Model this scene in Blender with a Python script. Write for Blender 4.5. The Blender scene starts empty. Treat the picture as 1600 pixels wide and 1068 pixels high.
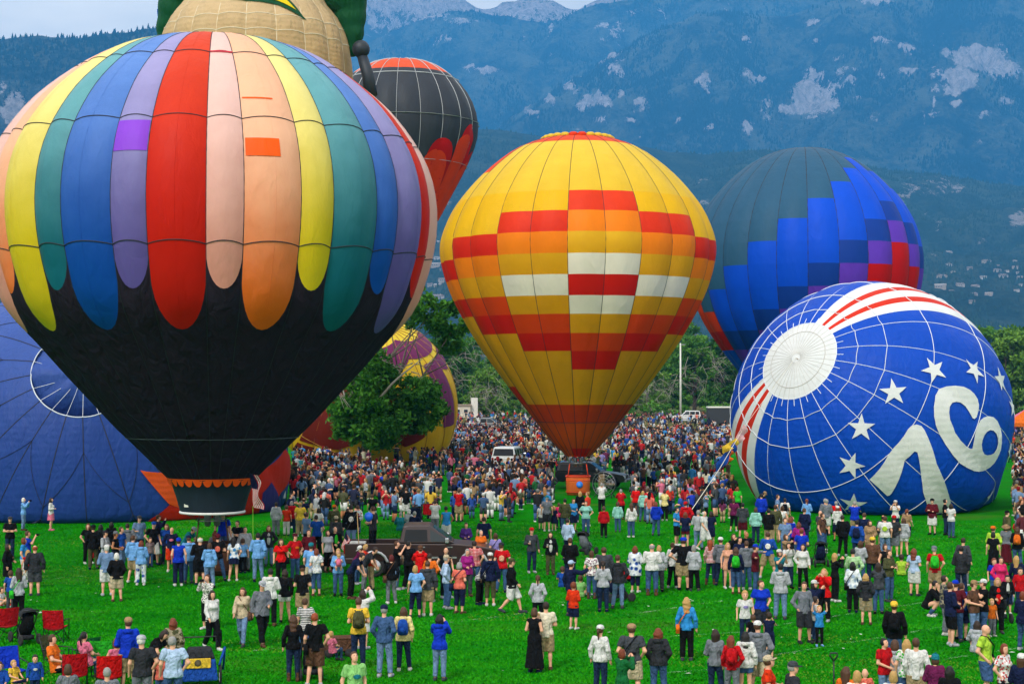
import bpy, math, random
import numpy as np
from mathutils import Vector, Matrix

# ------------------------------------------------------------------ camera, light, sky
SC = bpy.context.scene
COL = SC.collection
FPX = 2500.0            # focal length in pixels of the 1600 px wide photograph
CAMH = 7.4              # the picture is taken from a low roof or lift
PITCH = math.atan(64.0 / FPX)
cam_data = bpy.data.cameras.new('camera')
cam = bpy.data.objects.new('camera', cam_data)
COL.objects.link(cam)
cam_data.sensor_width = 36.0
cam_data.lens = FPX / 1600.0 * 36.0
cam_data.clip_start = 0.5
cam_data.clip_end = 40000.0
cam.location = (0, 0, CAMH)
cam.rotation_euler = (math.pi / 2 + PITCH, 0, 0)
SC.camera = cam

SUN_EL, SUN_AZ = math.radians(45), math.radians(205)   # azimuth measured from +Y towards +X
world = bpy.data.worlds.new('World')
SC.world = world
world.use_nodes = True
wn, wl = world.node_tree.nodes, world.node_tree.links
wn.clear()
w_out = wn.new('ShaderNodeOutputWorld')
w_bg = wn.new('ShaderNodeBackground')
w_bg.inputs['Strength'].default_value = 0.068
w_sky = wn.new('ShaderNodeTexSky')
w_sky.sky_type = 'NISHITA'
w_sky.sun_disc = False
w_sky.sun_elevation = SUN_EL
w_sky.sun_rotation = SUN_AZ
w_sky.air_density = 1.2
w_tc = wn.new('ShaderNodeTexCoord')
w_map = wn.new('ShaderNodeMapping')
w_map.inputs['Scale'].default_value = (1.0, 1.0, 3.5)
w_n = wn.new('ShaderNodeTexNoise')
w_n.inputs['Scale'].default_value = 3.2
w_n.inputs['Detail'].default_value = 6
w_n.inputs['Roughness'].default_value = 0.55
w_r = wn.new('ShaderNodeValToRGB')
w_r.color_ramp.elements[0].position = 0.30
w_r.color_ramp.elements[0].color = (0.66, 0.66, 0.66, 1)
w_r.color_ramp.elements[1].position = 0.62
w_r.color_ramp.elements[1].color = (1, 1, 1, 1)
w_cl = wn.new('ShaderNodeValToRGB')
w_cl.color_ramp.elements[0].position = 0.3
w_cl.color_ramp.elements[0].color = (11.2, 10.8, 10.2, 1)
w_cl.color_ramp.elements[1].position = 0.8
w_cl.color_ramp.elements[1].color = (17.5, 16.4, 14.4, 1)
w_mix = wn.new('ShaderNodeMix')
w_mix.data_type = 'RGBA'
wl.new(w_tc.outputs['Generated'], w_map.inputs['Vector'])
wl.new(w_map.outputs['Vector'], w_n.inputs['Vector'])
wl.new(w_n.outputs['Fac'], w_r.inputs['Fac'])
wl.new(w_n.outputs['Fac'], w_cl.inputs['Fac'])
wl.new(w_r.outputs['Color'], w_mix.inputs['Factor'])
wl.new(w_sky.outputs['Color'], w_mix.inputs['A'])
wl.new(w_cl.outputs['Color'], w_mix.inputs['B'])
wl.new(w_mix.outputs['Result'], w_bg.inputs['Color'])
wl.new(w_bg.outputs['Background'], w_out.inputs['Surface'])

sun_data = bpy.data.lights.new('sun', 'SUN')
sun_data.energy = 1.5
sun_data.angle = math.radians(10)
sun_data.color = (1.0, 0.96, 0.9)
sun = bpy.data.objects.new('sun', sun_data)
COL.objects.link(sun)
_sd = Vector((math.sin(SUN_AZ) * math.cos(SUN_EL), math.cos(SUN_AZ) * math.cos(SUN_EL), math.sin(SUN_EL)))
sun.rotation_euler = (-_sd).to_track_quat('-Z', 'Y').to_euler()

SC.view_settings.view_transform = 'Standard'
SC.view_settings.look = 'None'
SC.view_settings.gamma = 1.0
SC.view_settings.exposure = 0.93
SC.view_settings.use_curve_mapping = False
SC.render.engine = 'CYCLES'
SC.cycles.use_denoising = True
SC.cycles.max_bounces = 6
SC.cycles.diffuse_bounces = 3
SC.cycles.glossy_bounces = 2
SC.cycles.transmission_bounces = 4
SC.cycles.transparent_max_bounces = 6
SC.cycles.volume_bounces = 0
SC.cycles.use_adaptive_sampling = True
SC.cycles.adaptive_threshold = 0.02

# ------------------------------------------------------------------ helpers
RNG = np.random.default_rng(76)
random.seed(76)
_F = np.array([0, math.cos(PITCH), math.sin(PITCH)])
_U = np.array([0, -math.sin(PITCH), math.cos(PITCH)])
_R = np.array([1.0, 0, 0])
_CAM = np.array([0, 0, CAMH])


def ray(px, py):
    return _F + (px - 800) / FPX * _R + (534 - py) / FPX * _U


def at(px, py):
    """The point of the flat field seen at pixel (px, py) of the photograph."""
    d = ray(px, py)
    return _CAM + d * (-CAMH / d[2])


def at_depth(px, py, Y):
    d = ray(px, py)
    return _CAM + d * (Y / d[1])


def project(P):
    P = np.atleast_2d(np.asarray(P, float)) - _CAM
    w = P @ _F
    return np.stack([800 + FPX * (P @ _R) / w, 534 - FPX * (P @ _U) / w], 1)


def lin(c):
    return tuple(((v / 12.92) if v <= 0.04045 else ((v + 0.055) / 1.055) ** 2.4) for v in c)


def H(s):
    s = s.lstrip('#')
    return lin(tuple(int(s[i:i + 2], 16) / 255 for i in (0, 2, 4)))


def mesh_data(name, verts, faces, smooth=True, mats=(), fmat=None):
    """verts (n,3); faces: an int array (m,k) or a list of index tuples."""
    me = bpy.data.meshes.new(name)
    verts = np.asarray(verts, np.float32)
    if isinstance(faces, np.ndarray):
        m, k = faces.shape
        me.vertices.add(len(verts))
        me.vertices.foreach_set('co', verts.ravel())
        me.loops.add(m * k)
        me.loops.foreach_set('vertex_index', faces.astype(np.int32).ravel())
        me.polygons.add(m)
        me.polygons.foreach_set('loop_start', np.arange(0, m * k, k, dtype=np.int32))
        me.polygons.foreach_set('loop_total', np.full(m, k, np.int32))
    else:
        me.from_pydata([tuple(map(float, v)) for v in verts], [], [tuple(map(int, f)) for f in faces])
    for mt in mats:
        me.materials.append(mt)
    if fmat is not None and len(me.polygons):
        me.polygons.foreach_set('material_index', np.asarray(fmat, np.int32))
    if len(me.polygons):
        me.polygons.foreach_set('use_smooth', np.full(len(me.polygons), bool(smooth)))
    me.update(calc_edges=True)
    me.validate()
    return me


def link(name, data, parent=None, loc=None, rot=None, scale=None):
    o = bpy.data.objects.new(name, data)
    COL.objects.link(o)
    if parent is not None:
        o.parent = parent
    if loc is not None:
        o.location = [float(v) for v in loc]
    if rot is not None:
        o.rotation_euler = rot
    if scale is not None:
        o.scale = scale
    return o


def tag(o, label=None, category=None, group=None, kind=None):
    if label:
        o['label'] = label
    if category:
        o['category'] = category
    if group:
        o['group'] = group
    if kind:
        o['kind'] = kind
    return o


def empty(name, loc, rz=0.0):
    o = bpy.data.objects.new(name, None)
    o.empty_display_size = 0.2
    COL.objects.link(o)
    o.location = [float(v) for v in loc]
    o.rotation_euler = (0, 0, rz)
    return o


class MB:
    """Collects simple shapes into one mesh."""

    def __init__(self):
        self.v, self.f, self.m, self.cur = [], [], [], 0

    def add(self, verts, faces):
        n = len(self.v)
        self.v.extend(tuple(map(float, p)) for p in verts)
        for f in faces:
            self.f.append(tuple(n + int(i) for i in f))
            self.m.append(self.cur)
        return self

    def box(self, c, s, rz=0.0, taper=1.0):
        cx, cy, cz = c
        sx, sy, sz = s[0] / 2, s[1] / 2, s[2] / 2
        vs = []
        for z, k in ((-sz, 1.0), (sz, taper)):
            for x, y in ((-sx, -sy), (sx, -sy), (sx, sy), (-sx, sy)):
                x, y = x * k, y * k
                vs.append((cx + x * math.cos(rz) - y * math.sin(rz), cy + x * math.sin(rz) + y * math.cos(rz), cz + z))
        return self.add(vs, [(3, 2, 1, 0), (4, 5, 6, 7), (0, 1, 5, 4), (1, 2, 6, 5), (2, 3, 7, 6), (3, 0, 4, 7)])

    def tube(self, pts, rad, n=6, caps=True):
        pts = [np.asarray(p, float) for p in pts]
        if not hasattr(rad, '__len__'):
            rad = [rad] * len(pts)
        rings = []
        prev = None
        for i, p in enumerate(pts):
            d = pts[min(i + 1, len(pts) - 1)] - pts[max(i - 1, 0)]
            d = d / (np.linalg.norm(d) + 1e-9)
            if prev is None:
                a = np.array([0, 0, 1.0]) if abs(d[2]) < 0.9 else np.array([1.0, 0, 0])
                prev = np.cross(d, a)
            s = prev - d * (prev @ d)
            s /= np.linalg.norm(s) + 1e-9
            prev = s
            t = np.cross(d, s)
            rings.append([p + rad[i] * (s * math.cos(2 * math.pi * k / n) + t * math.sin(2 * math.pi * k / n)) for k in range(n)])
        vs = [q for r in rings for q in r]
        fs = []
        for i in range(len(pts) - 1):
            for k in range(n):
                k2 = (k + 1) % n
                fs.append((i * n + k, i * n + k2, (i + 1) * n + k2, (i + 1) * n + k))
        if caps:
            fs.append(tuple(range(n - 1, -1, -1)))
            fs.append(tuple((len(pts) - 1) * n + k for k in range(n)))
        return self.add(vs, fs)

    def lathe(self, prof, n=16, c=(0, 0, 0), axis='z', cap=True):
        vs, fs = [], []
        for r, z in prof:
            for k in range(n):
                a = 2 * math.pi * k / n
                q = (r * math.cos(a), r * math.sin(a), z)
                if axis == 'y':
                    q = (q[0], q[2], q[1])
                elif axis == 'x':
                    q = (q[2], q[0], q[1])
                vs.append((c[0] + q[0], c[1] + q[1], c[2] + q[2]))
        for i in range(len(prof) - 1):
            for k in range(n):
                k2 = (k + 1) % n
                f = (i * n + k, i * n + k2, (i + 1) * n + k2, (i + 1) * n + k)
                fs.append(f[::-1] if axis == 'y' else f)
        if cap:
            fs.append(tuple(range(n - 1, -1, -1)))
            fs.append(tuple((len(prof) - 1) * n + k for k in range(n)))
        return self.add(vs, fs)

    def sphere(self, c, r, n=10, m=6):
        if not hasattr(r, '__len__'):
            r = (r, r, r)
        vs, fs = [], []
        for i in range(m + 1):
            th = math.pi * i / m
            for k in range(n):
                a = 2 * math.pi * k / n
                vs.append((c[0] + r[0] * math.sin(th) * math.cos(a), c[1] + r[1] * math.sin(th) * math.sin(a), c[2] + r[2] * math.cos(th)))
        for i in range(m):
            for k in range(n):
                k2 = (k + 1) % n
                fs.append((i * n + k, (i + 1) * n + k, (i + 1) * n + k2, i * n + k2))
        return self.add(vs, fs)

    def data(self, name, mats, smooth=True):
        if not isinstance(mats, (list, tuple)):
            mats = [mats]
        return mesh_data(name, self.v, self.f, smooth, mats, self.m if len(mats) > 1 else None)

    def build(self, name, mats, parent=None, smooth=True, **kw):
        return link(name, self.data(name, mats, smooth), parent, **kw)


# ---- materials
_MATS = {}


def new_mat(name):
    m = bpy.data.materials.new(name)
    m.use_nodes = True
    nt = m.node_tree
    nt.nodes.clear()
    out = nt.nodes.new('ShaderNodeOutputMaterial')
    return m, nt.nodes, nt.links, out


def plain(name, col, rough=0.6, metal=0.0, vary=0.12, scale=8.0, bump=0.0, bscale=30.0, spec=0.4, alpha=None):
    """One colour with a little grain and wear."""
    if name in _MATS:
        return _MATS[name]
    m, N, L, out = new_mat(name)
    p = N.new('ShaderNodeBsdfPrincipled')
    p.inputs['Roughness'].default_value = rough
    p.inputs['Metallic'].default_value = metal
    p.inputs['Specular IOR Level'].default_value = spec
    tc = N.new('ShaderNodeTexCoord')
    nz = N.new('ShaderNodeTexNoise')
    nz.inputs['Scale'].default_value = scale
    nz.inputs['Detail'].default_value = 4
    L.new(tc.outputs['Object'], nz.inputs['Vector'])
    mr = N.new('ShaderNodeMapRange')
    mr.inputs['To Min'].default_value = 1 - vary
    mr.inputs['To Max'].default_value = 1 + vary
    L.new(nz.outputs['Fac'], mr.inputs['Value'])
    hs = N.new('ShaderNodeHueSaturation')
    hs.inputs['Color'].default_value = (*col, 1)
    L.new(mr.outputs['Result'], hs.inputs['Value'])
    L.new(hs.outputs['Color'], p.inputs['Base Color'])
    if bump:
        b = N.new('ShaderNodeBump')
        b.inputs['Strength'].default_value = bump
        b.inputs['Distance'].default_value = 0.03
        n2 = N.new('ShaderNodeTexNoise')
        n2.inputs['Scale'].default_value = bscale
        n2.inputs['Detail'].default_value = 5
        L.new(tc.outputs['Object'], n2.inputs['Vector'])
        L.new(n2.outputs['Fac'], b.inputs['Height'])
        L.new(b.outputs['Normal'], p.inputs['Normal'])
    L.new(p.outputs['BSDF'], out.inputs['Surface'])
    _MATS[name] = m
    return m


def glass(name, col=(0.02, 0.03, 0.035)):
    if name in _MATS:
        return _MATS[name]
    m, N, L, out = new_mat(name)
    p = N.new('ShaderNodeBsdfPrincipled')
    p.inputs['Base Color'].default_value = (*col, 1)
    p.inputs['Roughness'].default_value = 0.08
    p.inputs['Specular IOR Level'].default_value = 0.25
    L.new(p.outputs['BSDF'], out.inputs['Surface'])
    _MATS[name] = m
    return m


def nylon(name, col, lit_fade=None, rough=0.55, wrinkle=0.25, wscale=(1.2, 1.2, 0.5), trans=0.14, ripple=0.0):
    """Balloon fabric: thin ripstop that lets some light through. fade = (colour above, z low, z high): paler upward, partly bleaching, partly daylight put into the colour."""
    key = name
    if key in _MATS:
        return _MATS[key]
    m, N, L, out = new_mat(name)
    p = N.new('ShaderNodeBsdfPrincipled')
    p.inputs['Roughness'].default_value = rough
    p.inputs['Specular IOR Level'].default_value = 0.14
    tc = N.new('ShaderNodeTexCoord')
    nz = N.new('ShaderNodeTexNoise')
    nz.inputs['Scale'].default_value = 0.7
    nz.inputs['Detail'].default_value = 5
    nz.inputs['Roughness'].default_value = 0.6
    L.new(tc.outputs['Object'], nz.inputs['Vector'])
    mr = N.new('ShaderNodeMapRange')
    mr.inputs['To Min'].default_value = 0.86
    mr.inputs['To Max'].default_value = 1.12
    L.new(nz.outputs['Fac'], mr.inputs['Value'])
    hs = N.new('ShaderNodeHueSaturation')
    L.new(mr.outputs['Result'], hs.inputs['Value'])
    if lit_fade:
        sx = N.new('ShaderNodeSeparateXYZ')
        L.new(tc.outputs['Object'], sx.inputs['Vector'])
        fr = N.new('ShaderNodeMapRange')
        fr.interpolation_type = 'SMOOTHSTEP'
        fr.inputs['From Min'].default_value = lit_fade[1]
        fr.inputs['From Max'].default_value = lit_fade[2]
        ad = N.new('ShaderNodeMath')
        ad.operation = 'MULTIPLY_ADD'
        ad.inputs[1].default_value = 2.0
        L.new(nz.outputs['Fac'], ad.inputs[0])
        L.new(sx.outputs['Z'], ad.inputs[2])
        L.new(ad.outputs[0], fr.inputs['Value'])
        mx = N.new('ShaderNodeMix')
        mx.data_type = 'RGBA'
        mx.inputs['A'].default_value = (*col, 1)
        mx.inputs['B'].default_value = (*lit_fade[0], 1)
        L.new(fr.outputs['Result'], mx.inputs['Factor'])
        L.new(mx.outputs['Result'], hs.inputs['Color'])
    else:
        hs.inputs['Color'].default_value = (*col, 1)
    L.new(hs.outputs['Color'], p.inputs['Base Color'])
    mp = N.new('ShaderNodeMapping')
    mp.inputs['Scale'].default_value = wscale
    L.new(tc.outputs['Object'], mp.inputs['Vector'])
    n2 = N.new('ShaderNodeTexNoise')
    n2.inputs['Scale'].default_value = 1.6
    n2.inputs['Detail'].default_value = 6
    n2.inputs['Distortion'].default_value = 0.6
    L.new(mp.outputs['Vector'], n2.inputs['Vector'])
    b = N.new('ShaderNodeBump')
    b.inputs['Strength'].default_value = wrinkle
    b.inputs['Distance'].default_value = 0.25
    L.new(n2.outputs['Fac'], b.inputs['Height'])
    if ripple:
        wv = N.new('ShaderNodeTexWave')
        wv.bands_direction = 'Z'
        wv.inputs['Scale'].default_value = 0.9
        wv.inputs['Distortion'].default_value = 6.0
        wv.inputs['Detail'].default_value = 3.0
        wv.inputs['Detail Scale'].default_value = 0.6
        L.new(tc.outputs['Object'], wv.inputs['Vector'])
        b2 = N.new('ShaderNodeBump')
        b2.inputs['Strength'].default_value = ripple
        b2.inputs['Distance'].default_value = 0.2
        L.new(wv.outputs['Fac'], b2.inputs['Height'])
        L.new(b.outputs['Normal'], b2.inputs['Normal'])
        b = b2
    L.new(b.outputs['Normal'], p.inputs['Normal'])
    tr = N.new('ShaderNodeBsdfTranslucent')
    L.new(hs.outputs['Color'], tr.inputs['Color'])
    ms = N.new('ShaderNodeMixShader')
    ms.inputs['Fac'].default_value = trans
    L.new(p.outputs['BSDF'], ms.inputs[1])
    L.new(tr.outputs['BSDF'], ms.inputs[2])
    L.new(ms.outputs['Shader'], out.inputs['Surface'])
    _MATS[key] = m
    return m


# ---- value noise for geometry
def _hash3(ix, iy, iz, seed):
    h = (ix * 374761393 + iy * 668265263 + iz * 2147483647 + seed * 1274126177).astype(np.int64)
    h = (h ^ (h >> 13)) * 1274126177
    h = h ^ (h >> 16)
    return (h & 0xFFFFFF) / float(0xFFFFFF)


def vnoise(P, seed=0):
    P = np.asarray(P, float)
    i = np.floor(P).astype(np.int64)
    f = P - i
    f = f * f * (3 - 2 * f)
    r = 0
    for dx in (0, 1):
        for dy in (0, 1):
            for dz in (0, 1):
                w = (f[:, 0] if dx else 1 - f[:, 0]) * (f[:, 1] if dy else 1 - f[:, 1]) * (f[:, 2] if dz else 1 - f[:, 2])
                r = r + w * _hash3(i[:, 0] + dx, i[:, 1] + dy, i[:, 2] + dz, seed)
    return r


def fbm(P, octaves=4, seed=0, gain=0.5):
    a, s, r, t = 1.0, 1.0, 0.0, 0.0
    for o in range(octaves):
        r = r + a * vnoise(np.asarray(P) * s, seed + o * 17)
        t += a
        a *= gain
        s *= 2.03
    return r / t
# ------------------------------------------------------------------ ground, hills, haze
def grass_mat():
    m, N, L, out = new_mat('lawn')
    p = N.new('ShaderNodeBsdfPrincipled')
    p.inputs['Roughness'].default_value = 0.85
    p.inputs['Specular IOR Level'].default_value = 0.02
    tc = N.new('ShaderNodeTexCoord')

    def noise(scale, detail=4, sc=(1, 1, 1)):
        mp = N.new('ShaderNodeMapping')
        mp.inputs['Scale'].default_value = sc
        L.new(tc.outputs['Object'], mp.inputs['Vector'])
        n = N.new('ShaderNodeTexNoise')
        n.inputs['Scale'].default_value = scale
        n.inputs['Detail'].default_value = detail
        n.inputs['Roughness'].default_value = 0.65
        L.new(mp.outputs['Vector'], n.inputs['Vector'])
        return n

    fine = noise(7.0, 6, (0.35, 1, 1))
    mid = noise(0.5, 4, (0.5, 1, 1))
    big = noise(0.07, 3)
    r = N.new('ShaderNodeValToRGB')
    r.color_ramp.elements[0].position = 0.38
    r.color_ramp.elements[0].color = (0.0016, 0.11, 0.0008, 1)
    r.color_ramp.elements[1].position = 0.66
    r.color_ramp.elements[1].color = (0.0065, 0.235, 0.0014, 1)
    ad = N.new('ShaderNodeMath')
    ad.operation = 'MULTIPLY_ADD'
    ad.inputs[1].default_value = 0.45
    L.new(fine.outputs['Fac'], ad.inputs[0])
    m2 = N.new('ShaderNodeMath')
    m2.operation = 'MULTIPLY_ADD'
    m2.inputs[1].default_value = 0.4
    m2.inputs[2].default_value = 0.0
    L.new(mid.outputs['Fac'], m2.inputs[0])
    m3 = N.new('ShaderNodeMath')
    m3.operation = 'MULTIPLY_ADD'
    m3.inputs[1].default_value = 0.18
    L.new(big.outputs['Fac'], m3.inputs[0])
    L.new(m2.outputs[0], m3.inputs[2])
    L.new(m3.outputs[0], ad.inputs[2])
    L.new(ad.outputs[0], r.inputs['Fac'])
    # worn yellowish patches
    wr = N.new('ShaderNodeValToRGB')
    wr.color_ramp.elements[0].position = 0.55
    wr.color_ramp.elements[0].color = (0, 0, 0, 1)
    wr.color_ramp.elements[1].position = 0.78
    wr.color_ramp.elements[1].color = (0.8, 0.8, 0.8, 1)
    worn = noise(0.16, 5, (0.6, 1, 1))
    L.new(worn.outputs['Fac'], wr.inputs['Fac'])
    mx = N.new('ShaderNodeMix')
    mx.data_type = 'RGBA'
    mx.inputs['B'].default_value = (0.085, 0.15, 0.016, 1)
    L.new(wr.outputs['Color'], mx.inputs['Factor'])
    L.new(r.outputs['Color'], mx.inputs['A'])
    # the bank at the back of the field is dry and brownish
    sx = N.new('ShaderNodeSeparateXYZ')
    L.new(tc.outputs['Object'], sx.inputs['Vector'])
    fr = N.new('ShaderNodeMapRange')
    fr.inputs['From Min'].default_value = 172
    fr.inputs['From Max'].default_value = 195
    L.new(sx.outputs['Y'], fr.inputs['Value'])
    mx2 = N.new('ShaderNodeMix')
    mx2.data_type = 'RGBA'
    mx2.inputs['B'].default_value = (0.085, 0.088, 0.03, 1)
    L.new(fr.outputs['Result'], mx2.inputs['Factor'])
    L.new(mx.outputs['Result'], mx2.inputs['A'])
    L.new(mx2.outputs['Result'], p.inputs['Base Color'])
    b = N.new('ShaderNodeBump')
    b.inputs['Strength'].default_value = 0.9
    b.inputs['Distance'].default_value = 0.08
    L.new(fine.outputs['Fac'], b.inputs['Height'])
    L.new(b.outputs['Normal'], p.inputs['Normal'])
    L.new(p.outputs['BSDF'], out.inputs['Surface'])
    return m


GRASS = grass_mat()
gx = np.array([-14000, -2500, -600, -200, -60, 0, 60, 200, 600, 2500, 14000.0])
gy = np.array([-800, -100, 0, 30, 60, 100, 150, 200, 300, 420, 700, 1500, 4000, 16500.0])
GV = np.array([(x, y, 0.0) for y in gy for x in gx])
GF = np.array([(j * len(gx) + i, j * len(gx) + i + 1, (j + 1) * len(gx) + i + 1, (j + 1) * len(gx) + i)
               for j in range(len(gy) - 1) for i in range(len(gx) - 1)])
tag(link('ground', mesh_data('ground', GV, GF, False, [GRASS])), 'bright green mown grass field', kind='structure')


def forest_mat(name, dark, light, rock, rock_amt):
    m, N, L, out = new_mat(name)
    p = N.new('ShaderNodeBsdfPrincipled')
    p.inputs['Roughness'].default_value = 0.95
    p.inputs['Specular IOR Level'].default_value = 0.05
    tc = N.new('ShaderNodeTexCoord')
    n1 = N.new('ShaderNodeTexNoise')
    n1.inputs['Scale'].default_value = 0.045
    n1.inputs['Detail'].default_value = 8
    n1.inputs['Roughness'].default_value = 0.75
    L.new(tc.outputs['Object'], n1.inputs['Vector'])
    r = N.new('ShaderNodeValToRGB')
    r.color_ramp.elements[0].position = 0.35
    r.color_ramp.elements[0].color = (*dark, 1)
    r.color_ramp.elements[1].position = 0.7
    r.color_ramp.elements[1].color = (*light, 1)
    nb = N.new('ShaderNodeTexNoise')       # thick and thin stands of trees
    nb.inputs['Scale'].default_value = 0.0032
    nb.inputs['Detail'].default_value = 9
    nb.inputs['Roughness'].default_value = 0.68
    nb.inputs['Distortion'].default_value = 0.8
    L.new(tc.outputs['Object'], nb.inputs['Vector'])
    mb = N.new('ShaderNodeMath')
    mb.operation = 'MULTIPLY_ADD'
    mb.inputs[1].default_value = 1.7
    mb.inputs[2].default_value = -0.85
    L.new(nb.outputs['Fac'], mb.inputs[0])
    ab = N.new('ShaderNodeMath')
    ab.operation = 'ADD'
    L.new(mb.outputs[0], ab.inputs[0])
    L.new(n1.outputs['Fac'], ab.inputs[1])
    L.new(ab.outputs[0], r.inputs['Fac'])
    at_ = N.new('ShaderNodeAttribute')
    at_.attribute_name = 'rock'
    n2 = N.new('ShaderNodeTexNoise')
    n2.inputs['Scale'].default_value = 0.016
    n2.inputs['Detail'].default_value = 10
    n2.inputs['Roughness'].default_value = 0.82
    mpr = N.new('ShaderNodeMapping')
    mpr.inputs['Scale'].default_value = (1, 1, 0.45)
    L.new(tc.outputs['Object'], mpr.inputs['Vector'])
    L.new(mpr.outputs['Vector'], n2.inputs['Vector'])
    s = N.new('ShaderNodeMath')
    s.operation = 'MULTIPLY_ADD'
    s.inputs[1].default_value = 2.6
    s.inputs[2].default_value = -1.3
    L.new(n2.outputs['Fac'], s.inputs[0])
    a = N.new('ShaderNodeMath')
    a.operation = 'ADD'
    L.new(s.outputs[0], a.inputs[0])
    L.new(at_.outputs['Fac'], a.inputs[1])
    rr = N.new('ShaderNodeMapRange')
    rr.inputs['From Min'].default_value = 0.5
    rr.inputs['From Max'].default_value = 0.55
    rr.inputs['To Max'].default_value = rock_amt
    L.new(a.outputs[0], rr.inputs['Value'])
    mx = N.new('ShaderNodeMix')
    mx.data_type = 'RGBA'
    n3 = N.new('ShaderNodeTexNoise')
    n3.inputs['Scale'].default_value = 0.03
    n3.inputs['Detail'].default_value = 6
    n3.inputs['Roughness'].default_value = 0.8
    mp3 = N.new('ShaderNodeMapping')
    mp3.inputs['Scale'].default_value = (1, 1, 0.22)
    L.new(tc.outputs['Object'], mp3.inputs['Vector'])
    L.new(mp3.outputs['Vector'], n3.inputs['Vector'])
    rc = N.new('ShaderNodeValToRGB')
    rc.color_ramp.elements[0].position = 0.36
    rc.color_ramp.elements[0].color = (*[c * 0.4 for c in rock], 1)
    rc.color_ramp.elements[1].position = 0.58
    rc.color_ramp.elements[1].color = (*rock, 1)
    L.new(n3.outputs['Fac'], rc.inputs['Fac'])
    L.new(rc.outputs['Color'], mx.inputs['B'])
    L.new(rr.outputs['Result'], mx.inputs['Factor'])
    L.new(r.outputs['Color'], mx.inputs['A'])
    L.new(mx.outputs['Result'], p.inputs['Base Color'])
    b = N.new('ShaderNodeBump')
    b.inputs['Strength'].default_value = 1.0
    b.inputs['Distance'].default_value = 25.0
    L.new(n1.outputs['Fac'], b.inputs['Height'])
    L.new(b.outputs['Normal'], p.inputs['Normal'])
    L.new(p.outputs['BSDF'], out.inputs['Surface'])
    return m


def interp_crest(pts, x):
    pts = np.array(pts, float)
    return np.interp(x, pts[:, 0], pts[:, 1])


def hill(name, crest, Df, Dc, power, nu, nv, amp, nscale, mat, rocks=(), rock_noise=(0.0, 0, 0), zf=-2.0, label=None, seed=1,
         x0=-700, x1=2300, back=0.25, crest_rough=4.0):
    """A slope that rises from distance Df to a crest at distance Dc and falls again behind it."""
    us = np.linspace(x0, x1, nu)
    vs = np.concatenate([np.linspace(0, 1, nv), 1 + np.linspace(0.04, back, 6)])
    az = (us - 800) / FPX
    cy = interp_crest(crest, us)
    ncr = (fbm(np.stack([us * 0.02, us * 0, us * 0], 1), 5, seed) - 0.5) * crest_rough * 2
    zc = CAMH + (598 - (cy + ncr)) / FPX * Dc
    U, V = np.meshgrid(np.arange(nu), vs)
    D = Df + (Dc - Df) * V
    X = az[U] * D
    Y = D
    up = np.clip(V, 0, 1)
    down = np.clip((V - 1) / back, 0, 1)
    Z = zf + (zc[U] - zf) * up ** power
    Z = Z * (1 - 0.75 * down ** 1.3)
    P = np.stack([X.ravel() / nscale, Y.ravel() / nscale, np.zeros(X.size)], 1)
    rid = 1 - np.abs(2 * fbm(P, 5, seed + 3, 0.55) - 1) * 2
    med = fbm(P * 3.1, 5, seed + 9, 0.6) - 0.5
    env = (np.clip(V, 0, 1) * 1.3) * np.clip((1.02 - V) * 6, 0.08, 1)
    Z = Z + ((rid - 0.55) * amp + med * amp * 0.6).reshape(Z.shape) * np.clip(env, 0, 1)
    verts = np.stack([X.ravel(), Y.ravel(), Z.ravel()], 1)
    pp = project(verts)
    rock = np.zeros(len(verts))
    for (rx, ry, sx, sy, k) in rocks:
        rock = np.maximum(rock, k * np.exp(-(((pp[:, 0] - rx) / sx) ** 2 + ((pp[:, 1] - ry) / sy) ** 2)))
    if rock_noise[0]:
        Q = np.stack([pp[:, 0] * 0.03, pp[:, 1] * 0.05, pp[:, 0] * 0], 1)
        nz = fbm(Q, 4, seed + 21)
        band = np.exp(-((pp[:, 1] - rock_noise[1]) / rock_noise[2]) ** 2)
        rock = np.maximum(rock, np.clip((nz - 0.52) * 5, 0, 1) * band * rock_noise[0])
    # crags stand out of the slope as broken vertical ribs
    ribs = np.abs(fbm(np.stack([X.ravel() / 55, Y.ravel() / 160, X.ravel() * 0], 1), 4, seed + 31, .6) - .5) * 2
    lump = fbm(np.stack([X.ravel() / 120, Y.ravel() / 120, X.ravel() * 0], 1), 3, seed + 37)
    verts[:, 2] += np.clip(rock, 0, 1) * (ribs * 75 + lump * 60 - 25) * min(1.0, Dc / 9000)
    n = len(vs)
    J, I = np.meshgrid(np.arange(n - 1), np.arange(nu - 1), indexing='ij')
    F = np.stack([J * nu + I, J * nu + I + 1, (J + 1) * nu + I + 1, (J + 1) * nu + I], -1).reshape(-1, 4)
    me = mesh_data(name, verts, F, True, [mat])
    at_ = me.attributes.new('rock', 'FLOAT', 'POINT')
    at_.data.foreach_set('value', rock.astype(np.float32))
    o = link(name, me)
    tag(o, label, kind='structure')
    return verts, F, rock, nu, len(vs)


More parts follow.
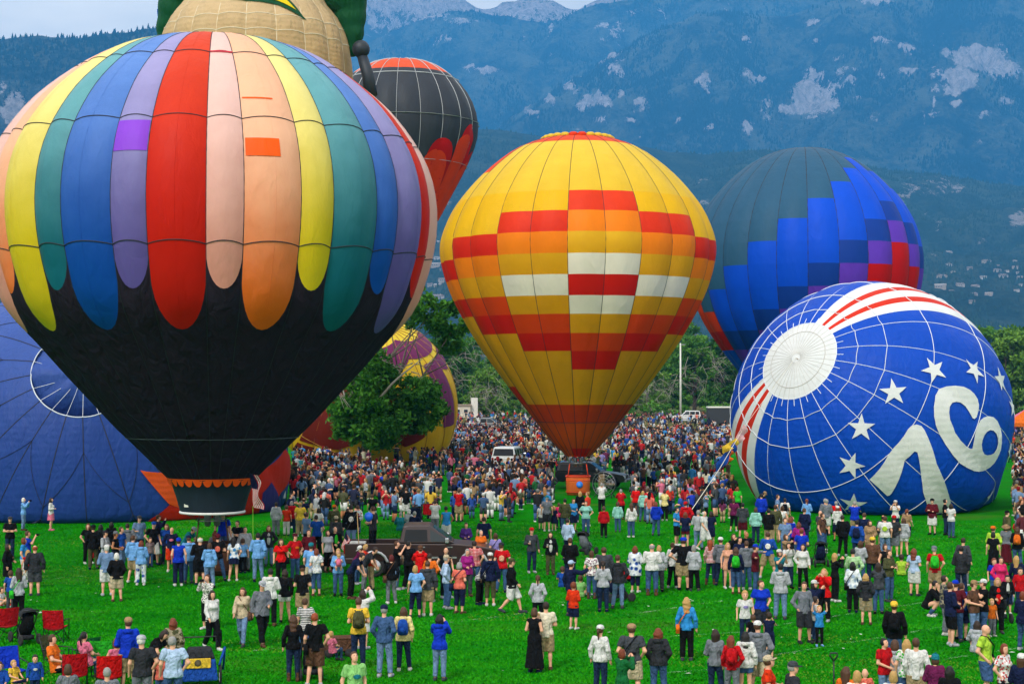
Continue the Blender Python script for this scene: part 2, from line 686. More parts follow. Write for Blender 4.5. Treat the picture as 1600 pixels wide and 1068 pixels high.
ROCKC = (0.50, 0.45, 0.44)
FM_A = forest_mat('foothill_scrub', (0.024, 0.046, 0.028), (0.070, 0.098, 0.056), ROCKC, 0.8)
FM_B = forest_mat('mountain_forest', (0.005, 0.011, 0.009), (0.105, 0.115, 0.075), ROCKC, 1.0)
FM_D = forest_mat('summit_rock', (0.03, 0.04, 0.03), (0.06, 0.065, 0.05), (0.42, 0.38, 0.40), 1.0)
hillA = hill('foothill', [(-700, 330), (0, 330), (500, 300), (640, 240), (745, 195), (800, 205), (900, 218), (1000, 232), (1100, 242), (1200, 232),
                          (1300, 250), (1400, 268), (1500, 280), (1600, 290), (2300, 300)],
             1300, 5600, 1.9, 340, 110, 85, 520, FM_A, [(1590, 345, 20, 12, .8), (1500, 300, 20, 8, .6), (1100, 285, 12, 5, .6), (800, 260, 30, 5, .6)],
             (0.5, 330, 80), label='hazy scrub covered foothill below the mountain', seed=11, back=0.15)
hillE = hill('forest_ridge', [(-700, 20), (0, 62), (60, 56), (130, 60), (180, 50), (250, 40), (330, 20), (420, 40), (560, 130), (640, 210), (720, 300), (800, 360), (2300, 700)],
             3900, 6000, 1.2, 320, 90, 150, 840, FM_B, [(20, 170, 30, 30, .85), (0, 140, 20, 12, .7), (40, 200, 20, 20, .6)], label='dark forest ridge on the left', seed=23, x1=1000)
hillB = hill('mountain', [(-700, 420), (560, 330), (700, 280), (760, 215), (800, 185), (850, 150), (940, 100), (1000, 60), (1090, 25), (1150, 20),
                          (1230, 28), (1310, 0), (1400, -40), (1600, -60), (2300, -40)],
             6400, 9400, 1.15, 760, 210, 300, 1150, FM_B,
             [(1262, 150, 26, 22, 1.3), (1250, 172, 34, 10, 1.3), (1285, 165, 22, 16, .95), (1225, 172, 14, 8, .9), (1530, 95, 46, 20, 1.3), (1500, 125, 28, 18, 1.3), (1560, 110, 34, 16, 1.2), (1490, 145, 18, 10, 1.0),
              (1478, 88, 8, 12, .9), (1375, 68, 22, 7, .9), (1415, 78, 16, 9, 1.0), (1420, 112, 16, 8, .9), (1185, 128, 14, 8, .95), (1165, 62, 12, 7, .9), (1168, 200, 12, 10, .9),
              (1375, 122, 12, 6, .8), (815, 165, 18, 9, 1.0), (830, 178, 14, 6, .9), (860, 160, 12, 8, .9), (910, 168, 14, 8, .95), (945, 160, 12, 12, .95), (970, 150, 8, 6, .8),
              (940, 190, 16, 6, .9), (985, 190, 12, 6, .8), (955, 88, 10, 8, .9), (935, 98, 10, 4, .8), (1460, 160, 5, 10, .9), (1495, 165, 10, 6, .8), (1275, 70, 10, 5, .8),
              (1270, 35, 16, 6, .8), (1370, 2, 30, 8, .9), (1340, 155, 10, 4, .7), (1310, 92, 12, 5, .7), (1110, 200, 14, 8, .7), (1060, 190, 10, 6, .7)],
             (0.72, 135, 80), label='steep forested mountain with pale granite crags', seed=31)
hillC = hill('back_mountain', [(-700, 230), (0, 190), (330, 110), (430, 70), (560, 75), (640, 40), (700, 22), (750, 18), (800, 30), (850, 40), (890, 25), (930, 8), (990, -5), (1040, -12),
                               (1090, -30), (1300, -60), (2300, -60)],
             8000, 11000, 1.0, 420, 120, 300, 1300, FM_B,
             [(760, 112, 22, 6, 1.0), (735, 108, 14, 5, .9), (720, 35, 30, 6, .8), (690, 62, 25, 6, .7), (860, 45, 8, 12, .8), (875, 28, 12, 8, .8), (590, 45, 40, 12, .8), (650, 25, 60, 10, .9), (560, 30, 50, 20, .9)],
             (0.55, 40, 50), label='blue wooded mountain behind the balloons', seed=41)
hillD = hill('summit', [(-700, 260), (200, 170), (340, 60), (500, -20), (600, -30), (680, -20), (740, 10), (760, 14), (790, 0), (830, -4), (870, 9), (905, 14), (935, 2), (960, -15), (1040, -50), (1120, -40),
                        (1200, -10), (1300, -30), (2300, -30)],
             11200, 14300, 1.0, 300, 80, 280, 1500, FM_D, [(800, 5, 700, 60, .75)], label='bare grey summit in the far distance', seed=53, back=0.1)

# conifers on the slopes: one far-off wood
def conifers(name, hl, n, hmin, hmax, dens, mat, seed, vmin=0.0, label=None):
    verts, F, rock, nu, nv = hl
    rg = np.random.default_rng(seed)
    c = verts[F].mean(1)
    fr = rock[F].mean(1)
    pp = project(c)
    a = np.linalg.norm(np.cross(verts[F[:, 2]] - verts[F[:, 0]], verts[F[:, 3]] - verts[F[:, 1]]), axis=1)
    ok = (pp[:, 0] > -160) & (pp[:, 0] < 1760) & (pp[:, 1] > -60)
    nz = fbm(np.stack([c[:, 0] / 260, c[:, 1] / 260, c[:, 0] * 0], 1), 5, seed, .6)
    w = a * ok * np.clip((nz - 0.5 + dens) * 4, 0.03, 1) * np.clip(1.0 - fr * 1.5, 0, 1)
    pick = rg.choice(len(F), n, p=w / w.sum())
    s, t = rg.random(n)[:, None], rg.random(n)[:, None]
    q = verts[F[pick]]
    base = (q[:, 0] * (1 - s) + q[:, 1] * s) * (1 - t) + (q[:, 3] * (1 - s) + q[:, 2] * s) * t
    h = rg.uniform(hmin, hmax, n)
    r = h * rg.uniform(0.2, 0.34, n)
    k = 5
    ang = rg.random(n)[:, None] * 6.28 + np.arange(k)[None] * 2 * math.pi / k
    ring = np.stack([base[:, None, 0] + r[:, None] * np.cos(ang), base[:, None, 1] + r[:, None] * np.sin(ang), np.repeat(base[:, None, 2] - 0.5 + h[:, None] * 0.1, k, 1)], -1)
    tip = base + np.stack([rg.normal(0, .3, n), rg.normal(0, .3, n), h], 1)
    V = np.concatenate([ring, tip[:, None]], 1).reshape(-1, 3)
    o = np.arange(n)[:, None] * (k + 1)
    Fs = np.concatenate([np.stack([o[:, 0] + i, o[:, 0] + (i + 1) % k, o[:, 0] + k], 1) for i in range(k)])
    ob = link(name, mesh_data(name, V, Fs, False, [mat]))
    tag(ob, label, kind='stuff')


PINE = plain('pine_needles', (0.007, 0.016, 0.009), 0.95, vary=0.5, scale=0.02, spec=0.05)
SCRUB = plain('scrub_oak', (0.028, 0.054, 0.030), 0.95, vary=0.5, scale=0.03, spec=0.05)
conifers('foothill_wood', hillA, 42000, 6, 13, 0.12, SCRUB, 5, label='dark scrub and pines covering the foothill')
conifers('ridge_forest', hillE, 26000, 13, 23, 0.35, PINE, 6, label='dense pines on the left ridge')
conifers('mountain_forest', hillB, 95000, 13, 27, 0.06, PINE, 7, label='dense pines covering the mountain side')
conifers('back_forest', hillC, 45000, 16, 30, 0.08, PINE, 8, label='far blue pines on the back mountain')

# the air: one closed box of thin blue haze round the camera, the ground and every hill
hz = MB().box((0, 8000, 1220), (30000, 18400, 2442))
m, N, L, out = new_mat('haze')
pv = N.new('ShaderNodeVolumePrincipled')
pv.inputs['Color'].default_value = (0.07, 0.42, 1.0, 1)
pv.inputs['Density'].default_value = 0.000112
pv.inputs['Anisotropy'].default_value = 0.0
L.new(pv.outputs['Volume'], out.inputs['Volume'])
tag(hz.build('haze', m, smooth=False), kind='stuff')
# ------------------------------------------------------------------ balloons
BLACKN = H('15202b')
TAPE_D = plain('dark_load_tape', H('20222a'), 0.7)
TAPE_W = plain('white_load_tape', H('d5dae0'), 0.7)
STEEL = plain('burner_steel', H('8a8d90'), 0.35, 0.8)
WICKER = plain('wicker', H('7a4a1e'), 0.8, vary=0.4, scale=25, bump=0.8, bscale=60)
LEATHER = plain('basket_trim', H('3a2412'), 0.6)
CABLE = plain('cable', H('30322f'), 0.6)


class Env:
    """A balloon envelope: profile (radius, height) from crown to mouth, gore edges in azimuth (0 faces the camera, + to the right)."""

    def __init__(self, prof, edges, bulge, xf=None):
        p = np.array(prof, float)
        # Catmull-Rom through the profile, then resampled by arc length
        q = np.vstack([p[0] * [-1, 1] + [2 * 0, 0] if p[0, 0] > 0 else p[0] * 2 - p[1], p, p[-1] * 2 - p[-2]])
        if p[0, 0] == 0:
            q[0] = [-p[1, 0], p[1, 1]]
        out = []
        for i in range(1, len(q) - 2):
            for s in np.linspace(0, 1, 24, endpoint=False):
                a, b, c, d = q[i - 1], q[i], q[i + 1], q[i + 2]
                out.append(0.5 * (2 * b + (c - a) * s + (2 * a - 5 * b + 4 * c - d) * s * s + (3 * b - a - 3 * c + d) * s ** 3))
        out.append(p[-1])
        out = np.array(out)
        out[:, 0] = np.maximum(out[:, 0], 0)
        L_ = np.concatenate([[0], np.cumsum(np.linalg.norm(np.diff(out, axis=0), axis=1))])
        self.len = L_[-1]
        self.s = L_ / L_[-1]
        self.r, self.z = out[:, 0], out[:, 1]
        self.edges = np.radians(np.array(edges, float))
        self.n = len(edges) - 1
        self.bulge = bulge
        self.xf = xf or (lambda P: P)

    def local(self, az, t, off=0.0, flat=False):
        az = np.asarray(az, float)
        t = np.asarray(t, float)
        az, t = np.broadcast_arrays(az, t)
        lo = self.edges[0]
        a = (az - lo) % (2 * math.pi) + lo
        g = np.clip(np.searchsorted(self.edges, a + 1e-9, 'right') - 1, 0, self.n - 1)
        w = self.edges[g + 1] - self.edges[g]
        u = np.clip((a - self.edges[g]) / w, 0, 1)
        r = np.interp(t, self.s, self.r)
        z = np.interp(t, self.s, self.z)
        if not flat:
            sh = np.clip(np.sin(np.pi * np.clip(t, 0, 1)), 0, 1) ** 0.6
            r = r + self.bulge * r * w * 4 * u * (1 - u) * sh
        e = 1e-3
        dr = np.interp(t + e, self.s, self.r) - np.interp(t - e, self.s, self.r)
        dz = np.interp(t + e, self.s, self.z) - np.interp(t - e, self.s, self.z)
        nl = np.hypot(dr, dz) + 1e-12
        r = r + off * (-dz / nl)
        z = z + off * (dr / nl)
        return np.stack([r * np.sin(az), -r * np.cos(az), z], -1)

    def pos(self, az, t, off=0.0, flat=False):
        P = self.local(az, t, off, flat)
        sh = P.shape
        return self.xf(P.reshape(-1, 3)).reshape(sh)

    def grid(self, az, T, off=0.0):
        """az (nu,), T (nv,nu): verts and quads."""
        T = np.asarray(T, float)
        A = np.broadcast_to(np.asarray(az)[None], T.shape)
        # keep azimuth a hair inside the gore so that both edges use this gore's own curve
        P = self.pos(A, T, off)
        nv, nu = T.shape
        J, I = np.meshgrid(np.arange(nv - 1), np.arange(nu - 1), indexing='ij')
        F = np.stack([J * nu + I, (J + 1) * nu + I, (J + 1) * nu + I + 1, J * nu + I + 1], -1).reshape(-1, 4)
        return P.reshape(-1, 3), F

    def panel(self, name, g, t0, t1, mat, parent, nu=6, nv=6, off=0.0, u0=0.0, u1=1.0):
        a0, a1 = self.edges[g], self.edges[g + 1]
        u = u0 + (u1 - u0) * (0.5 - 0.5 * np.cos(np.linspace(0, np.pi, nu + 1))) if nu > 6 else np.linspace(u0, u1, nu + 1)
        az = a0 + (a1 - a0) * np.clip(u, 1e-6, 1 - 1e-6)
        T0 = t0(u) if callable(t0) else np.full(nu + 1, t0)
        T1 = t1(u) if callable(t1) else np.full(nu + 1, t1)
        k = np.linspace(0, 1, nv + 1)[:, None]
        V, F = self.grid(az, T0 * (1 - k) + T1 * k, off)
        return link(name, mesh_data(name, V, F, True, [mat]), parent)

    def tape(self, name, az, t0, t1, w, mat, parent, n=40, off=0.02):
        """A meridian tape along azimuth az (radians)."""
        T = np.linspace(t0, t1, n)
        r = np.maximum(np.interp(T, self.s, self.r), 0.15)
        vs = []
        for sgn, o in ((-1, off * 0.3), (0, off), (1, off * 0.3)):
            vs.append(self.pos(az + sgn * w / 2 / r, T, o, flat=True))
        V = np.stack(vs, 1).reshape(-1, 3)
        F = np.array([(i * 3 + k, i * 3 + 3 + k, i * 3 + 4 + k, i * 3 + 1 + k) for i in range(n - 1) for k in (0, 1)])
        return link(name, mesh_data(name, V, F, True, [mat]), parent)

    def hoop(self, name, t, w, mat, parent, a0=-180, a1=180, per=10, off=0.03, sag=0.0):
        """A horizontal tape right round the envelope; sag makes it scallop between the gores."""
        vs = []
        azs = []
        for g in range(self.n):
            lo, hi = self.edges[g], self.edges[g + 1]
            azs += list(lo + (hi - lo) * np.linspace(0, 1, per, endpoint=False))
        azs = np.array(azs + [self.edges[-1]])
        u = (np.arange(len(azs)) % per) / per
        T = t - sag * 4 * u * (1 - u) / self.len
        dt = w / 2 / self.len
        P = np.stack([self.pos(azs, T - dt, off * .3), self.pos(azs, T, off), self.pos(azs, T + dt, off * .3)], 1).reshape(-1, 3)
        n = len(azs)
        F = np.array([(i * 3 + k, i * 3 + 1 + k, i * 3 + 4 + k, i * 3 + 3 + k) for i in range(n - 1) for k in (0, 1)])
        return link(name, mesh_data(name, P, F, True, [mat]), parent)

    def decal(self, name, poly, az_c, t_c, mat, parent, off=0.03, rot=0.0, maxlen=0.35, holes=None):
        """A cloth shape sewn on the fabric. poly in metres: x along the azimuth to the right, y towards the crown."""
        import bmesh
        from mathutils.geometry import tessellate_polygon
        loops = [[Vector((p[0], p[1], 0)) for p in poly]]
        for h in holes or []:
            loops.append([Vector((p[0], p[1], 0)) for p in h])
        flat = [v for lp in loops for v in lp]
        tris = tessellate_polygon(loops)
        bm = bmesh.new()
        bv = [bm.verts.new(v) for v in flat]
        for t in tris:
            try:
                bm.faces.new([bv[i] for i in t])
            except ValueError:
                pass
        for _ in range(7):
            ed = [e for e in bm.edges if e.calc_length() > maxlen]
            if not ed:
                break
            bmesh.ops.subdivide_edges(bm, edges=ed, cuts=1, use_grid_fill=False)
            bmesh.ops.triangulate(bm, faces=bm.faces[:])
        bm.verts.ensure_lookup_table()
        q = np.array([(v.co.x, v.co.y) for v in bm.verts])
        F = np.array([[v.index for v in f.verts] for f in bm.faces])
        bm.free()
        c, s = math.cos(rot), math.sin(rot)
        x, y = q[:, 0] * c - q[:, 1] * s, q[:, 0] * s + q[:, 1] * c
        t = t_c - y / self.len
        r = np.maximum(np.interp(t, self.s, self.r), 0.3)
        V = self.pos(az_c + x / r, t, off)
        n = np.cross(V[F[:, 1]] - V[F[:, 0]], V[F[:, 2]] - V[F[:, 0]])
        return link(name, mesh_data(name, V, F, True, [mat]), parent)


def even(n, first):
    return [first + 360.0 / n * i for i in range(n + 1)]


def face_camera(x, y):
    return -math.atan2(x, y)


def balloon_root(name, px, D, label, extra_rot=0.0, z=0.0):
    x = (px - 800) / FPX * D * math.cos(0)
    r = empty(name, (x, D, z), face_camera(x, D) + extra_rot)
    tag(r, label, 'hot air balloon', 'hot air balloons at the festival')
    return r


def t_front(env, root, py):
    """Profile parameter whose camera-facing point shows at photograph row py."""
    ts = np.linspace(0.02, 1, 600)
    P = env.pos(np.zeros(600), ts, flat=True)
    R = np.array(Matrix.Rotation(root.rotation_euler[2], 3, 'Z'))
    W = P @ R.T + np.array(root.location)
    y = project(W)[:, 1]
    i0 = int(np.argmin(y))
    return float(np.interp(py, y[i0:], ts[i0:]))


def basket(root, cx, cy, z0, mouth_z, mouth_r, mat, s=1.25, h=1.15, cables=8, burners=2, trim=LEATHER):
    """Wicker basket, burner frame and suspension cables under an envelope."""
    b = MB()
    n = 18
    # slightly flared wall with a rounded-square plan, open at the top
    def ringpts(k, z):
        out = []
        for i in range(n):
            a = 2 * math.pi * i / n
            c, s_ = math.cos(a), math.sin(a)
            q = (abs(c) ** 5 + abs(s_) ** 5) ** (-1 / 5)
            out.append((cx + s / 2 * k * q * c, cy + s / 2 * k * q * s_, z0 + z))
        return out
    rows = [(0.93, 0.02), (0.96, h * .3), (1.0, h * .65), (1.0, h), (0.93, h), (0.9, h * .5), (0.86, 0.08)]
    vs = [p for k, z in rows for p in ringpts(k, z)]
    fs = [(i * n + j, i * n + (j + 1) % n, (i + 1) * n + (j + 1) % n, (i + 1) * n + j) for i in range(len(rows) - 1) for j in range(n)]
    fs += [tuple(range(n - 1, -1, -1)), tuple((len(rows) - 1) * n + j for j in range(n))]
    b.add(vs, fs)
    bk = b.build('basket', mat, root)
    MB().tube([*ringpts(1.0, h + .03), ringpts(1.0, h + .03)[0]], 0.05, 6, False).build('basket_rim', trim, bk)
    m = MB()
    for k in (0.18, 0.82):
        m.tube([*ringpts(1.005, h * k), ringpts(1.005, h * k)[0]], 0.022, 4, False)
    m.build('leather_band', trim, bk)
    fz = z0 + 2.1
    for sx in (-1, 1):
        for sy in (-1, 1):
            MB().tube([(cx + sx * s * .42, cy + sy * s * .42, z0 + h), (cx + sx * s * .34, cy + sy * s * .34, fz)], 0.035, 6).build('upright', trim, root)
    f = MB()
    c4 = [(cx + a * s * .36, cy + c * s * .36, fz) for a, c in ((-1, -1), (1, -1), (1, 1), (-1, 1), (-1, -1))]
    f.tube(c4, 0.03, 6)
    f.build('burner_frame', STEEL, root)
    for k in range(burners):
        x = cx + (k - (burners - 1) / 2) * 0.36
        bu = MB()
        bu.lathe([(0.05, -.25), (0.12, -.2), (0.13, 0.1), (0.16, 0.34), (0.15, 0.36), (0.11, .14)], 12, (x, cy, fz))
        for q in range(3):
            bu.lathe([(0.135, .02 + q * .09), (0.15, .04 + q * .09), (0.135, .06 + q * .09)], 12, (x, cy, fz), cap=False)
        bu.build('burner', STEEL, root)
    for k in range(cables):
        a = 2 * math.pi * (k + .5) / cables
        c0 = c4[int(((a / (math.pi / 2)) + 2) % 4)]
        MB().tube([c0, (mouth_r * math.cos(a), mouth_r * math.sin(a), mouth_z)], 0.012, 4).build('suspension_cable', CABLE, root)
    return bk


# ===== 1. the big striped balloon
D1 = 62.2
r1 = balloon_root('hot_air_balloon', 333, D1, 'huge hot air balloon with rainbow coloured tongues over a black lower half')
S1 = FPX / D1
prof1 = [(0, 20.75), (1.4, 20.72), (2.8, 20.48), (4.15, 19.95), (5.3, 19.2), (6.6, 18.05), (7.6, 16.7), (8.15, 15.5), (8.38, 14.2), (8.33, 12.9), (8.05, 11.6), (7.5, 10.15), (6.4, 8.85),
         (5.3, 7.55), (4.5, 6.65), (3.75, 5.8), (3.2, 5.25), (2.7, 4.75), (2.2, 4.25), (1.72, 3.76)]
# wide and narrow gores alternate: 16 pairs
edges1 = []
a = -60.6
for k in range(16):
    edges1 += [a, a + 13.8]
    a += 360 / 16
edges1.append(edges1[0] + 360)
e1 = Env(prof1, edges1, 0.15)
NAV = nylon('black_navy_nylon', H('2c2530'), rough=0.5, trans=0.05, wrinkle=0.8, wscale=(1.6, 1.6, .25))
_np = [q for q in NAV.node_tree.nodes if q.type == 'BSDF_PRINCIPLED'][0]     # dull coated cloth
_np.inputs['Specular IOR Level'].default_value = .03
_np.inputs['Roughness'].default_value = .8
cols1 = {  # paler tops: real bleaching plus overhead light painted into the colour
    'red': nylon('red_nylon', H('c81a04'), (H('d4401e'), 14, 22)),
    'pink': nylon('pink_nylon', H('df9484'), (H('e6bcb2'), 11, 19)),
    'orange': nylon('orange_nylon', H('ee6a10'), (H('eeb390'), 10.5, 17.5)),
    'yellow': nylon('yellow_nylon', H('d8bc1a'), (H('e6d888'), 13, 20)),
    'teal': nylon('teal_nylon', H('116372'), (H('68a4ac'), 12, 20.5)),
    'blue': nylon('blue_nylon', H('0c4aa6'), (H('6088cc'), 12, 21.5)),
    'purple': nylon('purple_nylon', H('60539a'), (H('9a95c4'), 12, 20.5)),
}
order1 = ['red', 'pink', 'orange', 'yellow', 'teal', 'blue', 'purple']
tn = t_front(e1, r1, 451)
tw = t_front(e1, r1, 515)
t_cap = 0.035
for g in range(32):
    cname = order1[(g + 3) % 7] if g < 20 else order1[(g - 32 + 3) % 7]
    wide = g % 2 == 0
    tb = tw if wide else tn
    ta = tb - (2.3 if wide else 1.35) / e1.len

    def tend(u, ta=ta, tb=tb):
        return ta + (tb - ta) * np.sqrt(np.clip(1 - (2 * u - 1) ** 2, 0, 1))
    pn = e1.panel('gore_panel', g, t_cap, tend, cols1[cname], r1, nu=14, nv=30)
    e1.panel('lower_panel', g, tend, 1.0, NAV, r1, nu=14, nv=14)
    if wide:   # the wide gores have a faint seam down the middle
        am = (e1.edges[g] + e1.edges[g + 1]) / 2
        T = np.linspace(t_cap, tb - 0.01, 40)
        r_ = np.interp(T, e1.s, e1.r)
        Vm = np.stack([e1.pos(am - 0.012 / np.maximum(r_, .2), T, 0.004), e1.pos(am, T, 0.012), e1.pos(am + 0.012 / np.maximum(r_, .2), T, 0.004)], 1).reshape(-1, 3)
        Fm = np.array([(i * 3 + k, i * 3 + 3 + k, i * 3 + 4 + k, i * 3 + 1 + k) for i in range(39) for k in (0, 1)])
        link('centre_seam', mesh_data('centre_seam', Vm, Fm, True, [cols1[cname]]), pn)
    e1.tape('load_tape', e1.edges[g], 0.01, 1.0, 0.032, TAPE_D, r1, n=48)
cap = e1.panel('parachute_vent', 0, 0.0, t_cap + 0.006, NAV, r1, nu=4, nv=3, off=-0.05)
for g in range(1, 32):
    e1.panel('vent_panel', g, 0.0, t_cap + 0.006, NAV, cap, nu=4, nv=3, off=0.03 if g % 3 == 0 else -0.02)
for py in (82, 184, 381):
    e1.hoop('horizontal_tape', t_front(e1, r1, py), 0.038, TAPE_D, r1, sag=0.12)
e1.hoop('horizontal_tape', t_front(e1, r1, 687), 0.035, plain('grey_tape', H('4a5058'), .7), r1, sag=0.02)


def rect(w, h, n=1):
    return [(-w / 2, -h / 2), (w / 2, -h / 2), (w / 2, h / 2), (-w / 2, h / 2)]


gp = 3   # the purple gore left of the red one, with a brighter repair panel
g_list = [np.degrees(x) for x in e1.edges]
g_pur = int(np.searchsorted(g_list, -20) - 1)
e1.panel('repair_panel', g_pur, t_front(e1, r1, 189), t_front(e1, r1, 236), nylon('violet_patch', H('8a45d0')), r1, nu=8, nv=5, off=0.02, u0=0.02, u1=0.98)
g_or = int(np.searchsorted(g_list, 13) - 1)
PATCH = nylon('orange_patch', H('f05a0c'))
e1.panel('repair_panel', g_or, t_front(e1, r1, 214), t_front(e1, r1, 242), PATCH, r1, nu=6, nv=4, off=0.02, u0=0.03, u1=0.60)
e1.panel('repair_seam', g_or, t_front(e1, r1, 150.5), t_front(e1, r1, 152.5), PATCH, r1, nu=6, nv=1, off=0.02, u0=0.04, u1=0.62)
for (u, py) in ((0.27, 145), (0.62, 139), (0.86, 137), (0.64, 127), (0.88, 126), (0.86, 120), (0.72, 113)):
    az = e1.edges[g_or] + (e1.edges[g_or + 1] - e1.edges[g_or]) * u
    rr = random.uniform(.05, .09)
    e1.decal('repair_spot', [(rr * math.cos(q), rr * math.sin(q)) for q in np.linspace(0, 6.28, 9)[:-1]], az, t_front(e1, r1, py), PATCH, r1, off=0.025)
RED_SEAM = nylon('red_seam', H('c8283c'))
g_pk = int(np.searchsorted(g_list, 2) - 1)
e1.panel('repair_seam', g_pk, t_front(e1, r1, 80.5), t_front(e1, r1, 82.5), RED_SEAM, r1, nu=6, nv=1, off=0.03)
# skirt with an orange scalloped heading and a white rim
SK = nylon('skirt_cloth', H('232d36'), rough=0.55, trans=0.04)
sk = MB()
n = 28
rows = []
for (r_, z_) in ((1.72, 3.72), (1.52, 3.45), (1.38, 3.05), (1.28, 2.7), (1.22, 2.45)):
    rows += [(r_ * (1 + .012 * (i % 2)) * math.sin(2 * math.pi * i / n), -r_ * (1 + .012 * (i % 2)) * math.cos(2 * math.pi * i / n), z_) for i in range(n)]
sk.add(rows, [(i * n + j, (i + 1) * n + j, (i + 1) * n + (j + 1) % n, i * n + (j + 1) % n) for i in range(4) for j in range(n)])
sko = sk.build('skirt', SK, r1)
rim = MB()
rim.tube([(1.22 * math.sin(q), -1.22 * math.cos(q), 2.42) for q in np.linspace(0, 2 * math.pi, 40)], 0.055, 6, False)
rim.build('skirt_rim', plain('white_webbing', H('d8d8d4'), .7), sko)
for j in range(n):
    q0, q1 = 2 * math.pi * j / n, 2 * math.pi * (j + 1) / n
    pts = []
    for k in range(7):
        q = q0 + (q1 - q0) * k / 6
        d = 0.25 * math.sin(math.pi * k / 6) ** .5 + .05
        pts.append(((1.74 * math.sin(q), -1.74 * math.cos(q), 3.76), ((1.74 - d * .5) * math.sin(q) * 1.012, -(1.74 - d * .5) * math.cos(q) * 1.012, 3.76 - d)))
    vs = [p for pr in pts for p in pr]
    link('scallop', mesh_data('scallop', vs, np.array([(2 * k, 2 * k + 1, 2 * k + 3, 2 * k + 2) for k in range(6)]), True, [PATCH]), sko)
lab = MB().box((-0.98, -0.83, 2.75), (0.22, 0.02, 0.16), math.radians(-46))
lab.build('maker_label', plain('label_cloth', H('cfd0c0'), .8), sko, False)
basket(r1, 0, 0, 0.0, 2.45, 1.2, plain('brown_wicker', H('4e2a14'), 0.8, vary=.4, scale=25, bump=.8, bscale=60), s=1.5)

# ===== 2. the yellow and orange balloon
D2 = 106.3
r2 = balloon_root('hot_air_balloon', 903, D2, 'yellow hot air balloon with red orange and white stepped blocks, standing over the crowd')
S2 = FPX / D2
prof2 = [(0, 23.7), (1.6, 23.68), (2.6, 23.5), (4.0, 22.95), (5.3, 22.05), (6.6, 20.85), (7.9, 19.2), (8.6, 17.8), (8.95, 16.5), (8.85, 15.2), (8.35, 13.5), (7.55, 11.8), (6.55, 10.05),
         (5.3, 8.2), (4.05, 6.5), (2.9, 5.0), (1.75, 3.55), (0.95, 2.75), (0.8, 2.55)]
e2 = Env(prof2, even(24, -4 - 15 * 12 + 180 - 180), 0.10)
c2 = {  # upper cloth paler: light from the sky painted into the colour
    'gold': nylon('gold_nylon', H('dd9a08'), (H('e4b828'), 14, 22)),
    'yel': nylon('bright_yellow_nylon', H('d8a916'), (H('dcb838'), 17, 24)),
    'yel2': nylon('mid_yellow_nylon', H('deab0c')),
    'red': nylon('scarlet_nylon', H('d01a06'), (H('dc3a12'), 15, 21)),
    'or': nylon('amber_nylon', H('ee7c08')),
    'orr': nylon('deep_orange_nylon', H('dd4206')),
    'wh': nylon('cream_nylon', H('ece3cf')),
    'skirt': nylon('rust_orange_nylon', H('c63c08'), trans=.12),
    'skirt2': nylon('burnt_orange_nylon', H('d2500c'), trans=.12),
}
B2 = [t_front(e2, r2, y) for y in (297, 328, 361, 395, 428, 461, 490, 520, 548, 577)]
step = B2[1] - B2[0]
rowsT = [0.0, 0.03, 0.055, t_front(e2, r2, 219), t_front(e2, r2, 256), *B2, t_front(e2, r2, 604), t_front(e2, r2, 632), t_front(e2, r2, 660), t_front(e2, r2, 700), 1.0]


def col2(g, row):
    """g: gore counted from the seam at -4 degrees; row index into rowsT; B2 rows start at 5."""
    p = (g // 2)                      # pair number, 0 = centre pair
    if p > 5:
        p -= 12
    d = abs(p)
    k = row - 5 - min(d, 3)           # pattern slides one row down per pair
    if row <= 1:
        return 'red' if g % 4 in (0, 1) and d in (0, 3) else 'yel'
    if row == 2:
        return 'orr'
    if row == 3:
        return 'orr' if p in (-3, 3, 4) else 'yel'
    if row == 4:
        return 'yel'
    seq = {0: ['red', 'or', 'gold', 'wh', 'red', 'wh', 'gold', 'orr', 'red'],
           1: ['red', 'or', 'gold', 'wh', 'gold', 'orr', 'red'],
           2: ['red', 'or', 'gold', 'orr', 'red'],
           3: ['red', 'or', 'red']}.get(d)
    if row >= len(rowsT) - 3:
        return 'skirt' if row == len(rowsT) - 4 else ('skirt2' if row == len(rowsT) - 3 else 'red')
    if row == len(rowsT) - 4:
        return 'red' if d in (2, 3) and (g % 2 == (0 if p > 0 else 1) or d == 3) else 'gold'
    if row == len(rowsT) - 5:
        return 'red' if d >= 3 else 'gold'
    if seq and 0 <= k < len(seq):
        return seq[k]
    return 'yel2' if row < 7 else 'gold'


for g in range(24):
    gi = (g + 12) % 24                 # env gore index of pattern gore g
    vis = np.cos((e2.edges[gi] + e2.edges[gi + 1]) / 2) > -0.15
    for row in range(len(rowsT) - 1):
        t0, t1_ = rowsT[row], rowsT[row + 1]
        cn = col2(g, row)
        if row == len(rowsT) - 2:
            cn = 'skirt2' if g not in (0, 1, 23, 2) else 'red'
        if row == len(rowsT) - 3:
            cn = 'skirt2'
        if row == len(rowsT) - 4:
            cn = 'skirt'
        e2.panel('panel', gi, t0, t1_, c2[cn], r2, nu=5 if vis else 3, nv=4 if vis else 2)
    e2.tape('load_tape', e2.edges[gi], 0.01, 1.0, 0.036, TAPE_D, r2, n=40, off=0.025)
e2.hoop('horizontal_tape', rowsT[-3], 0.05, TAPE_D, r2, sag=0.0)
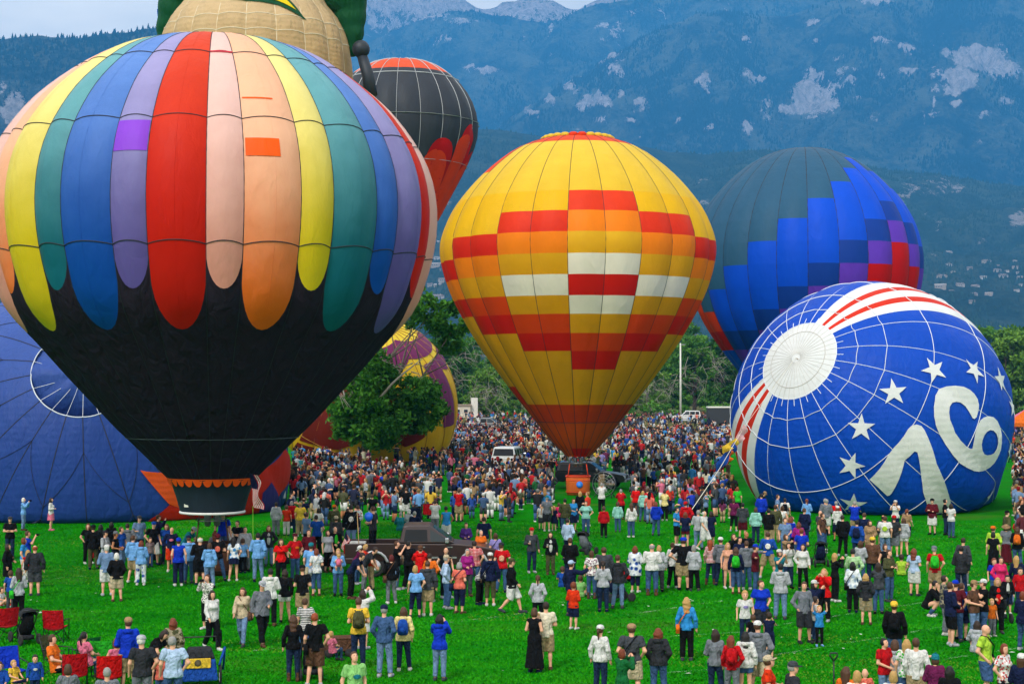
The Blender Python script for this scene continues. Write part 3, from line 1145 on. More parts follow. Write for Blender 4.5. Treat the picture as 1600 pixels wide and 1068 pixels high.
# crown ring puffs
for g in range(24):
    az = (g + .5) * 15
    q = MB().sphere((2.15 * math.sin(math.radians(az)), -2.15 * math.cos(math.radians(az)), 23.62), (0.34, 0.34, 0.2), 8, 5)
    q.build('crown_puff', c2['red'] if g in (0, 23, 8, 16) else c2['yel'], r2)
basket(r2, 0, 0, 0.0, 2.55, 0.8, plain('orange_wicker', H('c45a14'), 0.75, vary=.4, scale=25, bump=.8, bscale=60), s=1.6, h=1.2, cables=8, trim=plain('orange_trim', H('d23c10'), .6))
bl = MB().lathe([(0, 0), (.22, .0), (.22, .03), (0, .03)], 16, (0.1, -0.83, 0.72), 'y')
bl.build('round_badge', plain('blue_badge', H('2a78d8'), .5), r2)

# ===== 3. the dark blue balloon with a stepped pixel pattern
D3 = 131.0
r3 = balloon_root('hot_air_balloon', 1258, D3, 'dark blue hot air balloon with stepped purple and red squares, behind the fallen balloon')
prof3 = [(0, 26.6), (1.4, 26.55), (3.0, 26.1), (4.6, 25.2), (6.2, 23.8), (7.6, 22.1), (8.6, 20.2), (9.1, 18.2), (9.15, 16.4), (8.85, 14.6), (8.2, 12.7), (7.1, 10.8), (5.8, 9.0), (4.4, 7.2), (3.0, 5.4), (1.7, 3.8), (1.2, 3.0)]
e3 = Env(prof3, even(24, 1.6 - 180), 0.13)
c3 = {
    'teal': nylon('slate_teal_nylon', H('2a5674'), trans=.12), 'blue': nylon('royal_blue_nylon', H('0850d6'), trans=.2), 'navy': nylon('indigo_nylon', H('103c96')),
    'purp': nylon('lilac_nylon', H('6038b4')), 'red': nylon('crimson_nylon', H('bb0a12')), 'orr': nylon('flame_nylon', H('d8380c')), 'dark': nylon('charcoal_nylon', H('1c2a30'), trans=.05),
    'green': nylon('green_nylon', H('1c7a34')), 'pinkred': nylon('coral_nylon', H('d85a50')),
}
n3 = 17
rows3 = [0.0, 0.03] + [0.03 + 0.97 * (i + 1) / n3 for i in range(n3)]


def col3(g, row):
    """g = 0 is the gore where the steps peak; the pattern slides one row down per gore."""
    d = abs(g)
    k = row - 3 - d
    if row == 0:
        return 'pinkred'
    if g <= -8 and row >= 11:
        return ['orr', 'red', 'blue', 'blue', 'green', 'dark'][min(5, row - 11)]
    if g == -7 and row >= 12:
        return ['navy', 'purp', 'red', 'red', 'green', 'dark'][min(5, row - 12)]
    if d >= 9:
        k2 = row - 8 - (12 - d)
        return 'teal' if row < 7 + (12 - d) else ('orr' if k2 < 2 else ('red' if k2 < 4 else 'blue'))
    if k < 0:
        return 'teal'
    if k < 3:
        return 'blue'
    if k == 3:
        return 'navy'
    if k == 4:
        return 'purp'
    if k in (5, 6):
        return 'red'
    if k == 7:
        return 'purp'
    if k == 8:
        return 'navy'
    if k < 11:
        return 'blue'
    return 'green' if k == 11 else 'dark'


for gi in range(24):
    g = gi - 12 - 3                    # peak two gores right of the seam at 1.6 degrees
    g = (g + 12) % 24 - 12
    vis = np.cos((e3.edges[gi] + e3.edges[gi + 1]) / 2) > -0.15
    for row in range(len(rows3) - 1):
        e3.panel('panel', gi, rows3[row], rows3[row + 1], c3[col3(g, row)], r3, nu=5 if vis else 3, nv=3 if vis else 2)
    e3.tape('load_tape', e3.edges[gi], 0.01, 1.0, 0.06, TAPE_D, r3, n=36, off=0.02)
basket(r3, 0, 0, 0.0, 3.0, 1.1, WICKER, s=1.5)

# ===== 4. the grey balloon with flames
D4 = 185.0
r4 = balloon_root('hot_air_balloon', 627, D4, 'charcoal grey hot air balloon with red and orange flames, beyond the striped balloon', z=17.4)
prof4 = [(0, 29.6), (2.0, 29.5), (4.0, 28.9), (5.9, 27.6), (7.4, 25.8), (8.3, 23.9), (8.65, 22.0), (8.4, 20.2), (7.7, 18.2), (6.7, 16.1), (5.5, 13.8), (4.3, 11.5), (3.0, 9.0), (1.9, 6.6), (1.3, 5.2)]
prof4 = [(r, z - 2.2) for r, z in prof4]
e4 = Env(prof4, even(20, -4), 0.12)
GREY = nylon('charcoal_cloth', H('34383f'), trans=.06, rough=.5)
ORR = nylon('flame_orange_nylon', H('e83e06'))
REDF = nylon('flame_red_nylon', H('c80e04'))
CR4 = nylon('crown_orange_nylon', H('dc5026'))
t_o = t_front(e4, r4, 105)
t_fl = t_front(e4, r4, 300)
for gi in range(20):
    az = np.degrees((e4.edges[gi] + e4.edges[gi + 1]) / 2)
    az = (az + 180) % 360 - 180
    e4.panel('crown_panel', gi, 0.0, t_o, CR4, r4, nu=5, nv=4)
    tl = t_fl
    e4.panel('grey_panel', gi, t_o, tl, GREY, r4, nu=5, nv=12)
    e4.panel('flame_panel', gi, tl, 1.0, ORR if gi % 2 else REDF, r4, nu=5, nv=8)
    e4.tape('load_tape', e4.edges[gi], 0.01, 1.0, 0.055, plain('silver_tape', H('a8acb0'), .7), r4, n=36, off=0.10)


def tongue(w, h, n=10):
    return [(-w / 2, -h * .5), (w / 2, -h * .5), (w / 2 * 1.05, h * .3)] + [(w / 2 * math.cos(q), h * .3 + w / 2 * 1.2 * math.sin(q)) for q in np.linspace(0.3, math.pi - .3, n)] + [(-w / 2 * 1.05, h * .3)]


for i, (azd, py_top, w, mm) in enumerate(((62, 158, 2.6, REDF), (58, 180, 2.5, ORR), (34, 203, 3.2, REDF), (30, 226, 3.0, ORR), (80, 208, 2.4, REDF), (78, 232, 2.2, ORR), (8, 235, 3.0, ORR), (-15, 215, 3.0, REDF))):
    tt = t_front(e4, r4, py_top)
    hgt = (t_fl - tt) * e4.len + 2.5
    e4.decal('flame_tongue', tongue(w, hgt), math.radians(azd), tt + hgt * .56 / e4.len, mm, r4, off=0.05 + .03 * (i % 2) + .004 * i, maxlen=.8)
for py in (112, 175, 246):
    e4.hoop('horizontal_tape', t_front(e4, r4, py), 0.06, plain('silver_tape', H('a8acb0'), .7), r4, off=0.14, sag=-0.05)
basket(r4, 0, 0, -0.6, 3.0, 1.2, WICKER, s=1.5)


# ===== lying balloons
def lying_xf(center, n, ground=0.03, squash=None):
    n = np.array(n, float)
    n /= np.linalg.norm(n)
    e1_ = np.cross(n, [0, 0, 1.0])
    e1_ /= np.linalg.norm(e1_)          # to the right when one looks at the crown
    e2_ = np.cross(e1_, n)              # up the picture
    c = np.array(center, float)

    def xf(P):
        # azimuth 0 is the top of the lying balloon and grows towards its left, seen from the crown
        W = c + P[:, :1] * e1_ + (-P[:, 1:2]) * e2_ * 1.0 + P[:, 2:3] * n
        if squash:
            W[:, 0] *= 1
        z = W[:, 2]
        soft = np.where(z < 1.2, ground + np.logaddexp(0, (z - ground) * 4) / 4 * 1.0, z)
        soft = np.where(z < 1.2, ground + (np.logaddexp(0, (z - ground) * 5) / 5), z)
        # bulge of the part that is pressed out where the cloth lies on the grass
        W[:, 2] = np.where(z < -0.05, ground + 0.02 * np.abs(np.sin(W[:, 0] * 3)), soft)
        return W
    return xf


def ball_prof(R, tail):
    """Crown at z=+R, round to past the widest place, then a cone to the mouth at z=-tail."""
    p = [(R * math.sin(a), R * math.cos(a)) for a in np.linspace(0, math.radians(112), 13)]
    rr, zz = p[-1]
    for k in (0.25, 0.5, 0.75, 1.0):
        p.append((rr + (1.6 - rr) * k, zz + (-tail - zz) * k))
    return p


def star(r, k=0.4, n=5):
    return [((r if i % 2 == 0 else r * k) * math.sin(math.pi * i / n), (r if i % 2 == 0 else r * k) * math.cos(math.pi * i / n)) for i in range(2 * n)]
# ------------------------------------------------------------------ balloons lying on the field
class Lying(Env):
    def __init__(self, px, D, zc, R, n, edges, bulge=0.03, tail=14.0, sag=0.0):
        self.R = R
        self.c = np.array([(px - 800) / FPX * D, D, zc])
        n = np.array(n, float)
        self.nv = n / np.linalg.norm(n)
        self.base = np.array([self.c[0], self.c[1], 0.0])
        super().__init__(ball_prof(R, tail), edges, bulge, lying_xf(self.c - self.base, self.nv))

    def inv(self, px, py):
        """(azimuth, angle from the crown) of the cloth seen at a pixel of the photograph."""
        e1_ = np.cross(self.nv, [0, 0, 1.0])
        e1_ /= np.linalg.norm(e1_)
        e2_ = np.cross(e1_, self.nv)
        d = ray(px, py)
        d = d / np.linalg.norm(d)
        o = _CAM - self.c
        b = o @ d
        q = b * b - (o @ o - self.R ** 2)
        P = o - b * d if q < 0 else o + (-b - math.sqrt(q)) * d
        P = P / np.linalg.norm(P)
        return math.atan2(P @ e1_, P @ e2_), math.acos(max(-1, min(1, P @ self.nv)))

    def tt(self, ang):
        return np.asarray(ang) * self.R / self.len

    def traced(self, name, poly_px, mat, parent, off=0.04, maxlen=0.5, holes=None):
        import bmesh
        from mathutils.geometry import tessellate_polygon
        pts = [self.inv(*p) for p in poly_px]
        hs = [[self.inv(*p) for p in h] for h in holes or []]
        ac = np.array([p[1] for p in pts]).mean()
        a0 = pts[0][0]
        K = math.sin(ac)
        wrap = lambda a: (a - a0 + math.pi) % (2 * math.pi) - math.pi
        lo = [[Vector((wrap(a) * K, g, 0)) for a, g in pts]] + [[Vector((wrap(a) * K, g, 0)) for a, g in h] for h in hs]
        flat = [v for l_ in lo for v in l_]
        bm = bmesh.new()
        bv = [bm.verts.new(v) for v in flat]
        for t in tessellate_polygon(lo):
            try:
                bm.faces.new([bv[i] for i in t])
            except ValueError:
                pass
        for _ in range(8):
            ed = [e for e in bm.edges if e.calc_length() * self.R > maxlen]
            if not ed:
                break
            bmesh.ops.subdivide_edges(bm, edges=ed, cuts=1)
            bmesh.ops.triangulate(bm, faces=bm.faces[:])
        bm.verts.ensure_lookup_table()
        q = np.array([(v.co.x / K + a0, v.co.y) for v in bm.verts])
        F = np.array([[v.index for v in f.verts] for f in bm.faces])
        bm.free()
        V = self.pos(q[:, 0], self.tt(q[:, 1]), off)
        return link(name, mesh_data(name, V, F, True, [mat]), parent)


def lying_root(e, label):
    r = empty('hot_air_balloon', e.base)
    return tag(r, label, 'hot air balloon', 'hot air balloons at the festival')


DEG = math.radians
# ===== 5. the blue balloon with 76 and stars
edg = [-180, -162, -144, -126, -108, -90, -72, -54, -45, -37.5, -32.5, -25, -20, -10, 4, 22, 40, 58, 76, 94, 108, 118, 124, 129.5, 136, 142, 150, 164, 180]
e5 = Lying(1358, 96.0, 5.2, 8.22, (-.645, -.625, .44), edg, bulge=0.05, tail=13)
r5 = lying_root(e5, 'blue starred balloon with number 76 lying on the grass')
BL5 = nylon('festival_blue_nylon', H('0a48b8'), None, rough=.5, ripple=0.05, wrinkle=.5)
WH5 = nylon('white_nylon', H('dcdedd'), rough=.55, ripple=.03)
RD5 = nylon('stripe_red_nylon', H('cc2c14'), rough=.55, ripple=.03)
CRN = e5.tt(DEG(17.0))
redg = {9, 11, 22, 24}
whg = {8, 10, 12, 21, 23, 25}
ANG = [0, 17.0, 25.5, 36.5, 55, 80, 108, 135]
for g in range(e5.n):
    m5 = RD5 if g in redg else (WH5 if g in whg else BL5)
    e5.panel('crown_panel', g, 0.0, CRN, WH5, r5, nu=4, nv=5)
    for i in range(1, len(ANG) - 1):
        e5.panel('panel', g, e5.tt(DEG(ANG[i])), e5.tt(DEG(ANG[i + 1])), m5, r5, nu=5, nv=5 + int((ANG[i + 1] - ANG[i]) / 3))
    e5.panel('mouth_panel', g, e5.tt(DEG(ANG[-1])), 1.0, m5, r5, nu=4, nv=8)
seam5 = [a for a in range(-180, 180, 18) if not (-46 < a < -9 or 112 < a < 152)] + [-45, -10, 118, 150]
for a in seam5:
    e5.tape('load_tape', DEG(a), CRN * .98, 0.98, 0.036, TAPE_W, r5, n=70, off=0.035)
for a in range(-180, 180, 9):
    e5.tape('crown_seam', DEG(a + .5), 0.01, CRN, 0.02, plain('grey_white_tape', H('b9b6ae'), .7), r5, n=8, off=0.02)
    if a % 18:
        e5.tape('crown_tab', DEG(a), CRN, e5.tt(DEG(20)), 0.04, TAPE_W, r5, n=5, off=0.035)
for an in (25.5, 36.5, 55, 80):
    e5.hoop('horizontal_tape', e5.tt(DEG(an)), 0.036, TAPE_W, r5, off=0.05, sag=0.10)
e5.hoop('crown_ring', e5.tt(DEG(12.5)), 0.04, plain('grey_white_tape', H('b9b6ae'), .7), r5, off=0.03)
e5.hoop('crown_edge', CRN, 0.06, TAPE_W, r5, off=0.03)
e5.panel('crown_patch', 3, 0.0, e5.tt(DEG(1.6)), plain('crown_plate', H('8f8166'), .6), r5, nu=4, nv=2, off=.04)


def z5(x, y):
    return 1110 + x / 2.739, 430 + y / 2.739


SILV = nylon('silver_white_cloth', H('dedfdb'), rough=.5, ripple=.05)
seven = [(680, 870), (760, 762), (840, 655), (856, 641), (878, 636), (900, 643), (912, 660), (960, 800), (1025, 965), (1012, 1030), (970, 1031), (935, 1031), (905, 920), (880, 752), (868, 748),
         (830, 790), (772, 925), (765, 934), (755, 938), (720, 905)]
six = [(975, 487), (1005, 476), (1040, 473), (1075, 478), (1100, 490), (1120, 508), (1135, 530), (1143, 555), (1144, 575), (1130, 606), (1120, 613), (1112, 610), (1100, 585), (1085, 560), (1065, 544), (1045, 541),
       (1027, 545), (1016, 560), (1012, 585), (1016, 615), (1040, 672), (1065, 705), (1090, 730), (1105, 739), (1114, 738), (1117, 710), (1122, 675), (1131, 645), (1145, 620), (1163, 607), (1185, 602),
       (1205, 606), (1222, 622), (1234, 645), (1239, 680), (1236, 715), (1230, 745), (1218, 775), (1205, 800), (1188, 820), (1165, 833), (1142, 836), (1120, 832), (1090, 818), (1060, 800), (1030, 765),
       (1000, 720), (978, 680), (960, 640), (950, 600), (948, 560), (956, 515)]
hole6 = [(1150, 720), (1153, 700), (1160, 682), (1172, 667), (1187, 660), (1202, 663), (1213, 675), (1219, 695), (1219, 715), (1213, 738), (1202, 757), (1190, 764), (1175, 766), (1163, 762), (1154, 745)]
e5.traced('numeral', [z5(*p) for p in seven], SILV, r5, off=0.065)
e5.traced('numeral', [z5(*p) for p in six], SILV, r5, off=0.065, holes=[[z5(*p) for p in hole6]])
for (x, y, rot) in ((950, 407, 20), (1123, 409, 30), (1236, 450, 10), (1281, 565, 0), (780, 500, 12), (645, 650, 25), (602, 810, 20), (612, 972, 40), (1190, 940, 15), (1272, 755, 15)):
    az, an = e5.inv(*z5(x, y))
    e5.decal('star', star(0.78 if an < 1.7 else .74, .38), az, float(e5.tt(an)), WH5, r5, off=0.07, rot=DEG(rot), maxlen=.3)

# ===== 6. the big blue balloon lying on the left
e6 = Lying(158, 95.0, 2.6, 11.0, (.13, -.855, .50), even(20, 3), bulge=0.04, tail=15)
r6 = lying_root(e6, 'dusty blue balloon lying on the grass with its crown vent open')
BL6 = nylon('dusty_blue_nylon', H('24428a'), (H('3f5aa2'), 4, 14), rough=.5, ripple=.04, wrinkle=.5)  # upper side painted paler in place of daylight falling on it
DK6 = nylon('vent_shadow_cloth', H('1c2c58'), rough=.6, trans=.02)
VENT = e6.tt(DEG(14.2))
OR6 = nylon('lying_orange_nylon', H('d8521a'), ripple=.08)
RD6 = nylon('lying_red_nylon', H('b42408'), ripple=.04)
PU6 = nylon('lying_purple_nylon', H('32286e'), ripple=.03)
for g in range(20):
    for a0, a1 in ((14.2, 35), (35, 62), (62, 90), (90, 115)):
        e6.panel('panel', g, e6.tt(DEG(a0)), e6.tt(DEG(a1)), BL6, r6, nu=6, nv=8)
    e6.panel('mouth_panel', g, e6.tt(DEG(115)), 1.0, BL6, r6, nu=5, nv=10)
    e6.tape('load_tape', e6.edges[g], VENT, 1.0, 0.055, plain('navy_tape', H('18203a'), .7), r6, n=60, off=0.03)
    # slanting tapes between the gores
    for (a0, a1, s) in ((24, 40, 1), (44, 60, -1), (66, 80, 1)):
        g2 = e6.edges[g] + (e6.edges[g + 1] - e6.edges[g]) * np.linspace(0, 1, 14)
        an = np.linspace(a0, a1, 14) if (g % 2 == 0) == (s > 0) else np.linspace(a1, a0, 14)
        T = e6.tt(np.radians(an))
        w = 0.025 / e6.len
        Vt = np.stack([e6.pos(g2, T - w, 0.02), e6.pos(g2, T, 0.045), e6.pos(g2, T + w, 0.02)], 1).reshape(-1, 3)
        Ft = np.array([(i * 3 + k, i * 3 + 3 + k, i * 3 + 4 + k, i * 3 + 1 + k) for i in range(13) for k in (0, 1)])
        link('slanting_tape', mesh_data('slanting_tape', Vt, Ft, True, [plain('navy_tape', H('18203a'), .7)]), r6)
e6.hoop('vent_ring', VENT, 0.06, plain('ring_white', H('c4cad6'), .6), r6, off=0.05)
# parachute panel, pushed in so that the lower edge stands open
na, nr = 40, 8
vs = []
for j in range(nr + 1):
    k = j / nr
    for i in range(na):
        a = 2 * math.pi * i / na
        P = e6.pos(np.array([a]), np.array([VENT * k]), 0.0)[0]
        low = max(0.0, -math.cos(a)) ** 1.5
        inn = 0.06 + 0.2 * (1 - k) + 1.5 * low * k ** 2 + 0.12 * math.sin(7 * a) * k
        up = 0.75 * low * k ** 2
        vs.append(P - e6.nv * inn + np.array([0, 0, up]))
J = [(j * na + i, j * na + (i + 1) % na, (j + 1) * na + (i + 1) % na, (j + 1) * na + i) for j in range(nr) for i in range(na)]
vent = link('parachute_vent', mesh_data('parachute_vent', vs, np.array(J), True, [BL6]), r6)
for i in range(0, 20):
    a = e6.edges[i]
    P0 = e6.pos(np.array([a]), np.array([VENT * .99]), 0.0)[0]
    P1 = e6.pos(np.array([a]), np.array([0.0]), -0.30)[0]
    MB().tube([P0, (P0 + P1) / 2 - e6.nv * .12, P1], 0.013, 4, False).build('vent_line', TAPE_W, vent)
e6.traced('orange_panel', [(218, 733), (262, 738), (300, 742), (335, 752), (350, 775), (345, 803), (300, 800), (262, 785)], OR6, r6, off=0.07)
e6.traced('red_panel', [(264, 786), (300, 801), (345, 804), (380, 800), (398, 800), (404, 812), (300, 817), (230, 816), (240, 806)], RD6, r6, off=0.07)
e6.traced('red_panel', [(350, 775), (395, 742), (440, 700), (450, 720), (446, 752), (432, 775), (425, 795), (400, 812), (352, 802)], RD6, r6, off=0.075)
e6.traced('purple_panel', [(405, 768), (420, 752), (430, 770), (432, 785), (425, 800), (405, 814), (398, 812), (402, 790)], PU6, r6, off=0.11)

# ===== 7. the yellow and maroon balloon behind the tree
e7 = Lying(573, 153.0, 5.2, 8.6, (.25, -.45, .86), even(20, 0), bulge=0.05, tail=10)
r7 = lying_root(e7, 'yellow and maroon balloon half inflated on the grass behind the shade tree')
YL7 = nylon('lemon_nylon', H('d9a514'), (H('e6cc3a'), 7, 13), ripple=.03)  # top tinted paler: sunlight put into the cloth colour
MR7 = nylon('maroon_nylon', H('6e1c10'), ripple=.04)
PL7 = nylon('plum_nylon', H('72285a'), ripple=.04)
for g in range(20):
    for a0, a1 in ((0, 20), (20, 45), (45, 70), (70, 95), (95, 120)):
        e7.panel('panel', g, e7.tt(DEG(a0)), e7.tt(DEG(a1)), YL7, r7, nu=5, nv=6)
    e7.panel('mouth_panel', g, e7.tt(DEG(120)), 1.0, MR7, r7, nu=4, nv=6)
    e7.tape('load_tape', e7.edges[g], 0.01, 1.0, 0.06, plain('faded_tape', H('b8862a'), .7), r7, n=40, off=0.10)
e7.hoop('horizontal_tape', e7.tt(DEG(95)), 0.05, plain('faded_tape', H('b8862a'), .7), r7, off=0.10, sag=.05)
z7 = lambda x, y: (440 + x / 3.338, 420 + y / 3.338)
for nm, mt, pl in (('maroon_panel', MR7, [(190, 735), (100, 890), (300, 940), (510, 840), (640, 925), (745, 872), (690, 700), (560, 640), (450, 560), (300, 600)]),
                   ('maroon_panel', MR7, [(90, 900), (300, 952), (420, 982), (440, 1015), (60, 1010)]),
                   ('plum_panel', PL7, [(500, 420), (590, 370), (700, 330), (745, 350), (660, 470), (600, 560), (520, 520)]),
                   ('plum_panel', PL7, [(735, 500), (790, 400), (835, 420), (862, 520)]),
                   ('plum_panel', PL7, [(735, 504), (832, 519), (890, 805), (840, 825)])):
    e7.traced(nm, [z7(*p) for p in pl], mt, r7, off=0.06)

# ===== 8. the tan and green shaped balloon that rises out of the top of the picture
D8 = 112.0
r8 = balloon_root('hot_air_balloon', 398, D8, 'tan balloon with green inflated sides and a dark knob, rising above the striped balloon')
prof8 = [(0, 44.4), (1.6, 44.0), (3.0, 42.8), (3.9, 40.5), (4.2, 38.0), (4.35, 35.8), (4.9, 34.0), (5.7, 32.9), (6.25, 31.7), (6.5, 30.4), (6.62, 29.0), (6.6, 27.0), (6.1, 23.5), (5.0, 18.5), (3.7, 13.0), (2.4, 8.0), (1.4, 4.0), (1.2, 3.2)]
e8 = Env(prof8, even(20, -6), 0.10)
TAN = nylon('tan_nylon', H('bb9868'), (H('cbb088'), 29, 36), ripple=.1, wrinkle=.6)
GRN = nylon('bottle_green_nylon', H('14502f'), trans=.1, wrinkle=.7)
tb = [0, .12, .22, t_front(e8, r8, 22), t_front(e8, r8, 46), t_front(e8, r8, 90), .62, .8, 1.0]
for g in range(20):
    for i in range(len(tb) - 1):
        e8.panel('panel', g, tb[i], tb[i + 1], TAN, r8, nu=5, nv=5)
    e8.tape('seam_tape', e8.edges[g], .02, 1, .06, plain('pale_tape', H('d9c8a8'), .7), r8, n=40, off=.03)
for i in (3, 4):
    e8.hoop('horizontal_tape', tb[i], .06, plain('pale_tape', H('d9c8a8'), .7), r8, off=.035, sag=.1)


def puffy(name, pts, rads, mat, parent, n=16, lumps=5, amp=.08):
    """An inflated sleeve: a tube with quilted bulges along it."""
    P, Rr = [], []
    pts = np.array(pts, float)
    K = len(pts) - 1
    for s in np.linspace(0, K, K * 10 + 1):
        i = min(int(s), K - 1)
        f = s - i
        P.append(pts[i] * (1 - f) + pts[i + 1] * f)
        r_ = rads[i] * (1 - f) + rads[i + 1] * f
        Rr.append(r_ * (1 + amp * abs(math.sin(s * lumps)) - amp))
    return MB().tube(P, Rr, n).build(name, mat, parent)


def loc8(px, py, D=D8):
    W = at_depth(px, py, D)
    M = Matrix.Rotation(-r8.rotation_euler[2], 3, 'Z')
    return np.array(M @ Vector(W - np.array(r8.location)))


puffy('green_sleeve', [loc8(254, 76), loc8(262, 45), loc8(283, 5), loc8(305, -40), loc8(330, -90)], [.35, .85, 1.75, 2.2, 1.2], GRN, r8)
puffy('green_sleeve', [loc8(549, 88), loc8(550, 55), loc8(545, 15), loc8(527, -35), loc8(490, -90)], [.3, .85, 1.35, 2.4, 1.2], GRN, r8)
puffy('blue_fin', [loc8(251, 40, 113.5), loc8(255, 18, 113.5), loc8(262, -5, 113.5)], [.15, .45, .2], nylon('fin_blue', H('0a58b0')), r8, lumps=2)
KN = plain('dark_knob_cloth', H('232a33'), .55, bump=.1)
kn = MB().sphere(loc8(564, 77, 110), .62, 14, 9).build('knob', KN, r8)
MB().tube([loc8(580, 150, 110), loc8(575, 118, 110), loc8(566, 88, 110)], [.46, .42, .36], 12).build('knob_stalk', KN, kn)
GE, YE = nylon('emblem_green', H('0f4a2c')), nylon('emblem_yellow', H('e0c412'))
e8.decal('emblem_border', [(-2.6, 0.3), (-2.2, 1.6), (0.8, 1.2), (2.5, -1.0), (0.4, 0.0)], math.radians(9), t_front(e8, r8, 6), GE, r8, off=.06)
e8.decal('emblem_center', [(-1.9, 0.72), (-1.6, 1.3), (0.7, 0.95), (1.7, -.35), (0.45, .32)], math.radians(9), t_front(e8, r8, 6), YE, r8, off=.10)
basket(r8, 0, 0, 0, 3.2, 1.2, WICKER, s=1.5)
# ------------------------------------------------------------------ trees, far houses, pole
def leaf_mat(name, dark, light):
    m, N, L, out = new_mat(name)
    p = N.new('ShaderNodeBsdfPrincipled')
    p.inputs['Roughness'].default_value = 0.6
    p.inputs['Specular IOR Level'].default_value = 0.15
    at_ = N.new('ShaderNodeAttribute')
    at_.attribute_name = 'tone'
    r = N.new('ShaderNodeValToRGB')
    r.color_ramp.elements[0].color = (*dark, 1)
    r.color_ramp.elements[1].color = (*light, 1)
    L.new(at_.outputs['Fac'], r.inputs['Fac'])
    L.new(r.outputs['Color'], p.inputs['Base Color'])
    tr = N.new('ShaderNodeBsdfTranslucent')
    L.new(r.outputs['Color'], tr.inputs['Color'])
    ms = N.new('ShaderNodeMixShader')
    ms.inputs['Fac'].default_value = 0.25
    L.new(p.outputs['BSDF'], ms.inputs[1])
    L.new(tr.outputs['BSDF'], ms.inputs[2])
    L.new(ms.outputs['Shader'], out.inputs['Surface'])
    return m


LEAF1 = leaf_mat('ash_leaves', (0.018, 0.11, 0.008), (0.12, 0.36, 0.03))
LEAF2 = leaf_mat('cottonwood_leaves', (0.035, 0.14, 0.010), (0.12, 0.29, 0.028))
LEAF3 = leaf_mat('willow_leaves', (0.06, 0.17, 0.012), (0.22, 0.40, 0.05))
LEAF4 = leaf_mat('dark_cottonwood_leaves', (0.018, 0.085, 0.008), (0.09, 0.26, 0.022))
BARK = plain('bark', (0.085, 0.066, 0.05), 0.95, vary=.4, scale=3, bump=1.0, bscale=12)
DEADWOOD = plain('dead_wood', (0.30, 0.27, 0.22), 0.95, vary=.3, scale=3)


def crown_mesh(name, blobs, nclump, nleaf, leaf, mat, rg, droop=0.0, spread=0.55):
    """Leaf-sized faces gathered in clumps on and in a set of blobs. Returns the mesh and the clump centres."""
    blobs = np.array(blobs, float)           # x, y, z, r
    w = blobs[:, 3] ** 2
    bi = rg.choice(len(blobs), nclump, p=w / w.sum())
    d = rg.normal(size=(nclump, 3))
    d /= np.linalg.norm(d, axis=1)[:, None]
    rad = blobs[bi, 3] * rg.uniform(0.35, 1.05, nclump) ** 0.6
    C = blobs[bi, :3] + d * rad[:, None] * [1, 1, .85]
    tone_c = np.clip(0.45 + 0.22 * rg.normal(size=nclump), 0, 1)
    ci = rg.integers(0, nclump, nleaf)
    off = rg.normal(size=(nleaf, 3)) * spread * blobs[bi[ci], 3, None] * 0.34 * [1, 1, .7]
    P = C[ci] + off
    P[:, 2] -= droop * np.abs(off[:, 0] + off[:, 1])
    nrm = rg.normal(size=(nleaf, 3)) + [0, 0, 0.9]
    nrm /= np.linalg.norm(nrm, axis=1)[:, None]
    a = np.cross(nrm, rg.normal(size=(nleaf, 3)))
    a /= np.linalg.norm(a, axis=1)[:, None] + 1e-9
    b = np.cross(nrm, a)
    s = leaf * rg.uniform(0.6, 1.3, nleaf)[:, None]
    V = np.stack([P - a * s, P - b * s * .5, P + a * s, P + b * s * .5], 1).reshape(-1, 3)
    F = np.arange(nleaf * 4).reshape(-1, 4)
    me = mesh_data(name, V, F, False, [mat])
    t = me.attributes.new('tone', 'FLOAT', 'POINT')
    tone = np.clip(tone_c[ci] + rg.normal(size=nleaf) * .13, 0, 1)
    t.data.foreach_set('value', np.repeat(tone, 4).astype(np.float32))
    return me, C


def trunk_mesh(base_r, fork, tips, rg, name='trunk', mat=None, bare=0):
    b = MB()
    top = np.array(fork, float)
    b.tube([(0, 0, -0.2), (0, 0, .25), top * [.4, .4, .5], top], [base_r * 1.5, base_r * 1.1, base_r * .9, base_r * .75], 9)
    for p in tips:
        p = np.array(p, float)
        mid = top + (p - top) * .5 + rg.normal(size=3) * .25 * np.linalg.norm(p - top) * .3 + [0, 0, .06 * np.linalg.norm(p - top)]
        b.tube([top - [0, 0, .3], top + (mid - top) * .5, mid, p], [base_r * .5, base_r * .36, base_r * .24, base_r * .06], 6)
        for _ in range(2):
            q = p + rg.normal(size=3) * [1, 1, .6] * .22 * np.linalg.norm(p - top)
            b.tube([mid, (mid + q) / 2 + rg.normal(size=3) * .1, q], [base_r * .18, base_r * .1, base_r * .03], 5)
    return b.data(name, mat or BARK)


def twigs_mesh(center, length, n, rg, hang=.6):
    """Bare dead twigs that hang out of the crown."""
    b = MB()
    for _ in range(n):
        p = np.array(center) + rg.normal(size=3) * .5 * length * .5
        d = rg.normal(size=3) * [1, 1, .4] + [0, 0, -hang]
        d /= np.linalg.norm(d)
        q = p + d * length * rg.uniform(.5, 1)
        m_ = (p + q) / 2 + rg.normal(size=3) * length * .12 + [0, 0, length * .15]
        b.tube([p, m_, q], [.06, .035, .012], 4, False)
        for _ in range(3):
            f = rg.uniform(.3, .9)
            s = p * (1 - f) + q * f
            e = s + (d + rg.normal(size=3) * .6) * length * .3
            b.tube([s, e], [.03, .01], 3, False)
    return b.data('dead_twigs', DEADWOOD)


rgT = np.random.default_rng(4)
# ---- the shade tree in the field, in front of the maroon and yellow balloon
DT = 141.0
tb_ = at(571, 598 + 2500 * 7.4 / DT)
tree = tag(empty('shade_tree', (tb_[0], tb_[1], 0)), 'dark green leafy shade tree growing in front of the maroon and yellow balloon', 'tree')


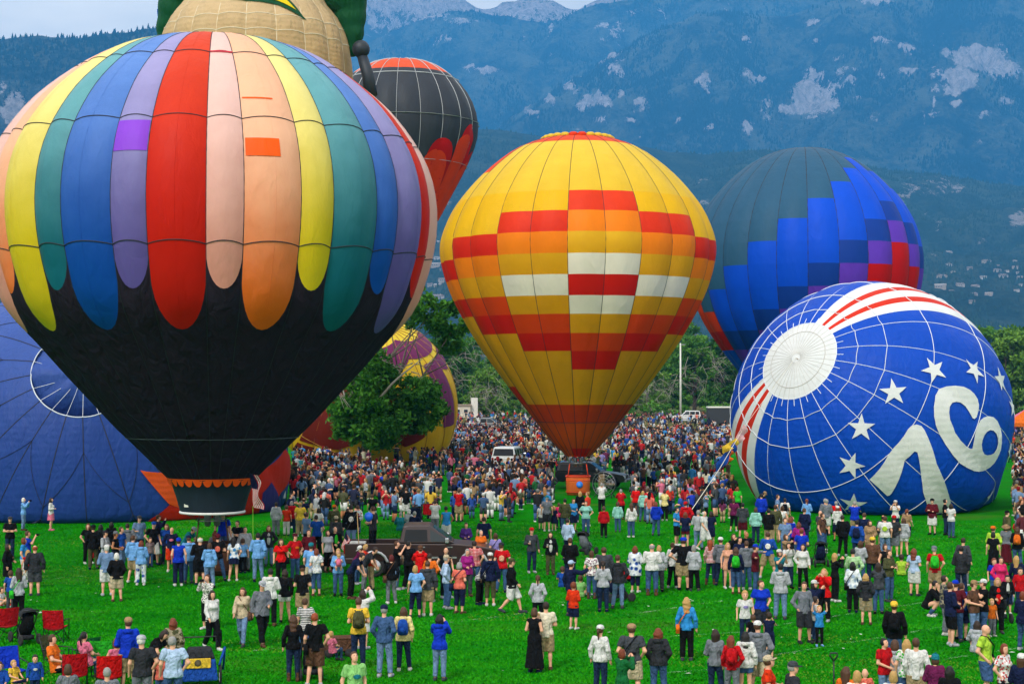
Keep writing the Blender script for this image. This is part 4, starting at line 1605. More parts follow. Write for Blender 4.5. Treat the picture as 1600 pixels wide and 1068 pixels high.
def tp(px, py, dy=0.0):
    W = at_depth(px, py, DT + dy)
    return [W[0] - tb_[0], W[1] - tb_[1], W[2]]


ST = FPX / DT
bl_ = []
for (px, py, r, dy) in ((655, 468, 26, 0), (690, 505, 28, 1), (668, 498, 30, -1), (705, 545, 22, 1), (606, 566, 24, 0), (640, 452, 20, 0), (712, 508, 20, 0), (700, 475, 18, .5), (668, 612, 22, -1), (582, 590, 40, -1.5), (560, 625, 36, -1), (548, 655, 28, 0), (600, 640, 40, -2), 
                     (655, 615, 32, -1.5), (670, 640, 28, -.5), (590, 672, 30, -1.5), (572, 688, 22, -1), (530, 628, 20, 0), (535, 668, 18, .5), (640, 660, 22, -1), (560, 575, 26, 2), (660, 665, 16, -1)):
    bl_.append([*tp(px, py, dy), r * 1.0 / ST])
me, C = crown_mesh('crown', bl_, 330, 36000, 0.23, LEAF1, rgT)
link('crown', me, tree)
tips = [b_[:3] for b_ in bl_[::2]]
link('trunk', trunk_mesh(0.48, tp(574, 668), tips, rgT, mat=plain('grey_bark', (0.15, 0.125, 0.10), .95, vary=.4, scale=3, bump=1, bscale=12)), tree)
tw = MB()
link('dead_twigs', twigs_mesh(tp(563, 600, -2.4), 3.6, 9, rgT), tree)
link('dead_twigs', twigs_mesh(tp(532, 615, -1.5), 2.6, 5, rgT), tree)
link('dead_branch', MB().tube([tp(585, 632, -3), tp(612, 600, -3), tp(628, 585, -3), tp(660, 560, -2.5)], [.16, .12, .09, .03], 6).data('dead_branch', DEADWOOD), tree)
link('dead_twigs', twigs_mesh(tp(650, 565, -2.5), 2.2, 4, rgT), tree)

# ---- the belt of trees behind the field: each tree a thing
VAR = []
for v, (hh, rr, mat, nb, dead) in enumerate(((19, 7.0, LEAF2, 9, 0), (17, 6.2, LEAF2, 8, 2), (15, 6.8, LEAF3, 8, 0), (21, 6.0, LEAF4, 9, 2), (13, 6.0, LEAF3, 7, 4))):
    bs = []
    for k in range(nb):
        a = 2 * math.pi * k / nb * 2.4
        z = hh * (0.30 + 0.58 * k / (nb - 1))
        rad = rr * (1 - .75 * abs(k / (nb - 1) - .4)) * .55
        bs.append([math.cos(a) * rad, math.sin(a) * rad, z, rr * rgT.uniform(.34, .5)])
    bs += [[math.cos(a) * rr * .7, math.sin(a) * rr * .7, hh * rgT.uniform(.12, .3), rr * .34] for a in np.linspace(0, 5.4, 6)]
    bs.append([0, 0, hh * .9, rr * .33])
    cm, C = crown_mesh('crown', bs, 230, 12000, 0.42, mat, rgT)
    tm = trunk_mesh(.45, (.2, .1, hh * .3), [b_[:3] for b_ in bs[::2]], rgT)
    dm = [twigs_mesh((math.cos(q) * rr * .8, -rr * .75, hh * rgT.uniform(.4, .75)), 6.5, 14, rgT, .7) for q in np.linspace(1, 2.2, dead)] if dead else []
    VAR.append((cm, tm, dm))
KINDS_T = ['tall leafy mid green tree', 'broad tree with bare grey twigs', 'round pale green tree', 'tall dark green tree with dead branches', 'sprawling pale tree with bare limbs']
belt = [  # px, D, variant, scale, where
    (704, 372, 3, 1.0, 'right behind the shade tree'), (738, 395, 0, .98, 'left of the yellow balloon'), (772, 380, 1, .82, 'left of the yellow balloon'), (812, 365, 2, .78, 'at the left edge of the yellow balloon'), (756, 352, 4, .8, 'above the cream wall'),
    (850, 400, 0, .9, 'behind the lower yellow balloon'), (905, 410, 3, .85, 'straight behind the basket of the yellow balloon'), (962, 385, 1, .75, 'at the right edge of the yellow balloon'), (1008, 372, 4, .95, 'left of the white pole'),
    (1040, 405, 0, 1.0, 'just left of the white pole'), (1085, 380, 1, 1.08, 'just right of the white pole'), (1125, 395, 3, 1.0, 'behind the dark trailer'), (1068, 420, 3, 1.12, 'rising behind the white pole'), (1165, 410, 0, 1.0, 'behind the pixel balloon'),
    (1540, 400, 0, 1.15, 'right of the starred balloon'), (1572, 385, 2, 1.3, 'right of the starred balloon by the canopy'), (1606, 395, 1, 1.15, 'at the right border above the canopy'), (1588, 420, 3, 1.1, 'tallest behind the canopy'), (1500, 430, 3, 1.1, 'behind the top of the starred balloon'),
    (665, 400, 0, .95, 'behind the half inflated balloon'), (620, 410, 1, .95, 'hidden mostly by the half inflated balloon'), (1240, 420, 1, 1.0, 'behind the pixel balloon basket'), (1660, 400, 0, 1.1, 'beyond the right border')]
for i, (px, D, v, sc, where) in enumerate(belt):
    cm, tm, dm = VAR[v]
    b = at(px, 598 + 2500 * 7.4 / D)
    t = tag(empty('tree', (b[0], b[1], 0), rgT.uniform(0, .6) - .3), KINDS_T[v] + ' ' + where, 'tree', 'trees along the back of the field')
    for nm, me in [('crown', cm), ('trunk', tm)] + [('dead_twigs', q) for q in dm]:
        link(nm, me, t)
    t.scale = (sc, sc, sc * rgT.uniform(.95, 1.05))

# a strip of bushes under the trees
bb = [[x, 352 + rgT.uniform(-6, 10), rgT.uniform(.5, 1.6), rgT.uniform(1.2, 2.2)] for x in np.arange(-62, 150, 2.3) if not (-20 < x < -6)]
me, C = crown_mesh('undergrowth', bb, 500, 20000, .4, LEAF2, rgT)
tag(link('undergrowth', me), 'low bushes under the trees behind the field', kind='stuff')

# ---- light pole, cream building, white sign
pb = at(1063.5, 598 + 2500 * 7.4 / 330)
pole = tag(empty('light_pole', (pb[0], pb[1], 0)), 'tall white light pole standing between the yellow and pixel balloons', 'light pole')
MB().tube([(0, 0, 0), (0, 0, 8), (0, 0, 15.6)], [.24, .2, .15], 10).build('pole', plain('white_paint', H('cfcfc4'), .5), pole)
MB().box((.55, 0, 15.3), (.9, .35, .16)).build('lamp_head', plain('lamp_grey', H('9a9c98'), .5), pole)
MB().lathe([(.5, 0), (.5, .3), (.32, .34), (.3, .36)], 12).build('pole_base', plain('concrete', (.35, .34, .32), .9), pole)
cb = at(716, 598 + 2500 * 7.4 / 345)
bld = tag(empty('park_building', (cb[0], cb[1], 0)), 'low cream park building with a taller end wall behind the far crowd', 'building')
CREAM = plain('cream_render', (.52, .46, .38), .9)
MB().box((0, 0, 1.25), (5.4, 4, 2.5)).build('wall', CREAM, bld, False)
MB().box((3.5, .4, 2.1), (1.4, 3, 4.2)).build('end_wall', plain('pale_render', (.62, .6, .55), .9), bld, False)
MB().box((0, 0, 2.65), (5.9, 4.5, .28)).build('roof', plain('tan_roof', (.28, .22, .17), .9), bld, False)
for x in (-1.7, 0, 1.7):
    w = MB().box((x, -2.02, 1.4), (.95, .08, .8)).build('window_frame', plain('white_paint', H('cfcfc4'), .5), bld, False)
    MB().box((x, -2.075, 1.4), (.8, .03, .65)).build('pane', glass('window_glass'), w, False)

# ---- houses on the foothill
hv, hf, hr, hnu, hnv = hillA
hgrid = hv.reshape(hnv, hnu, 3)
hus = np.linspace(-700, 2300, hnu)


def on_hill(px, py):
    i = np.searchsorted(hus, px)
    f = (px - hus[i - 1]) / (hus[i] - hus[i - 1])
    colm = hgrid[:, i - 1] * (1 - f) + hgrid[:, i] * f
    y = project(colm)[:, 1]
    for j in range(len(y) - 8, 0, -1):
        if (y[j] - py) * (y[j - 1] - py) <= 0:
            k = (py - y[j]) / (y[j - 1] - y[j] + 1e-9)
            return colm[j] * (1 - k) + colm[j - 1] * k
    return None


def house_meshes(L_, W_, Hh, rh, wing):
    a = MB().box((0, 0, Hh / 2 - 2), (L_, W_, Hh + 4))
    if wing:
        a.box((L_ * .32, -W_ * .45, Hh * .45 - 2), (L_ * .34, W_ * .7, Hh * .9 + 4))
    r = MB()

    def gable(cx, cy, z, l, w, h, along):
        o = .6
        if along:
            v = [(cx - l / 2 - o, cy - w / 2 - o, z), (cx + l / 2 + o, cy - w / 2 - o, z), (cx + l / 2 + o, cy + w / 2 + o, z), (cx - l / 2 - o, cy + w / 2 + o, z), (cx - l / 2 - o, cy, z + h), (cx + l / 2 + o, cy, z + h)]
            r.add(v, [(0, 1, 5, 4), (2, 3, 4, 5), (0, 4, 3), (1, 2, 5), (3, 2, 1, 0)])
        else:
            v = [(cx - l / 2 - o, cy - w / 2 - o, z), (cx + l / 2 + o, cy - w / 2 - o, z), (cx + l / 2 + o, cy + w / 2 + o, z), (cx - l / 2 - o, cy + w / 2 + o, z), (cx, cy - w / 2 - o, z + h), (cx, cy + w / 2 + o, z + h)]
            r.add(v, [(1, 2, 5, 4), (3, 0, 4, 5), (0, 1, 4), (2, 3, 5), (3, 2, 1, 0)])
    gable(0, 0, Hh + .02, L_, W_, rh, True)
    if wing:
        gable(L_ * .32, -W_ * .45, Hh * .9 + .03, L_ * .34, W_ * .7, rh * .8, False)
    w = MB()
    w.box((0, 0, 0), (L_ * .13, .2, 1.6))
    c = MB().box((0, 0, 0), (1.1, 1.1, rh + 1.6))
    return a, r, w, c


HT = []
for (L_, W_, Hh, rh, wing, wallc, roofc) in ((22, 12, 6.5, 3.4, True, (.40, .36, .32), (.20, .16, .14)), (18, 11, 5, 3, False, (.50, .48, .45), (.24, .21, .19)), (26, 13, 7.5, 3.8, True, (.36, .31, .26), (.32, .29, .27)), (15, 10, 5, 2.8, False, (.30, .26, .22), (.16, .13, .12))):
    a, r, w, c = house_meshes(L_, W_, Hh, rh, wing)
    i = len(HT)
    HT.append((a.data('wall', plain('house_wall_%d' % i, wallc, .9), False), r.data('roof', plain('house_roof_%d' % i, roofc, .9), False), w.data('window', glass('window_glass'), False), c.data('chimney', plain('house_wall_%d' % i, wallc, .9), False), L_, W_, Hh, rh))
HW = ['cream house with a front gable', 'white long low house', 'large tan house with a pale roof', 'small brown roofed house']
hs = [(1430 + x / 5.086, 270 + y / 5.086) for x, y in ((150, 715), (272, 735), (262, 645), (438, 765), (570, 715), (480, 658), (790, 710), (800, 758), (822, 798), (842, 840), (662, 742), (215, 835), (405, 862), (545, 838), (480, 912),
      (812, 942), (590, 972), (455, 1032), (292, 950), (120, 790), (62, 692), (655, 782), (735, 785), (205, 917), (95, 770), (700, 830), (310, 800), (640, 900), (360, 900), (850, 900), (770, 890), (470, 975))]
hs += [(650 + x / 5.93, 320 + y / 5.93) for x, y in ((110, 360), (205, 362), (150, 105), (130, 500), (190, 498), (180, 572), (232, 606), (250, 712), (200, 756), (150, 872), (205, 868), (282, 940), (345, 940), (130, 750), (90, 600))]
gx_names = {True: 'on the foothill right of the starred balloon', False: 'on the foothill between the striped and yellow balloons'}
_hp = {}


def house_place(px, py):
    """Where a house stands among the others: counted by rows up the slope."""
    right = px > 1000
    side = [h for h in hs if (h[0] > 1000) == right]
    above = sorted(h[1] for h in side)
    k = above.index(py)
    if right:
        col_ = ['beside the pixel balloon', 'above the starred balloon', 'above the fallen balloon shoulder', 'towards the right border', 'at the right border'][min(4, int((px - 1430) / 34))]
    else:
        col_ = 'by the striped balloon' if px < 678 else 'by the yellow balloon'
    word = ['first', 'second', 'third', 'fourth', 'fifth', 'sixth', 'seventh', 'eighth', 'ninth', 'tenth'][sum(1 for h in side if h[1] < py and house_col(h) == house_col((px, py)))]
    return '%s highest %s' % (word, col_) if word != 'first' else 'highest up the slope %s' % col_


def house_col(h):
    return (h[0] > 1000, min(4, int((h[0] - 1430) / 34)) if h[0] > 1000 else h[0] < 678)


for i, (px, py) in enumerate(hs):
    P = on_hill(px, py)
    if P is None:
        continue
    k = [0, 1, 2, 3, 0, 2, 1][i % 7]
    wm, rm, win, ch, L_, W_, Hh, rh = HT[k]
    hsn = empty('house', P + [0, 0, -.5], float(rgT.uniform(-.5, .5)))
    row = 'highest row' if py < 400 else ('upper row' if py < 425 else ('middle row' if py < 450 else 'lowest row'))
    tag(hsn, '%s %s' % (HW[k], house_place(px, py)), 'house', 'houses scattered over the foothill')
    hsn.scale = [float(rgT.uniform(.55, .95))] * 3
    link('wall', wm, hsn)
    ro = link('roof', rm, hsn)
    link('chimney', ch, ro, (L_ * .25, W_ * .12, Hh + rh * .6))
    for q in (-.36, -.13, .1):
        link('window', win, hsn, (L_ * q, -W_ / 2 - .06, Hh * .6))
# ------------------------------------------------------------------ people: bodies, clothes, hair
def surfnet(f, lo, hi, h):
    """Quads of the zero surface of f (negative inside), one vertex per crossed cell."""
    n = np.maximum(((np.array(hi) - lo) / h).astype(int) + 2, 4)
    ax = [lo[i] + h * np.arange(n[i]) for i in range(3)]
    G = np.stack(np.meshgrid(*ax, indexing='ij'), -1).reshape(-1, 3)
    d = f(G).reshape(n)
    ins = d < 0
    c = n - 1
    S = np.zeros((*c, 3))
    W = np.zeros(c)

    def sl(o):
        return tuple(slice(o[i], o[i] + c[i]) for i in range(3))
    for axis in range(3):
        o1, o2 = [i for i in range(3) if i != axis]
        for a in (0, 1):
            for b in (0, 1):
                s0 = [0, 0, 0]
                s0[o1], s0[o2] = a, b
                s1 = list(s0)
                s1[axis] = 1
                d0, d1 = d[sl(s0)], d[sl(s1)]
                cr = (d0 < 0) != (d1 < 0)
                t = np.where(cr, d0 / np.where(d0 - d1 == 0, 1e-9, d0 - d1), 0)
                for i in range(3):
                    S[..., i] += np.where(cr, s0[i] + (t if i == axis else 0), 0)
                W += cr
    act = W > 0
    idx = -np.ones(c, int)
    idx[act] = np.arange(act.sum())
    cell = np.stack(np.meshgrid(*[np.arange(k) for k in c], indexing='ij'), -1)
    V = (cell[act] + S[act] / W[act][:, None]) * h + lo
    Fs = []
    for axis in range(3):
        o1, o2 = (axis + 1) % 3, (axis + 2) % 3
        s0 = [slice(0, n[i]) for i in range(3)]
        s0[axis] = slice(0, n[axis] - 1)
        s1 = [slice(0, n[i]) for i in range(3)]
        s1[axis] = slice(1, n[axis])
        A, B = ins[tuple(s0)], ins[tuple(s1)]
        for flip in (False, True):
            E = np.argwhere((A & ~B) if not flip else (~A & B))
            E = E[(E[:, o1] > 0) & (E[:, o2] > 0) & (E[:, o1] < c[o1]) & (E[:, o2] < c[o2])]
            if not len(E):
                continue
            q = []
            for da, db in ((1, 1), (0, 1), (0, 0), (1, 0)):
                e = E.copy()
                e[:, o1] -= da
                e[:, o2] -= db
                q.append(idx[e[:, 0], e[:, 1], e[:, 2]])
            q = np.stack(q, 1)
            Fs.append(q if not flip else q[:, ::-1])
    F = np.concatenate(Fs)
    F = F[(F >= 0).all(1)]
    return V, F


def seg_d(P, a, b, r1, r2, side=None, k=1.0):
    a, b = np.asarray(a, float), np.asarray(b, float)
    ab = b - a
    t = np.clip(((P - a) @ ab) / (ab @ ab + 1e-9), 0, 1)
    q = P - a - t[:, None] * ab
    if side is not None and k != 1.0:
        s = q @ side
        q = q - s[:, None] * side * (1 - 1 / k)
    return np.sqrt((q * q).sum(1)) - (r1 + (r2 - r1) * t)


def smin(a, b, k):
    h = np.clip(0.5 + 0.5 * (b - a) / k, 0, 1)
    return b * (1 - h) + a * h - k * h * (1 - h)


# joints of an adult 1.72 m tall who faces -Y; L is the person's left (+X)
BASE = dict(pel=(0, 0, .93), chest=(0, 0, 1.26), neck=(0, .015, 1.445), head=(0, -.012, 1.60),
            shL=(.175, .015, 1.40), shR=(-.175, .015, 1.40), elL=(.262, .055, 1.13), elR=(-.262, .055, 1.13), wrL=(.278, -.02, .89), wrR=(-.278, -.02, .89),
            hipL=(.09, 0, .90), hipR=(-.09, 0, .90), knL=(.105, -.02, .49), knR=(-.105, -.02, .49), anL=(.115, .025, .085), anR=(-.115, .025, .085),
            tilt=0.0, turn=0.0, ftL=0.0, ftR=0.0)
POSES = {
    'stand': {},
    'standb': dict(elL=(.25, .0, 1.13), wrL=(.13, -.19, 1.06), elR=(-.255, .06, 1.13), wrR=(-.24, -.04, .89), hipL=(.10, 0, .90), hipR=(-.08, 0, .91), knR=(-.12, -.09, .49), anR=(-.17, -.03, .085), tilt=.2, turn=.35),
    'standc': dict(elR=(-.30, .08, 1.15), wrR=(-.19, -.02, .97), elL=(.25, .02, 1.13), wrL=(.26, -.10, .91), knL=(.13, -.08, .49), anL=(.19, .02, .085), tilt=.05, turn=-.4, neck=(.015, .015, 1.44), head=(.02, -.01, 1.595)),
    'standd': dict(elL=(.24, -.02, 1.14), wrL=(.08, -.21, 1.12), elR=(-.24, .0, 1.13), wrR=(-.09, -.21, 1.04), anL=(.15, -.05, .085), knL=(.12, -.07, .49), tilt=.3, turn=.15),
    'pockets': dict(elL=(.27, .09, 1.13), elR=(-.27, .09, 1.13), wrL=(.18, -.07, .94), wrR=(-.18, -.07, .94), knR=(-.12, -.07, .48), anR=(-.15, -.02, .085), tilt=.08),
    'lookup': dict(tilt=.42, elL=(.24, .06, 1.12), wrL=(.22, -.07, .90), chest=(0, .015, 1.26), neck=(0, .035, 1.44), head=(0, .035, 1.60)),
    'folded': dict(elL=(.25, -.03, 1.14), elR=(-.25, -.03, 1.14), wrL=(-.05, -.19, 1.17), wrR=(.05, -.17, 1.13), tilt=.15),
    'hips': dict(elL=(.36, .07, 1.14), elR=(-.36, .07, 1.14), wrL=(.19, -.01, .99), wrR=(-.19, -.01, .99), tilt=.15),
    'photo': dict(elL=(.23, -.17, 1.26), elR=(-.23, -.17, 1.26), wrL=(.07, -.29, 1.50), wrR=(-.07, -.29, 1.50), tilt=.18),
    'photo_up': dict(elL=(.22, -.24, 1.44), elR=(-.22, -.24, 1.44), wrL=(.06, -.33, 1.68), wrR=(-.06, -.33, 1.68), tilt=.3),
    'walk': dict(knL=(.09, -.19, .50), anL=(.09, -.27, .10), knR=(-.09, .03, .49), anR=(-.09, .32, .16), elL=(.23, .13, 1.14), wrL=(.22, .12, .89), elR=(-.23, -.05, 1.13), wrR=(-.21, -.22, .95), ftR=.7),
    'stride': dict(knL=(.09, .05, .50), anL=(.09, .25, .13), knR=(-.09, -.15, .50), anR=(-.09, -.23, .09), wrL=(.12, -.2, 1.08), elL=(.24, .0, 1.13), elR=(-.24, .1, 1.13), wrR=(-.24, .08, .88), ftL=.6, tilt=-.2),
    'point': dict(elR=(-.30, -.20, 1.36), wrR=(-.33, -.43, 1.46), tilt=.2),
    'holding': dict(elL=(.24, .03, 1.13), elR=(-.24, .03, 1.13), wrL=(.10, -.2, 1.12), wrR=(-.10, -.2, 1.08), tilt=-.05),
    'cup': dict(elR=(-.25, .03, 1.13), wrR=(-.17, -.2, 1.15), tilt=.1),
    'wide': dict(anL=(.27, .03, .085), anR=(-.27, .03, .085), knL=(.19, -.02, .49), knR=(-.19, -.02, .49), elL=(.27, .03, 1.13), elR=(-.27, .03, 1.13), wrL=(.14, -.15, 1.08), wrR=(-.14, -.15, 1.08), tilt=.15),
    'shade': dict(elR=(-.30, -.12, 1.44), wrR=(-.10, -.17, 1.60), tilt=.25),
    'around': dict(elR=(-.40, .0, 1.33), wrR=(-.58, -.10, 1.33), tilt=.1),
    'armsup': dict(elL=(.33, -.05, 1.55), elR=(-.33, -.05, 1.55), wrL=(.30, -.1, 1.80), wrR=(-.30, -.1, 1.80), tilt=.3),
    'bend': dict(chest=(0, -.17, 1.20), neck=(0, -.30, 1.34), head=(0, -.40, 1.44), shL=(.175, -.26, 1.32), shR=(-.175, -.26, 1.32), elL=(.24, -.34, 1.05), elR=(-.24, -.34, 1.05), wrL=(.13, -.45, .86), wrR=(-.13, -.45, .86), tilt=-.5),
    'sit': dict(pel=(0, .02, .50), chest=(0, .10, .82), neck=(0, .13, 1.0), head=(0, .11, 1.155), shL=(.175, .125, .96), shR=(-.175, .125, .96), elL=(.26, .02, .72), elR=(-.26, .02, .72), wrL=(.16, -.2, .66), wrR=(-.16, -.2, .66),
                hipL=(.09, .0, .48), hipR=(-.09, .0, .48), knL=(.13, -.40, .50), knR=(-.13, -.40, .50), anL=(.12, -.42, .085), anR=(-.12, -.42, .085), tilt=.1),
    'sit_ground': dict(pel=(0, .05, .13), chest=(0, .08, .45), neck=(0, .06, .63), head=(0, .03, .785), shL=(.175, .06, .59), shR=(-.175, .06, .59), elL=(.27, -.05, .37), elR=(-.27, -.05, .37), wrL=(.16, -.27, .34), wrR=(-.16, -.27, .34),
                       hipL=(.09, .03, .12), hipR=(-.09, .03, .12), knL=(.2, -.33, .34), knR=(-.2, -.33, .34), anL=(.12, -.55, .07), anR=(-.12, -.55, .07)),
    'crouch': dict(pel=(0, .12, .38), chest=(0, -.02, .68), neck=(0, -.10, .85), head=(0, -.15, 1.0), shL=(.175, -.07, .81), shR=(-.175, -.07, .81), elL=(.25, -.25, .60), elR=(-.25, -.25, .60), wrL=(.1, -.42, .62), wrR=(-.1, -.42, .62),
                   hipL=(.09, .12, .36), hipR=(-.09, .12, .36), knL=(.15, -.27, .48), knR=(-.15, -.27, .48), anL=(.13, .02, .085), anR=(-.13, .02, .085)),
}
TOPH = {'sit': 1.275, 'sit_ground': .905, 'crouch': 1.12, 'bend': 1.56}     # height of the top of the head


def joints(pose, build):
    J = {k: (np.array(v, float) if isinstance(v, tuple) else v) for k, v in {**BASE, **POSES[pose]}.items()}
    if build == 'f':
        for s in 'LR':
            q = J['sh' + s] - J['neck']
            J['sh' + s] = J['neck'] + q * [.88, 1, 1]
            J['el' + s] = J['el' + s] * [.94, 1, 1]
            J['wr' + s] = J['wr' + s] * [.95, 1, 1]
    return J


def head_matrix(J, build):
    k = 1.28 if build == 'c' else 0.94
    return Matrix.Translation(Vector(J['head'])) @ Matrix.Rotation(J['turn'], 4, 'Z') @ Matrix.Rotation(-J['tilt'], 4, 'X') @ Matrix.Scale(k, 4)


def unit(v):
    return v / (np.linalg.norm(v) + 1e-9)


def body_segments(J, build):
    f = build == 'f'
    sd = np.array([1.0, 0, 0])
    pel, ch, nk = J['pel'], J['chest'], J['neck']
    waist = pel + (ch - pel) * .5
    k = .92 if build == 'c' else 1.0
    up = unit(nk - ch)
    T = [(pel, waist, .108 if f else .100, .084 if f else .096, sd, 1.36), (waist, ch, .084 if f else .096, .104 if f else .112, sd, 1.30),
         (ch, nk - up * .07, .104, .062, sd, 1.34), (J['shL'] - up * .015, J['shR'] - up * .015, .047 * k, .047 * k, None, 1)]
    if f:
        d = unit(np.cross(unit(ch - pel), sd))
        T += [(ch + sd * .07 + d * -.085, ch - sd * .07 + d * -.085, .062, .062, None, 1)] if d[1] > 0 else [(ch + sd * .07 + d * .085, ch - sd * .07 + d * .085, .062, .062, None, 1)]
    A = [(J['sh' + s], J['el' + s], .05 * k, .042 * k) for s in 'LR']
    B = [(J['el' + s], J['wr' + s], .042 * k, .028 * k) for s in 'LR']
    Th = [(J['hip' + s], J['kn' + s], .092 if f else .086, .058) for s in 'LR']
    Ca = [(J['kn' + s], J['an' + s], .058, .036) for s in 'LR']
    Cb = []
    for s in 'LR':
        a, b = J['kn' + s], J['an' + s]
        p = a + (b - a) * .3 + [0, .018, 0]
        Cb.append((p, a + (b - a) * .5 + [0, .015, 0], .05, .042))
    return T, A, B, Th, Ca, Cb


def fingers(J, s, sgn, b):
    """Four unequal bent fingers and a thumb from the palm."""
    w, e = J['wr' + s], J['el' + s]
    d = unit(w - e)
    side = np.array([0, -1.0, 0]) if abs(d[1]) < .7 else np.array([0, 0, 1.0])
    side = unit(side - d * (side @ d))
    nrm = np.cross(d, side) * sgn
    palm = w + d * .05
    for i, L_ in enumerate((.062, .072, .068, .05)):
        o = palm + side * (.026 - .0175 * i) + d * .025
        m_ = o + d * L_ * .5 - nrm * .004
        t = m_ + unit(d * .8 - nrm * .55) * L_ * .5
        b.tube([o - d * .02, o, m_, t], [.0085, .0095, .0085, .006], 5)
    o = palm + side * .028 - d * .022
    m_ = o + unit(side * .8 + d * .6) * .032
    b.tube([o - side * .012, m_, m_ + unit(d + side * .15) * .03], [.011, .0105, .007], 5)


_BODY = {}


def fan(fn, segs, k):
    r = None
    for s in segs:
        d = fn(*s)
        r = d if r is None else smin(r, d, k)
    return r


def bounds(segs, pad):
    P = np.array([s[0] for s in segs] + [s[1] for s in segs])
    return P.min(0) - pad, P.max(0) + pad


def body_mesh(pose, build, res):
    key = ('body', pose, build, res)
    if key in _BODY:
        return _BODY[key]
    J = joints(pose, build)
    T, A, B, Th, Ca, Cb = body_segments(J, build)
    HM = np.array(head_matrix(J, build))
    hi = np.linalg.inv(HM)

    def f(P):
        r = fan(lambda *s: seg_d(P, *s), T, .04)
        for grp in (A, B, Th, Ca, Cb):
            for s in grp:
                r = smin(r, seg_d(P, *s), .025)
        r = smin(r, seg_d(P, J['neck'] - [0, 0, .03], J['head'] + [0, .012, -.03], .056, .052), .025)
        for s in 'LR':
            d = unit(J['wr' + s] - J['el' + s])
            r = smin(r, seg_d(P, J['wr' + s], J['wr' + s] + d * .075, .03, .034), .012)
            an = J['an' + s]
            ft = J['ft' + s]
            toe = an + np.array([.02 if s == 'L' else -.02, -.16 * math.cos(ft) - .0, -.045 - .16 * math.sin(ft) * .5])
            toe[2] = max(toe[2], .035)
            heel = an + [0, .035, -.045 + .04 * ft]
            r = smin(r, seg_d(P, heel, toe, .038, .036), .02)
        Q = P @ hi[:3, :3].T + hi[:3, 3]
        hd = (np.sqrt(((Q / [.076, .096, .118]) ** 2).sum(1)) - 1) * .085
        hd = smin(hd, (np.sqrt((((Q - [0, -.03, -.065]) / [.052, .055, .05]) ** 2).sum(1)) - 1) * .05, .02)     # jaw
        hd = smin(hd, (np.sqrt((((Q - [0, -.098, -.012]) / [.014, .022, .028]) ** 2).sum(1)) - 1) * .014, .008)   # nose
        for sx in (-1, 1):
            hd = np.minimum(hd, (np.sqrt((((Q - [sx * .078, .008, -.005]) / [.012, .022, .034]) ** 2).sum(1)) - 1) * .012)  # ears
            hd = -smin(-hd, (np.sqrt((((Q - [sx * .032, -.098, .012]) / [.016, .014, .010]) ** 2).sum(1)) - 1) * .01, .006)  # eye sockets
        hd = hd * HM[2, 2] if False else hd * np.linalg.norm(HM[:3, 0])
        return smin(r, hd, .015)
    segs = T + A + B + Th + Ca + [(J['head'], J['head'], 0, 0)]
    lo, hi_ = bounds(segs, .24)
    lo[2] = -.03
    V, F = surfnet(f, lo, hi_, res)
    V[:, 2] = np.maximum(V[:, 2], 0.0)
    b = MB()
    if res < .025:
        for s, sg in (('L', 1), ('R', -1)):
            fingers(J, s, sg, b)
    V2 = np.vstack([V, np.array(b.v)]) if b.v else V
    faces = [tuple(q) for q in F] + [tuple(i + len(V) for i in q) for q in b.f]
    me = mesh_data('person', V2, faces, True, [SKINS[0]])
    _BODY[key] = me
    return me


